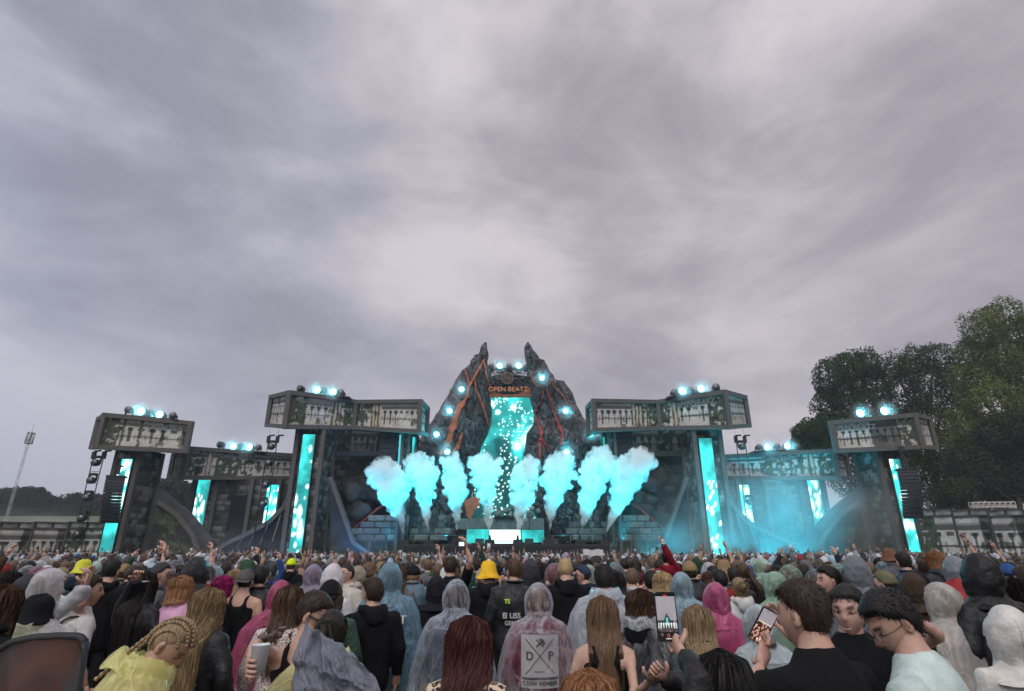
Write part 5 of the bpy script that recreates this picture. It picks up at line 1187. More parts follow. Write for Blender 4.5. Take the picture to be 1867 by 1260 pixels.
POSES = {
 'down': (((-.25, -.02, 1.15), (-.27, .07, .92)), ((.25, -.02, 1.15), (.27, .07, .92))),
 'front': (((-.25, .02, 1.16), (-.10, .24, 1.12)), ((.25, .02, 1.16), (.10, .24, 1.12))),
 'phone': (((-.24, .12, 1.20), (-.07, .34, 1.46)), ((.24, .12, 1.20), (.07, .34, 1.46))),
 'rup': (((-.25, -.02, 1.15), (-.25, .1, .94)), ((.27, .07, 1.64), (.20, .14, 1.90))),
 'lup': (((-.27, .07, 1.64), (-.20, .14, 1.90)), ((.25, -.02, 1.15), (.25, .1, .94))),
 'both': (((-.30, .07, 1.62), (-.22, .14, 1.88)), ((.30, .07, 1.62), (.22, .14, 1.88))),
 'rhead': (((-.25, -.02, 1.15), (-.25, .1, .94)), ((.33, .08, 1.56), (.13, .06, 1.70))),
}
HCOL = {'black': (.010, .009, .009), 'dark brown': (.028, .017, .012), 'brown': (.065, .036, .022), 'light brown': (.14, .085, .05), 'dirty blond': (.21, .145, .08), 'blond': (.36, .25, .13), 'ginger': (.25, .12, .055), 'dark red': (.050, .012, .010), 'grey': (.25, .25, .26), 'magenta': (.34, .02, .14), 'dark': (.016, .013, .012)}
def person(px, py, d, label, yaw=0, hair=('short', 'dark brown'), top='hoodie', tcol=(.02, .02, .025), pose='down', head='bare', hcol=None, pitch=0, hyaw=0, lean=0, tilt=0,
           poncho=None, pcol=(.6, .65, .7), skin=(.52, .31, .235), fem=False, dens=1.0, hlen=.45, group='people in the crowd', scale=None, arms=None, cloth=None, sleeve=None, beard=0, eyes=False,
           vox=.026, cap_col=(.01, .01, .01), loc=None, tall=None, curl=.6, seed=None, pants=(.02, .022, .03), hand_n=None, face=True, cloth_mat=None, htilt=0, aw=None):
    seed = seed if seed is not None else (int(px)*7+int(py)*13+int(d*10)) % 9973
    rr = random.Random(seed)
    tgt = P(px, py, d) if loc is None else Vector(loc)
    add = {'bare': {'buzz': .006, 'curly': .036}.get(hair[0], .022), 'hood': .042, 'cap': .034, 'bucket': .05, 'beanie': .03}[head]
    if poncho and 'hood' in poncho: add = max(add, .052)
    headc = tgt.z-.120-add
    W_ = .88 if fem else 1.0
    # nominal head centre for this lean
    def bend(p):
        p = np.array(p, float); z0 = .95; k = np.clip((p[..., 2]-z0)/.25, 0, 1); a = R(lean)*k; b = R(tilt)*k
        y, z = p[..., 1], p[..., 2]-z0; y2 = y*np.cos(a)+z*np.sin(a); z2 = z*np.cos(a)-y*np.sin(a); x = p[..., 0]; x2 = x*np.cos(b)+z2*np.sin(b); z3 = z2*np.cos(b)-x*np.sin(b)
        up = p[..., 2] > z0
        return np.stack([np.where(up, x2, x), np.where(up, y2, y), np.where(up, z3+z0, p[..., 2])], -1)
    hc0 = np.array([0, .030, 1.590]); hcb = bend(hc0)
    S = scale or min(max(headc/hcb[2], .88), 1.08)
    dz = headc-hcb[2]*S
    def loc_(p):
        p = bend(p)*S; z = p[..., 2]; k = np.clip(z/(.9*S), 0, 1); p = p.copy(); p[..., 2] = z+dz*k; return p
    HS = S**.3*(1 if not fem else .96)
    hc = loc_(hc0)
    root_xy = Vector((tgt.x, tgt.y, 0)); hv = Vector((hc[0], hc[1], 0)); hv.rotate(Matrix.Rotation(R(yaw), 3, 'Z')); root_xy -= hv
    t = empty('person', (root_xy.x, root_xy.y, 0), R(yaw), label, 'person', group)
    arms = [list(a) for a in (arms or POSES[pose])]
    if aw:                                   # arm targets given where they show in the photograph
        rz = Matrix.Rotation(-R(yaw), 3, 'Z')
        def inv(q):
            w = np.array(rz @ (P(*q)-Vector((root_xy.x, root_xy.y, 0)))); n = w/S; n[2] = (w[2]-dz)/S
            for _ in range(8): n = n+(w-loc_(n))/S
            return tuple(n)
        for k_, i_ in (('l', 0), ('r', 1)):
            if k_ in aw: arms[i_] = [inv(aw[k_][0]), inv(aw[k_][1])]
    SH_ = .180*W_
    g = MB(); sk = np.array(skin)
    tors = [((0, 0, .84), .150*W_, .10), ((0, 0, .95), .165*W_, .115), ((0, 0, 1.08), .138*W_, .10), ((0, 0, 1.22), .155*W_, .112), ((0, .0, 1.32), .176*W_, .118), ((0, -.005, 1.39), .150*W_, .100), ((0, -.003, 1.435), .108*W_, .082), ((0, .0, 1.475), .070, .066), ((0, .006, 1.51), .055, .058), ((0, .015, 1.58), .052, .056)]
    if fem: tors[1] = ((0, 0, .95), .165, .115)
    g.tube([loc_(p) for p, a, b in tors], [(a*S, b*S) for p, a, b in tors], 14)
    for s_, (el, wr) in zip((-1, 1), arms):
        sh = (s_*SH_, -.002, 1.375); e2 = np.array(el); w2 = np.array(wr); sc_ = loc_
        pts = [sc_((s_*SH_*.5, 0, 1.40)), sc_(sh), sc_((np.array(sh)+e2)/2), sc_(e2), sc_((e2+w2)/2), sc_(w2)]
        g.tube(pts, [.05*S, .052*S*W_, .043*S*W_, .036*S*W_, .034*S*W_, .023*S*W_], 8)
        pl = [(s_*.085, 0, .90), (s_*.095, .01, .5), (s_*.10, -.01, .09)]
        g.tube([loc_(p) for p in pl], [.082*S, .052*S, .038*S], 8)
        g.ell(loc_((s_*.10, .05, .05)), (.045, .12, .045), 8, 6)
    v, nr, f = rem(g.mesh('b'), vox, 1)
    B = MB(); col = np.tile(sk, (len(v), 1)); low = v[:, 2] < .88*S; col[low] = pants; B.add(v, f, col)
    hr = Matrix.Rotation(R(hyaw), 3, 'Z') @ Matrix.Rotation(-R(pitch), 3, 'X') @ Matrix.Rotation(R(htilt), 3, 'Y'); hr = np.array(hr)
    hv_, hf, hcl = head_verts(skin=skin, beard=beard, face=face, brow=tuple(np.array(HCOL[hair[1]])*.8))
    if hair[0] in ('buzz', 'short', 'fade'):
        zz = hv_[:, 2]/.12; yh = hv_[:, 1]/np.maximum(np.hypot(hv_[:, 0], hv_[:, 1]), 1e-6); hcl[zz > hairline(yh)] = np.array(HCOL[hair[1]])
    top_of_neck = np.array([0, -.01, -.07])
    B.add((hv_*HS) @ hr.T+hc, hf, hcl)
    for s_ in (-1, 1):                                  # ears
        e = MB(); e.ell((s_*.077, -.004, -.004), (.010, .020, .033), 8, 6, rot=Matrix.Rotation(s_*R(-18), 3, 'Z')); ev = e.v[0]; B.add((ev*HS) @ hr.T+hc, e.f, sk*1.02)
        e = MB(); e.ell((s_*.086, .002, .002), (.004, .009, .018), 6, 4); B.add((e.v[0]*HS) @ hr.T+hc, e.f, sk*.55)
    for s_, (el, wr) in zip((-1, 1), arms):
        w2 = loc_(np.array(wr)); e2 = loc_(np.array(el)); dr = w2-e2; hb = MB()
        nn_ = hand_n[0 if s_ < 0 else 1] if hand_n else (-s_*.6, .3, -.2) if abs(dr[2]) > .12 else (0, 0, -1)
        hand(hb, w2, dr, s_, S*W_**.5, curl, normal=nn_); B.add(np.concatenate(hb.v), hb.f, sk)
    link('body', B.mesh('body', True), t, skin_m, world=False)
    def local(gm): 
        vv = (np.concatenate(gm.v)*HS) @ hr.T+hc; q = MB(); q.add(vv, gm.f); return q
    if eyes:
        for s_ in (-1, 1):
            e = MB(); e.ell((s_*.031, .079, .009), (.011, .006, .0055), 10, 6); link('eye', local(e).mesh('eye', True), t, eye_m, world=False)
            e = MB(); e.ell((s_*.031, .0835, .009), (.0052, .0035, .0052), 8, 5); link('iris', local(e).mesh('iris', True), t, iris_m, world=False)
    # ---- garment
    sl = sleeve if sleeve is not None else {'tee': .42, 'tank': 0, 'hoodie': 1, 'jacket': 1, 'shirt': 1}[top]
    ex = {'tee': .012, 'tank': .008, 'hoodie': .026, 'jacket': .034, 'shirt': .014}[top]
    g = MB(); T2 = [(p, a, b) for p, a, b in tors]
    tp = {'tank': 5, 'tee': 7}.get(top, 7)
    body = T2[0:tp]
    if top == 'tank': body = body[:5]+[((0, -.012, 1.375), .112*W_, .095)]
    rows = [(p, a+ex+(.012 if i in (2,) else 0), b+ex+(.008 if i == 2 else 0)) for i, (p, a, b) in enumerate(body)]
    if top in ('hoodie', 'jacket'): rows.append(((0, -.003, 1.485), .084, .078))
    if top == 'tee' or top == 'shirt': rows.append(((0, .002, 1.492), .068*W_, .070))
    g.tube([loc_(p) for p, a, b in rows], [(a*S, b*S) for p, a, b in rows], 16)
    for s_, (el, wr) in zip((-1, 1), arms):
        if sl <= 0: break
        sh = np.array((s_*SH_, -.002, 1.372)); e2 = np.array(el); w2 = np.array(wr); e_ = ex*.8
        if sl >= 1: pts = [(s_*SH_*.45, 0, 1.385), sh, (sh+e2)/2, e2, (e2+w2)/2, e2+(w2-e2)*.95]; rs = [.060, .064, .056, .050, .046, .036]
        else: q = sh+(e2-sh)*sl*1.75; pts = [(s_*SH_*.45, 0, 1.385), sh, (sh+q)/2, q]; rs = [.058, .062, .058, .056]
        g.tube([loc_(p) for p in pts], [(r_+e_*.5)*S*W_ for r_ in rs], 10)
    if top == 'tank':
        for s_ in (-1, 1): g.tube([loc_(q) for q in ((s_*.085*W_, .10, 1.33), (s_*.088*W_, .085, 1.42), (s_*.088*W_, .01, 1.455), (s_*.085*W_, -.09, 1.42), (s_*.075*W_, -.118, 1.33))], .019, 8)
    v, nr, f = rem(g.mesh('g'), .018 if vox < .03 else .028, 2)
    am = {'tee': .012, 'tank': .003, 'hoodie': .019, 'jacket': .026, 'shirt': .011}[top]
    v = v+nr*((fbm(v*np.array([9, 9, 5])+seed, seed, 3)-.5)*2*am+(np.abs(fbm(v*np.array([5, 5, 3])+seed, seed+5, 2)-.5))*am)[:, None]
    G_ = MB(); G_.add(v, f)
    if top in ('hoodie', 'jacket') and head != 'hood':      # hood lying on the back, or a collar
        if top == 'hoodie':
            h = MB(); n = 26; a = np.linspace(R(60), R(300), n); pts = [(math.sin(q)*.105, math.cos(q)*.095-.010-.035*max(0, -math.cos(q)), 1.475-.028*max(0, -math.cos(q))+.012*math.sin(q*5)) for q in a]
            h.tube([loc_(p) for p in pts], [(.030+.022*max(0, -math.cos(q)), .026+.010*max(0, -math.cos(q))) for q in a], 8); h.ell(loc_((0, -.135, 1.40)), (.095, .045, .075), 14, 9)
            hv2, hn2, hf2 = rem(h.mesh('h'), .016, 2); hv2 = hv2+hn2*((fbm(hv2*14, seed, 3)-.5)*.022)[:, None]; G_.add(hv2, hf2)
        else:
            h = MB(); n = 24; a = np.linspace(0, 2*math.pi, n); h.tube([loc_((math.sin(q)*.078, math.cos(q)*.072, 1.50)) for q in a], [(.012, .026)]*n, 8, cap=False); G_.add(np.concatenate(h.v), h.f)
    nm = {'tee': 't_shirt', 'tank': 'tank_top', 'hoodie': 'hoodie', 'jacket': 'jacket', 'shirt': 'shirt'}[top]
    go = link(nm, G_.mesh(nm, True), t, cloth_mat or (shell_m if top == 'jacket' else cloth_m), world=False); go.color = (*tcol, 1)
    # ---- hair, hats, hoods
    if hair[0] != 'bald' and not (head == 'hood' and hair[0] in ('short', 'fade', 'buzz')):
        hm_ = hair_mesh(hair[0], seed, dens, hlen, .092 if top in ('hoodie', 'jacket') else .04, .0 if head in ('cap', 'bucket', 'beanie') else None); vv = np.concatenate(hm_.v)*HS
        if hair[0] in ('long', 'wavy', 'ponytail', 'bob', 'half') and abs(pitch)+abs(lean) > 3:
            rot = vv @ hr.T; k = np.clip((-vv[:, 2]-.02)/.06, 0, 1)[:, None]; base_ = (np.array([0, -.10, -.05])*HS) @ hr.T; hang = vv-np.array([0, -.10, -.05])*HS+base_; vv = rot*(1-k)+hang*k
        else: vv = vv @ hr.T
        q = MB(); q.add(vv+hc, hm_.f); ho = link('hair', q.mesh('hair', True), t, hair_m, world=False); ho.color = (*HCOL[hair[1]], 1)
    def hood_shell(ex_, peak=.012, opening=.50, sd=0, drape=True):
        nl, nn = 26, 40; th = np.linspace(.0, math.pi*.93, nl); ph = np.linspace(0, 2*math.pi, nn, endpoint=False); T_, P_ = np.meshgrid(th, ph, indexing='ij')
        x = np.sin(T_)*np.sin(P_); y = np.sin(T_)*np.cos(P_); z = np.cos(T_)
        X = (.092+ex_)*x; Y = (.118+ex_)*y-.012; Z = (.132+ex_)*z
        lw = np.clip((-z-.35)/.65, 0, 1); sq = np.hypot(X, Y)+1e-6
        tgt_r = .104+.085*np.clip((-z-.70)/.25, 0, 1)+ex_; X = X*(1-lw)+X/sq*tgt_r*lw; Y = Y*(1-lw)+(Y/sq*tgt_r)*lw; Z = Z-lw*.055
        pk = np.exp(-((z-.75)/.3)**2)*np.clip(-y, 0, 1); Y = Y-peak*pk; Z = Z+peak*.6*np.exp(-((z-1)/.2)**2)
        n = fbm(np.stack([X*22, Y*22, Z*13], -1)+sd, sd, 3)-.5; cre = np.sin(P_*9+n*6)*lw; n9 = fbm(np.stack([X*50, Y*50, Z*22], -1)+sd, sd+4, 3)-.5; k = 1+.20*n+.06*cre+.09*n9-.05*np.exp(-((n+.02)/.03)**2)+(.045*np.sin(Z*80+n*9+sd)*np.clip((-z-.05)/.4, 0, 1)+.03*np.sin(P_*5+n*8+sd)*np.clip(1-np.abs(z), 0, 1))*(ex_ < .03)
        V = np.stack([X*k, Y*k, Z], -1); i = np.arange(nl-1)[:, None]; j = np.arange(nn)[None]; a = i*nn+j; b = i*nn+(j+1) % nn
        F_ = np.stack([a, a+nn, b+nn, b], -1).reshape(-1, 4); c = V.reshape(-1, 3)[F_].mean(1)
        keep = ~((y.reshape(-1)[F_[:, 0]] > opening) & (z.reshape(-1)[F_[:, 0]] < .72) & (z.reshape(-1)[F_[:, 0]] > -.75))
        q = MB(); q.add(V.reshape(-1, 3), F_[keep]); return q
    if head == 'hood':
        q = hood_shell(.026, .036, .45, seed); hv3 = local(q); 
        o = link('hood', hv3.mesh('hood', True), t, shell_m if top == 'jacket' else cloth_m, world=False); o.color = (*(hcol or tcol), 1)
        if d < 5:                                 # two raised seams over the hood
            hq = np.concatenate(q.v); bv = BVHTree.FromPolygons([Vector(v) for v in hq], q.f)
            for sx in (-.034, .034):
                pts = []
                for zz in np.linspace(.12, -.13, 24):
                    h_ = bv.ray_cast(Vector((sx*(1+.4*zz), -.6, zz)), Vector((0, 1, 0)))
                    if h_[0] is not None: pts.append((h_[0].x, h_[0].y-.001, h_[0].z))
                if len(pts) > 4: e = MB(); e.tube(pts, .0022, 5); link('seam', local(e).mesh('seam', True), o, shell_m, world=False).color = tuple(np.array(hcol or tcol)*.8)+(1,)
    if head in ('cap', 'beanie', 'bucket'):
        V, F_, dd, ph = cap_grid(.020 if head != 'beanie' else .026, nn=32, ns=10, sides=1.0, seed=seed, rough=.06)
        q = MB(); zc = {'cap': .10, 'beanie': -.06, 'bucket': .12}[head]*.12
        V = V.copy(); V[..., 2] = np.maximum(V[..., 2], zc); q.add(V, F_)
        if head == 'cap':
            n = 14; a = np.linspace(-1, 1, n); bk = -1 if 'backward' in label else 1
            inner = np.stack([.088*a, bk*(.105*np.sqrt(1-(.85*a)**2)), .02+0*a], -1); outer = np.stack([.075*a, bk*(.10+.085*np.sqrt(1-(a*.98)**2)), .008-.012*np.abs(a)], -1)
            q.add(np.concatenate([inner, outer, inner-[0, 0, .005], outer-[0, 0, .005]]), [[i, i+1, n+i+1, n+i] for i in range(n-1)]+[[2*n+i, 3*n+i, 3*n+i+1, 2*n+i+1] for i in range(n-1)]+[[n+i, n+i+1, 3*n+i+1, 3*n+i] for i in range(n-1)])
        if head == 'bucket':
            n = 30; a = np.linspace(0, 2*math.pi, n, endpoint=False); rows_ = [(.0, .0, .148), (.045, .055, .145), (.074, .09, .132), (.092, .112, .10), (.102, .124, .03), (.118, .140, .0), (.140, .162, -.028), (.158, .18, -.045), (.156, .178, -.049), (.112, .134, -.006)]
            Vb = np.array([[[rx*math.sin(q_), ry*math.cos(q_), z_+.008*math.sin(3*q_+seed)] for q_ in a] for rx, ry, z_ in rows_]); i = np.arange(len(rows_)-1)[:, None]; j = np.arange(n)[None]
            q.add(Vb, np.stack([i*n+j, (i+1)*n+j, (i+1)*n+(j+1) % n, i*n+(j+1) % n], -1).reshape(-1, 4))
        o = link({'cap': 'cap', 'beanie': 'beanie', 'bucket': 'bucket_hat'}[head], local(q).mesh('hat', True), t, cloth_m, world=False); o.color = (*cap_col, 1)
    if poncho:
        pm = {'clear': pon_clear, 'tint': pon_tint, 'solid': pon_solid}[poncho.split('-')[0]]
        # cape: wide sheet over the shoulders and arms
        nu, nv = 84, 30; a = np.linspace(0, 2*math.pi, nu, endpoint=False); k = np.linspace(0, 1, nv)
        am_w = max(abs(arms[0][0][0]), abs(arms[1][0][0]))+.06; fy = max(arms[0][1][1], arms[1][1][1], .1)
        hx = np.interp(k, [0, .07, .18, .32, .6, 1], [.082, .13, .215*W_+.01, am_w-.02, am_w+.035, am_w+.09]); hy = np.interp(k, [0, .07, .18, .32, .6, 1], [.082, .105, .130, .165, .20, .25]); zz = np.interp(k, [0, .07, .18, .32, .6, 1], [1.53, 1.475, 1.435, 1.33, 1.08, .70])
        A, K = np.meshgrid(a, k, indexing='ij'); sup = 1/(np.abs(np.sin(A))**2.6+np.abs(np.cos(A))**2.6)**(1/2.6)
        n1 = fbm(np.stack([np.sin(A)*3.2+seed, np.cos(A)*3.2, K*1.5], -1), seed, 3)-.5; n2 = fbm(np.stack([np.sin(A)*8+seed, np.cos(A)*8, K*6], -1), seed+3, 3)-.5
        fold = 1+n1*.42*K**.7+.03*np.sin(A*15+n1*20)*K+n2*.09*(K > .02)
        X = np.sin(A)*sup*hx[None]*fold; Y = np.cos(A)*sup*hy[None]*fold+np.where(np.cos(A) > 0, (fy-.1)*.4*np.interp(K, [0, .3, .6, 1], [0, .6, 1, .8]), 0)-.012; Z = zz[None]+n2*.03+0*A
        V = loc_(np.stack([X, Y, Z], -1)); j = np.arange(nu)[:, None]; i = np.arange(nv-1)[None]; q = MB(); q.add(V.reshape(-1, 3), np.stack([j*nv+i, j*nv+i+1, ((j+1) % nu)*nv+i+1, ((j+1) % nu)*nv+i], -1).reshape(-1, 4))
        o = link('rain_cape', q.mesh('cape', True), t, pm, world=False); o.color = (*pcol, 1)
        if 'hood' in poncho:
            q = hood_shell(.034, .02, .5, seed+2); o = link('cape_hood', local(q).mesh('cape_hood', True), t, pm, world=False); o.color = (*(hcol or pcol), 1)
        else:
            h = MB(); n = 30; a = np.linspace(0, 2*math.pi, n, endpoint=False); r1 = np.array([[math.sin(q_)*(.085+r_), math.cos(q_)*(.085+r_)-.02-(.03 if math.cos(q_) < 0 else 0), z_+.012*math.sin(q_*5+r_*40)] for r_, z_ in ((0, 1.50), (.03, 1.525), (.05, 1.49), (.06, 1.45)) for q_ in a])
            h.add(loc_(r1), np.stack([(np.arange(3)[:, None]*n+np.arange(n)[None]), (np.arange(3)[:, None]+1)*n+np.arange(n)[None], (np.arange(3)[:, None]+1)*n+(np.arange(n)[None]+1) % n, np.arange(3)[:, None]*n+(np.arange(n)[None]+1) % n], -1).reshape(-1, 4))
            o = link('collar', h.mesh('collar', True), t, pm, world=False); o.color = (*pcol, 1)
    t['_hc'] = [float(q) for q in hc]
    return t, dict(loc=loc_, hc=hc, hr=hr, HS=HS, S=S, garment=go, arms=arms, local=local)
# ================================================================== NAMED FIGURES OF THE CROWD
HERO = []
def hero(px, py, d, label, short=None, **k):
    t, inf = person(px, py, d, label, **k); HERO.append((px, py, d, short)); inf['t'] = t; t['hd'] = d; return inf
BK = (.010, .010, .012); NV = (.016, .022, .035); GY = (.10, .105, .115); WH = (.55, .54, .53)
def phone(px, py, d, rx, ry, rz, label, paint, w=.074, h=.152):
    t = empty('phone', P(px, py, d), 0, label, 'phone', None); t.rotation_euler = (R(rx), R(ry), R(rz))
    g = MB(); n = 6; pts = []
    for cx_, cz, a0 in ((w/2-.010, h/2-.010, 0), (-w/2+.010, h/2-.010, 90), (-w/2+.010, -h/2+.010, 180), (w/2-.010, -h/2+.010, 270)):
        for i in range(n): a = R(a0+90*i/(n-1)); pts.append((cx_+.010*math.cos(a), cz+.010*math.sin(a)))
    m = len(pts); g.add([(x, -.0042, z) for x, z in pts]+[(x, .0042, z) for x, z in pts], [list(range(m)), list(range(m, 2*m))[::-1]]+[[i, i+m, (i+1) % m+m, (i+1) % m] for i in range(m)])
    link('case', g.mesh('case'), t, mat('phone_black', (.01, .01, .012), .25), world=False)
    w2, h2 = w/2-.004, h/2-.005; nu, nv = 64, 128; u = np.linspace(0, 1, nu)[:, None]*np.ones((1, nv)); v = np.linspace(0, 1, nv)[None]*np.ones((nu, 1))
    g = MB(); V = np.stack([-w2+2*w2*u, -.0048+0*u, -h2+2*h2*v], -1); g.add(V, grid_faces(nu, nv), paint(u, v).reshape(-1, 3))
    link('screen', g.mesh('screen'), t, led_phone, world=False); return t
led_phone = ledmat('phone_screen', .9)
def scene_paint(u, v, z0=.30, ui=True):
    c = np.ones(u.shape+(3,))*np.array([.36, .33, .36])*(.8+.3*fbm(np.stack([u*3, v*4], -1), 3, 3)[..., None])
    hor = z0+.02; mtn = (v < hor+.23-np.abs(u-.5)*.75+.03*vnoise(np.stack([u*20, v*0], -1), 1)) & (np.abs(u-.5) < .3); c[mtn] = (.05, .055, .06)
    box = (v < hor+.10) & (v > hor-.02) & (vnoise(np.stack([u*9, v*0], -1), 4) > .3); c[box] = (.06, .06, .065)
    scr = (np.abs(u-.5) < .05) & (v < hor+.16) & (v > hor); c[scr] = (.1, .7, .6)
    pl = np.abs(((u*8) % 1)-.5-(u-.5)*.5) < (v-hor+.09)*2.6; m = pl & (v > hor-.07) & (v < hor+.05) & (np.abs(u-.5) < .47); c[m] = (.8, .9, .85)
    cr = v < hor-.07; c[cr] = (np.array([.05, .04, .04])*(1+2.5*(vnoise(np.stack([u*22, v*40], -1), 8) > .68)[..., None]))[cr]
    if ui:
        m = v < z0-.12; c[m] = (.02, .015, .015)
        for a, b, r_, col in ((.5, .10, .075, (.5, .15, .12)), (.18, .12, .06, (.25, .2, .2)), (.86, .12, .06, (.6, .6, .6)), (.5, .05, .0, (1, 1, 1))):
            q = np.hypot(u-a, (v-b)*2.0) ; c[(q < r_) & (q > r_*.6)] = col
        c[(np.abs(v-.035) < .006) & (np.abs(u-.5) < .15)] = (.8, .8, .8)
        m = v > .93; c[m] = (.01, .01, .012); c[(np.abs(v-.955) < .012) & (np.abs(u-.5) < .09)] = (.7, .06, .05)
    return c
def crowd_paint(u, v):
    c = np.ones(u.shape+(3,))*np.array([.33, .30, .33]); n = vnoise(np.stack([u*12, v*20], -1), 3); m = v < .62
    c[m] = (np.array([.05, .025, .02])+(n > .6)[..., None]*np.array([.5, .25, .18])+(n > .85)[..., None]*np.array([.4, .4, .3]))[m]
    for k in range(8): q = np.hypot((u-.12-.11*k), (v-.60)*2.2); c[q < .05] = (.75, .7, .6)
    c[np.hypot(u-.5, (v-.08)*2) < .07] = (.8, .7, .65); return c

# ---- nearest row
i_ = hero(1456, 1053, 2.5, 'man in plain black t-shirt filming with a tilted phone', 'the man filming in a black t-shirt', yaw=22, hyaw=16, pitch=4, hair=('fade', 'dark brown'), top='tee', tcol=BK, hlen=.1,
     aw={'l': ((1372, 1262, 2.5), (1388, 1208, 2.62)), 'r': ((1520, 1250, 2.75), (1445, 1160, 2.85))}, eyes=True, beard=.12, hand_n=((.2, .5, .5), (-.6, -.2, 0)), curl=.75, dens=2)
phone(1391, 1141, 2.72, 18, 28, 8, 'tilted phone showing the stage, held by the man in the black t-shirt', crowd_paint)
w = P(1384, 1222, 2.6); g = MB(); g.tube([(w.x+.034*math.cos(a*math.pi/8), w.y+.03*math.sin(a*math.pi/8), w.z+.004*math.cos(a*math.pi/8)) for a in range(17)], .0035, 5, cap=False); tag(link('bracelet', g.mesh('bracelet', True), mat=black), 'thin black band on the wrist of the man in the black t-shirt', 'bracelet')
i_ = hero(1616, 1066, 2.55, 'man in pale mint t-shirt and glasses bowing his head toward the smiling man', 'the mint t-shirt', yaw=38, hyaw=50, pitch=34, lean=8, hair=('short', 'black'), top='tee', tcol=(.55, .66, .64), eyes=True, dens=2, beard=.1)
def glasses(inf, col=(.02, .015, .01), dark=False, wrap=False):
    g = MB(); m = mat('glasses_dark' if dark else 'glasses_wire', (.01, .01, .012) if dark else (.08, .06, .05), .2); mm = []
    for s_ in (-1, 1):
        c = np.array([s_*.033, .105, .008])
        if dark: g.ell(c, (.031, .010, .019), 10, 6)
        else: g.tube([c+[.024*math.cos(a), .0, .019*math.sin(a)] for a in np.linspace(0, 2*math.pi, 15)], .0016, 4, cap=False)
        g.tube([c+[s_*.026, -.002, .006], (s_*.078, .06, .010), (s_*.082, .0, .010)], .002 if not wrap else .006, 5)
    g.tube([(-.010, .108, .010), (.010, .108, .010)], .002 if not dark else .006, 5)
    link('sunglasses' if dark else 'glasses', inf['local'](g).mesh('glasses', True), inf['t'], m, world=False)
glasses(i_)
i_ = hero(1539, 1063, 3.4, 'smiling dark haired man turned round, face to the mint t-shirt', 'the smiling man turned round', yaw=165, hyaw=-30, pitch=6, hair=('short', 'dark'), top='tee', tcol=BK, eyes=True, dens=1.6, skin=(.50, .30, .24),
     aw={'l': ((1712, 1158, 3.1), (1655, 1122, 3.0))}, sleeve=.42)
g = MB(); g.tube([(-.022, .099, -.064), (-.011, .105, -.069), (0, .107, -.070), (.011, .105, -.069), (.022, .099, -.064)], .0026, 5); link('smile', i_['local'](g).mesh('smile', True), i_['t'], mat('teeth', (.42, .36, .32), .4), world=False)
g = MB(); lc = i_['loc']; g.tube([lc((.07*math.sin(a), .07*math.cos(a)+.01, 1.49-.05*max(0, math.cos(a)))) for a in np.linspace(0, 6.28, 24)], .0022, 4, cap=False); link('necklace', g.mesh('necklace', True), i_['t'], steel, world=False)
i_ = hero(1828, 1107, 3.5, 'person in cream hooded jacket with the hood up at the lower corner', 'the cream hood', yaw=-8, hair=('short', 'brown'), top='jacket', tcol=(.60, .58, .54), head='hood', dens=.5)
i_ = hero(1311, 1176, 2.15, 'woman with long straight black hair, lowest of the heads, raising a phone', 'the lowest black hair', yaw=4, hair=('long', 'black'), top='jacket', tcol=BK, fem=True, dens=2.4, hlen=.5,
     aw={'l': ((1275, 1232, 2.1), (1243, 1190, 2.25))}, hand_n=((.4, .9, .1), (0, 1, 0)), curl=.35)
phone(1215, 1124, 2.32, -4, 0, 2, 'upright phone filming the stage, held above the clasped hands', scene_paint, w=.080, h=.168)
i_ = hero(1073, 1210, 2.05, 'top of a ginger brown head with blond parting at the bottom edge', 'the ginger brown parting', yaw=3, hair=('long', 'ginger'), top='tee', tcol=GY, fem=True, dens=2.2, hlen=.4)
i_ = hero(856, 1118, 3.15, 'woman with very long dark red hair over a leopard print top', 'the dark red hair', yaw=-6, hair=('wavy', 'dark red'), top='shirt', fem=True, dens=2.8, hlen=.56, tcol=(.5, .4, .3))
m = bpy.data.materials.new('leopard_print'); m.use_nodes = True; nt = m.node_tree; L = nt.links.new; b = nt.nodes['Principled BSDF']; b.inputs['Roughness'].default_value = .8
tc = N(nt, 'ShaderNodeTexCoord'); nz = N(nt, 'ShaderNodeTexNoise', inp={'Scale': 24}); L(tc.outputs['Object'], nz.inputs[0]); ad = N(nt, 'ShaderNodeVectorMath', operation='MULTIPLY_ADD'); ad.inputs[1].default_value = (.03,)*3; L(nz.outputs['Color'], ad.inputs[0]); L(tc.outputs['Object'], ad.inputs[2])
vo = N(nt, 'ShaderNodeTexVoronoi', inp={'Scale': 34.0}); L(ad.outputs[0], vo.inputs[0]); rp = ramp(nt, [(0, (.30, .17, .08)), (.22, (.28, .16, .07)), (.30, (.012, .010, .009)), (.46, (.012, .010, .009)), (.54, (.62, .50, .36)), (1, (.66, .55, .42))]); L(vo.outputs['Distance'], rp.inputs[0]); L(rp.outputs[0], b.inputs[0])
i_['garment'].data.materials.clear(); i_['garment'].data.materials.append(m)
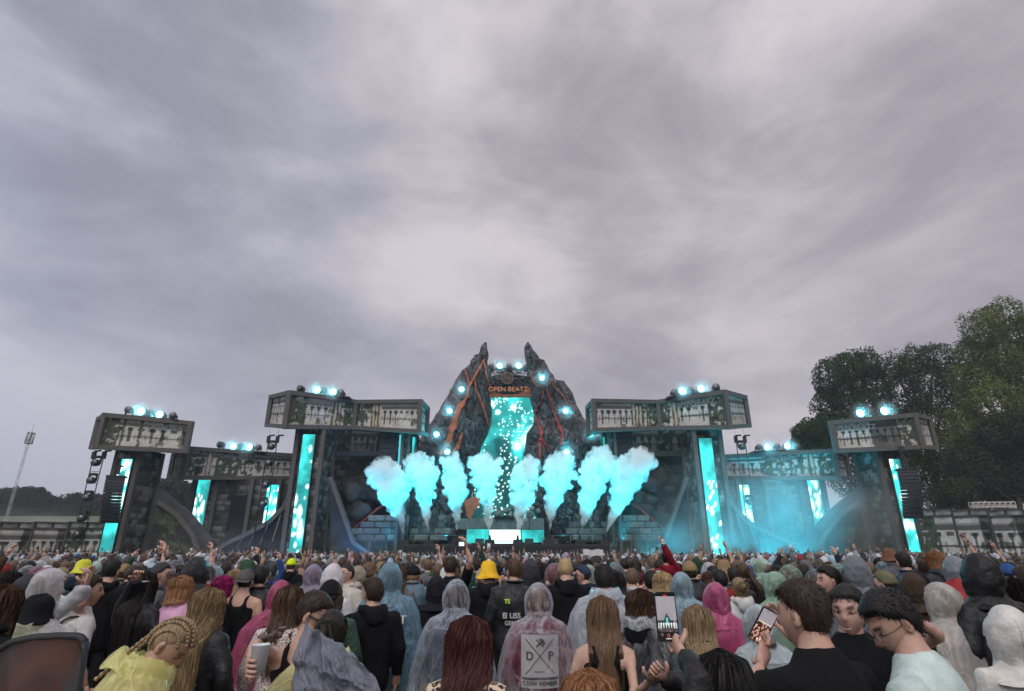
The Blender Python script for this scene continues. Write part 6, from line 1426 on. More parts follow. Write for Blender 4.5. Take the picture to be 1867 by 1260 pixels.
# dark brown umbrella corner
t = empty('umbrella', P(60, 1240, 1.9), 0, 'dark brown glossy canopy with black rim at the lower corner', 'umbrella')
C = [(-60, 1200), (0, 1186), (22, 1172), (60, 1164), (110, 1161), (146, 1162), (154, 1172)]; n = 22; m_ = 16; V = []
xs = np.interp(np.linspace(0, 6, n), range(7), [c[0] for c in C]); ys = np.interp(np.linspace(0, 6, n), range(7), [c[1] for c in C])
for i in range(n):
    for j in range(m_): k = j/(m_-1); x = xs[i]+(130*(i/(n-1))*-.12+(-10 if i > 15 else 0))*k; y = ys[i]+(1330-ys[i])*k; V.append(list(P(x, y, 1.9-.30*math.sin(k*1.6)*math.sin(i/(n-1)*2.6+.3))))
V = np.array(V); g = MB(); f = grid_faces(n, m_); g.add(V, f); g.add(V+[0, .012, 0], f[:, ::-1])
link('canopy', g.mesh('canopy', True), t, mat('brown_nylon', (.055, .022, .013), .6, noise=.8, nscale=3.5, bump=.25, bscale=7, spec=.25))
g = MB(); g.tube([V[i*m_] for i in range(n)], .013, 8); g.tube([V[(n-1)*m_+j] for j in range(m_)], .013, 8); link('rim', g.mesh('rim', True), t, black)
# ---- second row
i_ = hero(318, 1122, 3.0, 'woman with blond cornrow braids bowing in a yellow rain cape', 'the blond braids', yaw=-58, hyaw=-28, pitch=44, lean=18, hair=('buzz', 'dirty blond'), top='tee', tcol=(.5, .38, .3), poncho='tint', pcol=(.80, .78, .34), fem=True, eyes=True, skin=(.44, .26, .19))
for bx_ in (-.066, -.040, -.013, .013, .040, .066):
    g = MB(); th = np.linspace(R(58), R(-118), 36); 
    for k, a in enumerate(th):
        rx = abs(bx_)/.082; c_ = math.sqrt(max(0, 1-rx*rx)); p = np.array([bx_*(1+.25*max(0, -math.sin(a)*0)), .106*math.sin(a)*c_, .128*math.cos(a)*c_+.004]); s_ = .009 if k % 2 else .011
        g.ell(p+np.array([.003*(1 if k % 2 else -1), 0, 0]), (.0068, .010, .0072), 7, 5)
    link('braid', i_['local'](g).mesh('braid', True), i_['t'], hair_m, world=False).color = (.27, .195, .115, 1)
for s_ in (-1, 1):
    g = MB(); 
    for k in range(20): g.ell((s_*(.035+.006*k*.1)+.006*(1 if k % 2 else -1), -.098-.0006*k, -.045-.013*k), (.009, .010, .011), 7, 5)
    link('braid', i_['local'](g).mesh('braid', True), i_['t'], hair_m, world=False).color = (.27, .195, .115, 1)
i_ = hero(608, 1104, 3.4, 'woman with dark tied hair and centre parting in a yellow rain cape', 'the yellow cape with dark tied hair', yaw=0, pitch=8, hair=('ponytail', 'dark'), top='shirt', tcol=(.42, .30, .22), poncho='tint', pcol=(.74, .70, .36), fem=True, dens=2.4, hlen=.34)
i_ = hero(573, 1074, 3.65, 'man in black sunglasses leaning his head in, bare tattooed arm stretched out with a cup', 'the sunglasses man with a cup', yaw=0, hyaw=-88, pitch=26, hair=('fade', 'dark brown'), top='tank', tcol=BK, dens=1.6, eyes=False, beard=.15,
     aw={'l': ((466, 1174, 3.35), (456, 1206, 3.05))}, hand_n=((1, .3, 0), (0, 1, 0)), curl=.9)
glasses(i_, dark=True, wrap=True)
rr = random.Random(2); e_ = P(466, 1174, 3.35); sh_ = P(532, 1142, 3.6)
for k in range(7):
    q = sh_.lerp(e_, .25+.11*k); g = MB(); g.ell(q+Vector((0, -.018, rr.uniform(-.015, .015))), (rr.uniform(.012, .03), .022, rr.uniform(.01, .022)), 8, 6); link('tattoo', g.mesh('tattoo', True), i_['t'], mat('tattoo_ink', (.10, .075, .07), .6, noise=.5, nscale=30))
p = P(473, 1200, 2.98); g = MB(); n = 16
prof = [(.0, -.065), (.030, -.065), (.041, .055), (.044, .058), (.040, .056), (.029, -.06), (0, -.06)]
V = [(p.x+r_*math.cos(2*math.pi*k/n), p.y+r_*math.sin(2*math.pi*k/n), p.z+z_) for r_, z_ in prof for k in range(n)]
g.add(V, [[a*n+k, a*n+(k+1) % n, (a+1)*n+(k+1) % n, (a+1)*n+k] for a in range(len(prof)-1) for k in range(n)]); tag(link('cup', g.mesh('cup', True), mat=mat('cup_plastic', (.62, .64, .68), .3)), 'white plastic cup in the hand of the man in sunglasses', 'cup')
# sheet of grey-blue plastic spread across both
def sheet(pts, nu, nv, name, parent, m, col, amp=.04, seed=0):
    a, b, c, d = [np.array(list(P(*q))) for q in pts]; u = np.linspace(0, 1, nu)[:, None, None]; v = np.linspace(0, 1, nv)[None, :, None]
    V = (a*(1-u)+b*u)*(1-v)+(d*(1-u)+c*u)*v; n = fbm(np.stack([u[..., 0]*5+v[..., 0]*2, v[..., 0]*3-u[..., 0]*2], -1), seed, 4)-.5; V[..., 1] += amp*4*n-.05*np.sin(u[..., 0]*3.1)*np.sin(v[..., 0]*3.1)
    V[..., 2] += (amp*.8*(fbm(np.stack([u[..., 0]*4+v[..., 0]*.3, v[..., 0]*4+u[..., 0]*.3], -1), seed+4, 2)-.5)); g = MB(); g.add(V, grid_faces(nu, nv)); o = link(name, g.mesh(name, True), parent, m); o.color = (*col, 1); return o
sheet([(520, 1330, 3.0), (745, 1330, 2.9), (640, 1192, 3.02), (552, 1134, 3.2)], 60, 40, 'cape_sheet', i_['t'], pon_solid, (.20, .215, .27), .05, 3)
i_ = hero(1097, 1082, 4.1, 'woman with long light brown hair over a black tank top, bare arms', 'the black tank top', yaw=-4, hair=('long', 'light brown'), top='tank', tcol=BK, fem=True, dens=2.4, hlen=.52, skin=(.52, .33, .25),
     aw={'r': ((1158, 1270, 3.7), (1186, 1240, 3.4))}, hand_n=((0, 1, 0), (.2, .6, .5)), curl=.8)
g = MB(); c_ = P(1190, 1235, 3.38); g.tube([(c_.x+.033*math.cos(a), c_.y+.02*math.sin(a), c_.z+.028*math.sin(a)) for a in np.linspace(0, 6.28, 18)], .005, 5, cap=False); tag(link('bracelet', g.mesh('bracelet', True), mat=mat('dark_beads', (.04, .03, .03), .3)), 'beaded bracelet on the wrist by the clasped hands', 'bracelet')
i_ = hero(1269, 1098, 4.2, 'woman with long ash blond hair behind the raised phone', 'the long ash blond hair', yaw=-10, hair=('long', 'dirty blond'), top='jacket', tcol=BK, fem=True, dens=2.4, hlen=.45, aw={'l': ((1243, 1262, 3.5), (1213, 1236, 3.35))}, hand_n=((-.3, .6, .4), (0, 1, 0)), curl=.9)
HCOL['ash'] = (.17, .12, .085); 
i_ = hero(1166, 1070, 4.8, 'woman with brown to copper hair and thin glasses in a clear cape', 'the clear cape with thin glasses', yaw=-28, hyaw=-42, hair=('wavy', 'brown'), top='hoodie', tcol=BK, fem=True, dens=1.8, hlen=.34, poncho='clear', pcol=(.72, .75, .8), eyes=True)
glasses(i_)
i_ = hero(1377, 1100, 4.7, 'person in white jacket under a clear hood, before the tilted phone', 'the white jacket under a clear hood', hair=('bob', 'dark brown'), top='jacket', tcol=(.5, .5, .5), poncho='tint-hood', pcol=(.62, .70, .74), fem=True)
i_ = hero(1706, 1060, 4.9, 'person in wide milky hooded cape over a beige jacket', 'the milky wide hood', yaw=30, hair=('bob', 'blond'), top='jacket', tcol=(.42, .33, .27), poncho='tint-hood', pcol=(.62, .60, .58), fem=True)
i_ = hero(1776, 1013, 4.8, 'tall person in big black coat with the hood up', 'the big black hood', yaw=5, hair=('short', 'black'), top='jacket', tcol=(.012, .012, .014), head='hood', scale=1.1)
i_ = hero(1843, 1050, 5.2, 'person with dark curly bob beside the big black hood', 'the dark curly bob', yaw=50, hair=('bob', 'dark'), top='jacket', tcol=(.03, .02, .025), fem=True)
i_ = hero(14, 1062, 3.9, 'woman with long brown hair at the edge, black jacket', 'the long brown hair at the edge', yaw=-20, hair=('long', 'brown'), top='hoodie', tcol=BK, fem=True, dens=2, hlen=.42)
i_ = hero(76, 1076, 5.0, 'person in black bucket hat and pale olive rain cape', 'the black bucket hat', yaw=-20, hair=('short', 'dark brown'), top='hoodie', tcol=(.30, .31, .24), head='bucket', cap_col=(.012, .013, .017), poncho='tint', pcol=(.52, .54, .42), fem=True, htilt=14)
i_ = hero(100, 1037, 5.3, 'person in white crumpled rain hood raising a hand by the bucket hat', 'the white crumpled hood', yaw=-30, hair=('short', 'brown'), top='jacket', tcol=(.42, .42, .45), poncho='tint-hood', pcol=(.72, .70, .72), aw={'r': ((148, 1085, 5.0), (152, 1068, 5.0))}, curl=1.1)
i_ = hero(168, 1046, 5.2, 'person in white t-shirt with crossbody strap, hand raised to the brow', 'the white t-shirt with strap', yaw=-35, hyaw=-20, hair=('short', 'dark brown'), top='tee', tcol=WH, aw={'l': ((150, 1100, 5.0), (158, 1066, 5.05))}, curl=.8, skin=(.40, .24, .17))
g = MB(); lc = i_['loc']; g.tube([lc((.13*math.cos(a)+.02, .145*math.sin(a), 1.22+.20*math.cos(a+.5))) for a in np.linspace(0, 6.28, 26)], .009, 5, cap=False); link('strap', g.mesh('strap', True), i_['t'], black, world=False)
i_ = hero(268, 1040, 5.6, 'woman with very long black brown hair and a white headband', 'the white headband', yaw=-6, hair=('long', 'dark'), top='jacket', tcol=BK, fem=True, dens=2, hlen=.66, aw={'l': ((240, 1078, 5.5), (248, 1056, 5.4))}, curl=.9)
g = MB(); g.tube([(.094*math.cos(a), -.004+.118*math.sin(a), .052) for a in np.linspace(0, 2*math.pi, 30)], .007, 6, cap=False); link('headband', i_['local'](g).mesh('band', True), i_['t'], mat('white_plastic', (.6, .6, .6), .3), world=False)
i_ = hero(335, 1046, 5.7, 'woman with ginger blond bob in a pink jacket', 'the ginger bob', hair=('bob', 'ginger'), top='jacket', tcol=(.62, .33, .50), fem=True, dens=1.6)
HCOL['honey'] = (.20, .135, .07)
i_ = hero(384, 1068, 4.4, 'woman with long honey blond wavy hair over a glossy black jacket', 'the long honey blond hair', yaw=-8, hair=('half', 'honey'), top='jacket', tcol=(.012, .012, .014), fem=True, dens=2.4, hlen=.58)
i_ = hero(208, 1018, 7.0, 'man with short dark hair in a black hooded jacket', 'the short dark hair beside the headband', hair=('fade', 'black'), top='hoodie', tcol=BK)
i_ = hero(298, 1022, 6.9, 'man in dark grey cap with a white front badge, head turned', 'the dark grey cap', yaw=-40, hyaw=-30, hair=('fade', 'dark brown'), top='hoodie', tcol=GY, head='cap', cap_col=(.05, .05, .055), eyes=True)
i_ = hero(362, 1016, 6.6, 'person in tall loose black rain hood', 'the tall black rain hood', hair=('bald', 'black'), top='jacket', tcol=(.02, .022, .026), head='hood', poncho='solid-hood', pcol=(.022, .024, .028))
i_ = hero(409, 1047, 7.0, 'person with bright magenta hair in black hoodie', 'the magenta hair', yaw=-30, hair=('wavy', 'magenta'), top='hoodie', tcol=BK, fem=True, hlen=.25)
i_ = hero(452, 1034, 7.0, 'person in grey backward cap and black vest', 'the grey backward cap', hair=('fade', 'dark brown'), top='tank', tcol=BK, head='cap', cap_col=(.09, .09, .095))
i_ = hero(478, 1031, 7.2, 'man with short black hair in a smooth black jacket', 'the smooth black jacket', hair=('fade', 'black'), top='jacket', tcol=(.02, .021, .025))
i_ = hero(514, 1056, 5.8, 'person in deep pink hooded rain cape', 'the deep pink cape', yaw=15, hair=('bald', 'brown'), top='tee', tcol=GY, poncho='tint-hood', pcol=(.50, .10, .20), fem=True)
i_ = hero(531, 1063, 4.6, 'woman with long straight brown hair over a white lace top', 'the white lace top', yaw=-8, hair=('long', 'brown'), top='shirt', tcol=(.5, .42, .4), fem=True, dens=2.2, hlen=.5)
m = bpy.data.materials.new('lace_cloth'); m.use_nodes = True; nt = m.node_tree; L = nt.links.new; b = nt.nodes['Principled BSDF']; tc = N(nt, 'ShaderNodeTexCoord'); vo = N(nt, 'ShaderNodeTexVoronoi', feature='DISTANCE_TO_EDGE', inp={'Scale': 62.0}); L(tc.outputs['Object'], vo.inputs[0])
rp = ramp(nt, [(0, (.66, .60, .58)), (.10, (.62, .55, .53)), (.16, (.20, .13, .11)), (1, (.24, .15, .12))]); L(vo.outputs[0], rp.inputs[0]); L(rp.outputs[0], b.inputs[0]); b.inputs['Roughness'].default_value = .85
i_['garment'].data.materials.clear(); i_['garment'].data.materials.append(m)
i_ = hero(605, 1052, 5.1, 'person in black backward cap and dark green jacket', 'the dark green jacket', hair=('bob', 'brown'), top='jacket', tcol=(.018, .05, .035), head='cap', cap_col=(.012, .012, .014))
i_ = hero(610, 1030, 6.6, 'person in white hooded jacket facing the clear blue cape', 'the white hooded jacket', yaw=-10, hair=('bald', 'brown'), top='hoodie', tcol=(.55, .53, .55), head='hood')
i_ = hero(634, 1027, 7.6, 'man in sunglasses and cream hoodie turned to the camera', 'the cream hoodie', yaw=140, hair=('buzz', 'dark brown'), top='hoodie', tcol=(.5, .47, .42)); glasses(i_, dark=True)
i_ = hero(682, 1050, 5.5, 'man with short brown hair in black hoodie before the blue cape', 'the black hoodie before the blue cape', yaw=25, hyaw=22, hair=('short', 'dark brown'), top='hoodie', tcol=BK, dens=1.6)
i_b = hero(712, 1026, 6.1, 'tall person in long blue translucent rain cape with white lettering', 'the long blue cape', yaw=12, hair=('short', 'brown'), top='jacket', tcol=(.12, .16, .2), poncho='tint-hood', pcol=(.24, .42, .55), pose='front')
i_ = hero(727, 1027, 7.6, 'woman with long straight brown hair beyond the blue cape', 'the brown hair beyond the blue cape', hair=('long', 'brown'), top='jacket', tcol=GY, fem=True)
i_ = hero(797, 1050, 7.3, 'person in black hoodie with the hood up and dark trousers', 'the black hoodie with its hood up', hair=('bald', 'black'), top='hoodie', tcol=(.016, .017, .021), head='hood')
i_w = hero(833, 1056, 5.5, 'person in clear hooded cape over grey jacket, shaved head showing through', 'the clear hood over a shaved head', hair=('buzz', 'brown'), top='jacket', tcol=(.07, .08, .11), poncho='clear-hood', pcol=(.66, .72, .8))
i_ = hero(891, 1020, 7.6, 'person in bright yellow bucket hat and black jacket', 'the yellow bucket hat', hair=('short', 'black'), top='hoodie', tcol=BK, head='bucket', cap_col=(.78, .46, .03))
i_z = hero(938, 1018, 6.9, 'man with short brown hair, black work jacket with white lettering', 'the lettered work jacket', hyaw=18, hair=('fade', 'brown'), top='jacket', tcol=(.014, .015, .019), dens=1.6)
i_a = hero(981, 1062, 5.4, 'person in clear hood over a maroon jacket with a white square print', 'the maroon jacket', hair=('buzz', 'light brown'), top='jacket', tcol=(.16, .022, .05), poncho='clear-hood', pcol=(.72, .70, .74))
i_ = hero(1030, 1017, 7.0, 'man with cropped blond hair in black hoodie', 'the cropped blond hair', hair=('buzz', 'blond'), top='hoodie', tcol=BK)
i_ = hero(1100, 1027, 5.6, 'man with thick black hair in a wide clear cape', 'the thick black hair in a clear cape', hair=('short', 'black'), top='jacket', tcol=(.25, .27, .30), poncho='tint', pcol=(.62, .66, .72), dens=1.8)
i_ = hero(1062, 1027, 8.2, 'man in navy cap and dark glasses looking sideways', 'the navy cap', yaw=60, hyaw=20, hair=('fade', 'dark brown'), top='hoodie', tcol=NV, head='cap', cap_col=(.03, .045, .08), eyes=True); glasses(i_, dark=True)
i_ = hero(1302, 1060, 5.6, 'person in bright pink hooded rain cape', 'the bright pink cape', yaw=-5, hair=('short', 'black'), top='jacket', tcol=(.34, .03, .12), poncho='tint-hood', pcol=(.62, .14, .30), fem=True)
i_ = hero(1240, 1043, 6.9, 'person in pale blue translucent hood', 'the pale blue hood', hair=('short', 'dark brown'), top='jacket', tcol=GY, poncho='tint-hood', pcol=(.38, .55, .64))
i_ = hero(1207, 1040, 7.0, 'woman with loose golden blond hair', 'the golden blond hair', yaw=-20, hair=('wavy', 'blond'), top='hoodie', tcol=BK, fem=True, hlen=.2)
i_ = hero(1186, 1038, 7.2, 'man with black hair holding his phone up in both hands', 'the man with both hands up', hair=('short', 'black'), top='hoodie', tcol=BK, pose='phone')
i_ = hero(1345, 1049, 7.2, 'woman with dark blond bun in a white hoodie', 'the blond bun', hair=('bun', 'dirty blond'), top='hoodie', tcol=WH, fem=True)
i_ = hero(1410, 1041, 6.4, 'person in pale green translucent hooded cape', 'the pale green cape', hair=('short', 'dark brown'), top='jacket', tcol=(.2, .26, .22), poncho='tint-hood', pcol=(.42, .62, .46), fem=True)
i_ = hero(1506, 1030, 5.7, 'young man in profile with swept dark hair', 'the profile with swept dark hair', yaw=95, hyaw=-5, hair=('fade', 'black'), top='hoodie', tcol=NV, eyes=True)
i_ = hero(1556, 1014, 5.6, 'tall person in slate grey hooded cape', 'the slate grey cape', yaw=-25, hair=('short', 'dark brown'), top='jacket', tcol=GY, poncho='solid-hood', pcol=(.20, .22, .25))
i_ = hero(1608, 1036, 6.0, 'man in olive cap and black t-shirt with purple back print', 'the olive cap', yaw=40, hair=('fade', 'dark brown'), top='tee', tcol=BK, head='cap', cap_col=(.13, .12, .07), beard=.4); i_o = i_
i_ = hero(1643, 1005, 8.0, 'tall man with short black hair and navy jacket', 'the navy jacket', hair=('fade', 'black'), top='jacket', tcol=(.02, .04, .065))
i_ = hero(1735, 1014, 7.5, 'person in grey hood and bright red jacket', 'the bright red jacket', hair=('short', 'brown'), top='jacket', tcol=(.42, .02, .02), poncho='solid-hood', pcol=(.25, .27, .31), hcol=(.28, .30, .34)); 
for o in i_['t'].children:
    if o.name.startswith('rain_cape'): o.color = (.42, .02, .02, 1)
i_ = hero(1701, 1003, 8.4, 'woman with tousled orange hair', 'the tousled orange hair', hair=('wavy', 'ginger'), top='hoodie', tcol=(.05, .05, .06), fem=True, hlen=.2)
i_ = hero(1619, 998, 10.5, 'person in brown felt bucket hat', 'the brown felt hat', hair=('short', 'brown'), top='tee', tcol=GY, head='bucket', cap_col=(.16, .08, .05))
i_ = hero(155, 1018, 9.5, 'person in yellow and blue patterned bucket hat', 'the yellow and blue hat', hair=('short', 'brown'), top='hoodie', tcol=NV, head='bucket', cap_col=(.6, .62, .06))
i_ = hero(533, 1016, 12, 'person in neon yellow cap', 'the neon yellow cap', hair=('short', 'brown'), top='hoodie', tcol=BK, head='cap', cap_col=(.6, .75, .02))
i_ = hero(822, 1014, 8.2, 'man in black t-shirt with a camera held high overhead', 'the camera held high', hair=('short', 'dark brown'), top='tee', tcol=BK, aw={'r': ((858, 1022, 7.9), (849, 997, 7.9))}, sleeve=.42, curl=.9)
t = empty('camera', P(842, 992, 7.85), 0, 'black camera with small lit screen held high above the crowd', 'camera')
g = MB(); g.box((-.02, 0, .0), (.13, .07, .085)); link('camera_body', g.mesh('body'), t, black, world=False); g = MB(); g.tube([(-.03, .03, 0), (-.03, .13, 0)], .035, 12); link('lens', g.mesh('lens', True), t, black, world=False)
g = MB(); g.box((.0, -.037, 0), (.07, .004, .05)); link('screen', g.mesh('scr'), t, mat('small_screen', (0, 0, 0), emit=(.8, .9, .95), est=1), world=False)
i_ = hero(1213, 1005, 11.5, 'person with a red sleeve stretched up holding a lit phone', 'the red sleeve stretched up', hair=('short', 'black'), top='hoodie', tcol=(.20, .012, .025), aw={'r': ((1216, 1008, 11.3), (1209, 992, 11.3))}, curl=.9)
phone(1208.5, 988, 11.2, 0, 0, 0, 'lit phone in the hand of the raised red sleeve', scene_paint)
i_ = hero(1460, 1040, 9.0, 'person in dark hair between pale hoods', None, hair=('short', 'black'), top='hoodie', tcol=GY) if False else None
# leafy green plant-like costume behind the white hooded jacket
# ---- prints on garments: flat shapes laid on the cloth by casting them on to it
from mathutils.bvhtree import BVHTree
def lay_on(inf, g_or_me, name, m, lift=.006, obj=None):
    """points (x across the back, z up) of the wearer's own frame, dropped on to the garment from behind"""
    tgt = obj or inf['garment']; bm_v = [v.co for v in tgt.data.vertices]; bv = BVHTree.FromPolygons(bm_v, [list(p.vertices) for p in tgt.data.polygons])
    me = g_or_me
    for v in me.vertices:
        h = bv.ray_cast(Vector((v.co.x, -1.0, v.co.z)), Vector((0, 1, 0)))
        v.co.y = (h[0].y if h[0] is not None else -.15)-lift+v.co.y*0
    o = link(name, me, inf['t'], m, world=False); return o
def flat(polys, fine=1):
    g = MB()
    for p in polys: g.add([(x, 0, z) for x, z in p], [list(range(len(p)))])
    return g.mesh('print')
def strip(x0, z0, x1, z1, w, n=6):
    d = math.hypot(x1-x0, z1-z0); a, b = -(z1-z0)/d*w/2, (x1-x0)/d*w/2
    return [[(x0+(x1-x0)*i/n+a*s, z0+(z1-z0)*i/n+b*s) for i, s in ((k, -1), (k+1, -1), (k+1, 1), (k, 1))] for k in range(n)]
def textmesh(txt, size, x, z):
    cu = bpy.data.curves.new('t', 'FONT'); cu.body = txt; cu.size = size; cu.align_x = 'CENTER'; cu.align_y = 'CENTER'; cu.resolution_u = 3; cu.offset = size*.028
    t = bpy.data.objects.new('tmp', cu); TMP.collection.objects.link(t); TMP.view_layers[0].update(); me = bpy.data.meshes.new_from_object(t.evaluated_get(TMP.view_layers[0].depsgraph)); bpy.data.objects.remove(t); bpy.data.curves.remove(cu)
    me.transform(Matrix.Translation((x, 0, z)) @ Matrix.Rotation(R(90), 4, 'X')); me.materials.clear(); return me
whp = mat('white_print', (.52, .51, .50), .7); blp = mat('black_print', (.02, .02, .02), .7)
S_ = i_a['S']; zc = 1.16*S_
g = MB(); n = 12; V = [(x, 0, z) for x in np.linspace(-.155, .155, n) for z in np.linspace(zc-.2, zc+.19, n)]; g.add(V, grid_faces(n, n)); lay_on(i_a, g.mesh('patch', True), 'white_square_print', whp, .010)
PR = strip(-.12, zc+.16, .12, zc-.10, .006, 10)+strip(.12, zc+.16, -.12, zc-.10, .006, 10)+strip(-.15, zc-.13, .15, zc-.13, .018, 10)
PR += strip(-.03, zc+.10, .035, zc+.155, .012, 3)+strip(.0, zc+.16, .04, zc+.12, .022, 3)+strip(.03, zc+.10, -.03, zc+.155, .010, 3)
for k in range(6): PR += strip(-.045+.014*k, zc-.085+.006*(k % 2), -.035+.014*k, zc-.075-.008*(k % 2), .007, 1)
lay_on(i_a, flat(PR), 'cross_and_cleaver_print', blp, .014)
for tx, sz, x, z in (('D', .085, -.085, zc+.03), ('P', .085, .09, zc+.03), ('CREW MEMBER', .042, 0, zc-.165)): lay_on(i_a, textmesh(tx, sz, x, z), 'lettering', blp, .015)
zc = 1.20*i_z['S']
lay_on(i_z, textmesh('TS', .058, -.08, zc+.14), 'neon_lettering', mat('neon_print', (.45, .75, .05), .6), .012)
lay_on(i_z, textmesh('LISS', .072, .005, zc-.0), 'lettering', whp, .012); lay_on(i_z, textmesh('GEBHA', .058, -.015, zc-.075), 'lettering', whp, .012)
lay_on(i_z, flat(strip(-.105, zc-.028, -.105, zc+.03, .045, 2)), 'logo_square', whp, .012); lay_on(i_z, flat(strip(-.118, zc-.012, -.100, zc-.012, .008, 1)+strip(-.110, zc+.012, -.092, zc+.012, .008, 1)+strip(-.105, zc-.012, -.105, zc+.012, .006, 1)), 'logo_mark', blp, .015)
cape = [o for o in i_b['t'].children if o.name.startswith('rain_cape')][0]
zc = 1.20*i_b['S']; lay_on(i_b, textmesh('C  LT', .10, .06, zc+.08), 'white_lettering', whp, .02, obj=cape); lay_on(i_b, flat(strip(-.12, zc+.02, .02, zc+.06, .02, 4)), 'white_dash', whp, .02, obj=cape)
zc = 1.25*i_o['S']; g = MB(); n = 10; V = [(x, 0, z) for x in np.linspace(-.13, .13, n) for z in np.linspace(zc-.12, zc+.08, n)]; g.add(V, grid_faces(n, n)); lay_on(i_o, g.mesh('print', True), 'purple_print', mat('purple_print', (.12, .10, .17), .7, noise=.9, nscale=18), .010)
# ================================================================== THE REST OF THE CROWD
def kids(o): return list(o.children)
def copy_tree(o):
    c = o.copy(); COL.objects.link(c)
    for ch in o.children:
        d = ch.copy(); COL.objects.link(d); d.parent = c; d.matrix_parent_inverse = ch.matrix_parent_inverse.copy()
        for g2 in ch.children: q = g2.copy(); COL.objects.link(q); q.parent = d
    return c
KINDS = [   # hair, top, pose, head, poncho, female, look word
 (('short', 'dark brown'), 'hoodie', 'down', 'bare', None, 0, 'short hair'), (('fade', 'black'), 'jacket', 'front', 'bare', None, 0, 'cropped sides'), (('long', 'brown'), 'jacket', 'down', 'bare', None, 1, 'long hair'),
 (('bald', 'brown'), 'hoodie', 'front', 'hood', None, 0, 'hood up'), (('short', 'brown'), 'tee', 'phone', 'bare', None, 0, 'short hair, both hands up'), (('buzz', 'brown'), 'jacket', 'down', 'bare', 'tint-hood', 0, 'translucent hood'),
 (('bob', 'brown'), 'hoodie', 'down', 'bare', None, 1, 'bobbed hair'), (('short', 'brown'), 'hoodie', 'rup', 'bare', None, 0, 'one arm raised'), (('bun', 'brown'), 'tee', 'front', 'bare', None, 1, 'hair in a bun'),
 (('wavy', 'brown'), 'shirt', 'phone', 'bare', None, 1, 'wavy hair, hands up'), (('short', 'brown'), 'jacket', 'front', 'cap', None, 0, 'cap'), (('buzz', 'brown'), 'hoodie', 'down', 'bare', 'clear-hood', 0, 'clear wet hood'),
 (('curly', 'dark'), 'tee', 'down', 'bare', None, 0, 'curly hair'), (('buzz', 'light brown'), 'tee', 'down', 'bare', None, 0, 'shaved head'), (('ponytail', 'brown'), 'hoodie', 'down', 'bare', None, 1, 'ponytail'),
 (('short', 'brown'), 'jacket', 'phone', 'bare', 'tint-hood', 0, 'translucent hood, hands up'), (('long', 'dirty blond'), 'hoodie', 'lup', 'bare', None, 1, 'long hair and raised arm'), (('bald', 'brown'), 'jacket', 'down', 'hood', None, 0, 'jacket hood up'),
 (('short', 'brown'), 'tee', 'down', 'bucket', None, 0, 'bucket hat'), (('fade', 'dark brown'), 'tee', 'rup', 'bare', None, 0, 'raised bare arm'), (('short', 'brown'), 'hoodie', 'down', 'beanie', None, 0, 'beanie'),
]
GC = [('black', (.014, .014, .017)), ('black', (.018, .018, .02)), ('dark grey', (.045, .047, .055)), ('grey', (.14, .145, .155)), ('white', (.55, .54, .54)), ('navy', (.014, .02, .045)), ('dark green', (.02, .05, .032)), ('maroon', (.12, .02, .03)),
      ('dull blue', (.09, .15, .20)), ('brown', (.06, .04, .028)), ('red', (.22, .025, .025)), ('beige', (.27, .22, .17)), ('black', (.013, .013, .015)), ('navy', (.012, .016, .03)), ('dark grey', (.035, .036, .042)), ('olive', (.08, .085, .045)), ('blue', (.02, .05, .16)), ('black', (.015, .015, .018)), ('black', (.012, .013, .016))]
PC = [('clear', (.66, .70, .76)), ('clear', (.60, .64, .70)), ('pale blue', (.36, .52, .62)), ('pale green', (.42, .58, .48)), ('white', (.60, .60, .62)), ('grey', (.30, .33, .37)), ('grey', (.22, .24, .28)), ('clear', (.50, .54, .60)), ('dull pink', (.46, .24, .32)), ('lilac', (.40, .34, .46))]
HC = [('black', (.010, .009, .009)), ('dark brown', (.026, .017, .012)), ('dark brown', (.03, .018, .013)), ('brown', (.062, .036, .022)), ('light brown', (.13, .082, .05)), ('blond', (.25, .175, .095)), ('light brown', (.12, .075, .045)), ('dark brown', (.02, .014, .011)), ('black', (.012, .01, .01))]
CC = [('black', (.012, .012, .014)), ('white', (.55, .55, .55)), ('tan', (.25, .17, .09)), ('grey', (.12, .12, .13)), ('blue', (.03, .08, .22)), ('black', (.014, .013, .014)), ('brown', (.10, .06, .035)), ('dark green', (.03, .07, .04))]
TPL = []
for i, (hr_, tp, ps, hd, pn, fm, lk) in enumerate(KINDS):
    t, inf = person(933, 1020, 8, 'x', hair=hr_, top=tp, pose=ps, head=hd, poncho=pn, fem=bool(fm), dens=.5, vox=.034, loc=(0, 8, 1.72 if not fm else 1.63), seed=900+i, hlen=.36, scale=.98 if not fm else .93)
    TPL.append((t, inf))
LAND = [(-60, 'the field-side fence corner'), (60, 'the slim white mast'), (165, 'the field-side lamp ladder'), (215, 'the field-side outer screen'), (300, 'the jungle print panel'), (370, 'the first short screen'), (455, 'the dark doorway'), (500, 'the second short screen'),
        (550, 'the field-side longest screen'), (640, 'the slanting timber'), (710, 'the field-side stone steps'), (760, 'the first smoke jets'), (830, 'the third smoke jet'), (885, 'the fourth smoke jet'), (925, 'the white booth screen'), (960, 'the fifth smoke jet'), (1010, 'the sixth smoke jet'),
        (1060, 'the seventh smoke jet'), (1105, 'the last smoke jet'), (1170, 'the tree-side stone steps'), (1230, 'the second slanting timber'), (1290, 'the streaked long screen'), (1350, 'the cyan mist'), (1430, 'the thickest cyan mist'), (1495, 'the screen in the mist'), (1560, 'the grey smoke'), (1640, 'the tree-side outer screen'),
        (1720, 'the tree-side fence'), (1810, 'the pale roof truss'), (1950, 'the tall green tree')]
rr = random.Random(77); placed = [(P(h[0], h[1], h[2]).x, h[2]) for h in HERO]; hpx = [(h[0], h[1], h[2]) for h in HERO]
used_labels = set(); first = [True]*len(TPL); cnt = 0
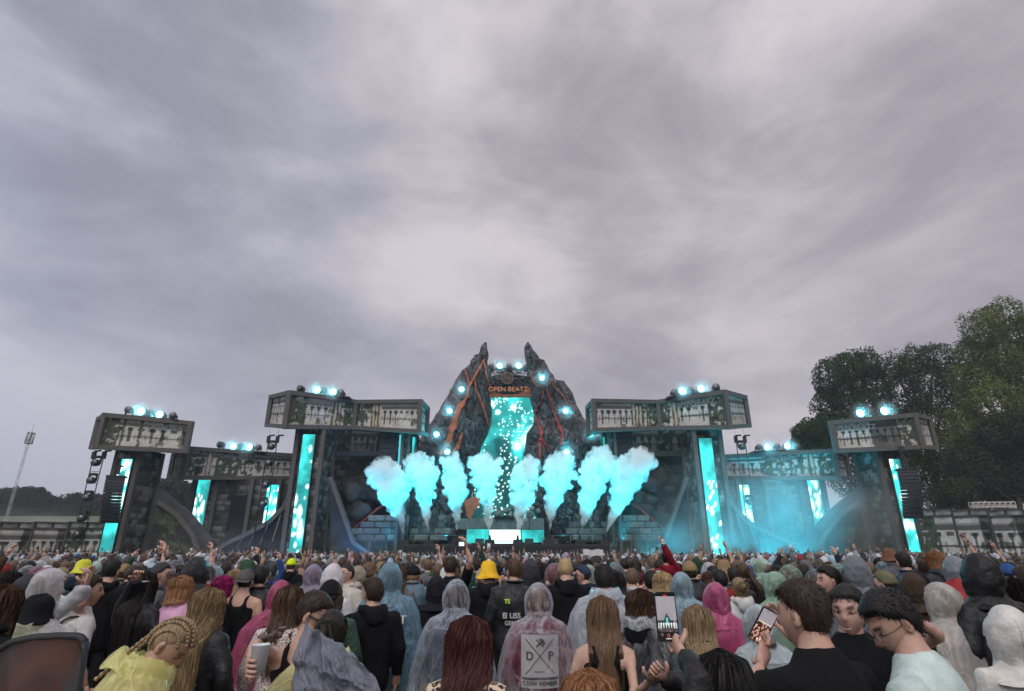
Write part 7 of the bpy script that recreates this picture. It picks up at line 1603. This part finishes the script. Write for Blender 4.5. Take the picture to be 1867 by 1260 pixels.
def cellkeys(): return None
cand = []
for _ in range(60000):
    if len(cand) >= 232: break
    d = math.sqrt(rr.uniform(3.6**2, 13.5**2)); px = rr.uniform(-70, 1940); 
    p = P(px, 1030, d); x = p.x
    if any((x-a)**2+(d-b)**2 < (.52 if b < 7 else .46)**2 for a, b in placed): continue
    zt = rr.gauss(1.76, .055); zt = min(max(zt, 1.60), 1.90)
    # pixel of the head top; keep clear of the named figures' heads and bodies in front of them
    def top_px(z):
        lo, hi = 950., 1250.
        for _k in range(30):
            m = (lo+hi)/2
            if P(px, m, d).z > z: lo = m
            else: hi = m
        return lo
    py = top_px(zt); bad = False
    for (hx, hy, hd) in hpx:
        w = 1096*.30/d
        if d < hd and abs(px-hx) < w*.75+10 and py < hy+35: bad = True; break
    if bad: continue
    if d < 5.5 and px > 60 and px < 1800: continue
    placed.append((x, d)); cand.append((d, px, py, x, zt))
cand.sort()
for (d, px, py, x, zt) in cand:
    for attempt in range(80):
        k = rr.choices(range(len(KINDS)), [14, 13, 9, 7, 6, 8, 6, 3, 5, 3, 7, 9, 5, 6, 5, 3, 1, 4, 3, 2, 4])[0]
        gc = rr.choice(GC); pc = rr.choice(PC); hc_ = rr.choice(HC); cc = rr.choice(CC); hr_, tp, ps, hd, pn, fm, lk = KINDS[k]
        gname = {'tee': 't-shirt', 'hoodie': 'hoodie', 'jacket': 'jacket', 'shirt': 'shirt'}[tp]
        if pn: look = '%s rain cape over %s %s, %s' % (pc[0], gc[0], gname, lk.replace('translucent hood', 'hooded').replace('clear wet hood', 'wet hood'))
        elif hd in ('cap', 'bucket', 'beanie'): look = '%s %s and %s %s' % (cc[0], lk, gc[0], gname)
        elif hd == 'hood': look = '%s %s, hood up' % (gc[0], gname)
        else: look = '%s %s, %s %s' % (gc[0], gname, hc_[0], lk.replace('shaved head', 'shaved head').replace('cropped sides', 'cropped hair').replace('one arm raised', 'hair, arm raised').replace('raised bare arm', 'hair, bare arm raised'))
        near = [h for h in HERO if h[3] and abs(h[0]-px) < 60 and h[2] < d+1.5]
        rel = None
        if near and attempt < 50:
            h = min(near, key=lambda q: abs(q[0]-px)+12*abs(q[2]-d)+attempt*rr.random()*4); gap = d-h[2]
            rel = ('behind ' if gap > .6 else 'beside ')+h[3]
        else:
            lm = min(LAND, key=lambda q: abs(q[0]-px)); rel = ('well ' if d < 9 and False else '')+'in line with '+lm[1]
        lab = look+', '+rel
        if lab in used_labels or len(lab.split()) > 16: continue
        used_labels.add(lab); break
    src, inf = TPL[k]
    if first[k]: o = src; first[k] = False
    else: o = copy_tree(src)
    s = zt/(1.72 if not fm else 1.63); o.scale = (s*rr.uniform(.95, 1.08),)*2+(s,)
    yaw = R(rr.gauss(0, 16) if rr.random() < .9 else rr.uniform(-140, 140)); o.rotation_euler = (0, 0, yaw)
    hv = Vector((inf['hc'][0]*s, inf['hc'][1]*s, 0)); hv.rotate(Matrix.Rotation(yaw, 3, 'Z')); o.location = (x-hv.x, d-hv.y, 0)
    o['label'] = lab; o['category'] = 'person'; o['group'] = 'people in the crowd'
    for c in o.children:
        n = c.name.split('.')[0]
        if n in ('hoodie', 'jacket', 't_shirt', 'shirt', 'tank_top', 'hood'): c.color = (*gc[1], 1)
        elif n in ('rain_cape', 'cape_hood', 'collar'): c.color = (*pc[1], 1)
        elif n == 'hair': c.color = (*hc_[1], 1)
        elif n in ('cap', 'bucket_hat', 'beanie'): c.color = (*cc[1], 1)
for i, (t, inf) in enumerate(TPL):
    if first[i]:
        for c in list(t.children): bpy.data.objects.remove(c)
        bpy.data.objects.remove(t)
for h in [o for o in COL.objects if o.name.startswith('person')]: h['category'] = 'person'
# ---- everyone farther off: one mass of heads, shoulders and raised hands up to the stage
def far_crowd():
    r = np.random.default_rng(5); g = MB(); n = 4200
    d = np.sqrt(r.uniform(13**2, 52.5**2, n)); x = (r.random(n)*2-1)*d*.96; ok = np.ones(n, bool)
    d = d[ok]; x = x[ok]; n = len(d); zt = np.clip(r.normal(1.70, .085, n), 1.50, 1.90)
    E = MB(); E.ell((0, 0, 0), (.085, .105, .125), 8, 6); ev = np.concatenate(E.v); ef = E.f
    gcs = np.array([c[1] for c in GC]+[(.014, .014, .017)]*6+[(.5, .5, .5), (.42, .45, .5), (.35, .38, .42)]); hcs = np.array([c[1] for c in HC])*.7; pcs = np.array([c[1] for c in PC])
    tv = np.array([(sx*w, y, z) for w, y0, z in ((.07, .06, -.20), (.13, .09, -.26), (.21, .11, -.33), (.24, .13, -.60), (.25, .14, -1.0)) for sx, y in ((-1, -y0), (1, -y0), (1, y0), (-1, y0))]); tf = [[i*4+k, i*4+(k+1) % 4, (i+1)*4+(k+1) % 4, (i+1)*4+k] for i in range(4) for k in range(4)]
    for i in range(n):
        c = np.array([x[i], d[i], zt[i]-.125]); gc = gcs[r.integers(len(gcs))]; hood = r.random() < .34; cape = hood and r.random() < .65
        hc_ = hcs[r.integers(len(hcs))]; 
        if cape: gc = pcs[r.integers(len(pcs))]*.8
        s = 1.22 if hood else 1.0; v = ev*s; yaw = r.normal(0, .5) if r.random() < .85 else r.uniform(-3, 3); cy_, sy = math.cos(yaw), math.sin(yaw)
        front = (v[:, 1] > .04) & (v[:, 2] < .05); low = v[:, 2] < -.06; col = np.tile(gc if hood else hc_, (len(v), 1)); sk = np.array((.42, .26, .19))*r.uniform(.5, .95)
        if not hood: col[low | front] = sk
        else: col[front] = sk
        if not hood and r.random() < .14: q = v[:, 2] > .02; col[q] = np.array(CC[r.integers(len(CC))][1]); 
        v = np.stack([v[:, 0]*cy_-v[:, 1]*sy, v[:, 0]*sy+v[:, 1]*cy_, v[:, 2]], 1); g.add(v+c, ef, col); g.add(tv*r.uniform(.9, 1.1)+c, tf, gc)
        u = r.random()
        if u < .075:
            for sd in ((-1, 1) if u < .015 else ((1,) if u < .05 else (-1,))):
                sh = c+[sd*.2, 0, -.30]; el = sh+[sd*.08, .05, .22+.1*r.random()]; hn = el+[r.uniform(-.15, .05)*sd, .03, .22+.1*r.random()]
                ac = gc if r.random() < .55 else sk; g.beam(sh, el, .09, col=ac); g.beam(el, hn, .065, col=ac if r.random() < .5 else sk); g.ell(hn+[0, 0, .07], (.04, .03, .08), 5, 4, col=sk)
                if r.random() < .25: g.box(hn+[0, 0, .15], (.08, .015, .15), col=(.02, .02, .02) if r.random() < .6 else (.6, .65, .7))
    o = link('crowd', g.mesh('crowd', True), mat=mat('crowd_cloth', attr=True, rough=.7, noise=.2, nscale=12)); tag(o, 'dense crowd of heads, hoods and raised hands filling the field up to the stage', kind='stuff')
far_crowd()
t = empty('banner', P(1081, 1008, 20), 0, 'small white cloth banner held up in the crowd before the seventh jet', 'banner')
a, b = P(1063, 1002, 20), P(1100, 1013, 20); g = MB(); n = 14; V = [(a.x+(b.x-a.x)*i/(n-1), 20+.03*math.sin(i*1.3), a.z+(b.z-a.z)*j/5+.02*math.sin(i*.8)) for i in range(n) for j in range(6)]; f = grid_faces(n, 6); g.add(V, f); g.add(np.array(V)+[0, .01, 0], f[:, ::-1]); link('cloth', g.mesh('cloth', True), t, mat('white_cloth', (.62, .6, .6), .8))
for s_ in (a, b): g = MB(); g.tube([(s_.x, 20.02, min(a.z, b.z)-.7), (s_.x, 20.02, max(a.z, b.z)+.02)], .015, 6); link('pole', g.mesh('pole', True), t, wood)
bpy.data.scenes.remove(TMP)
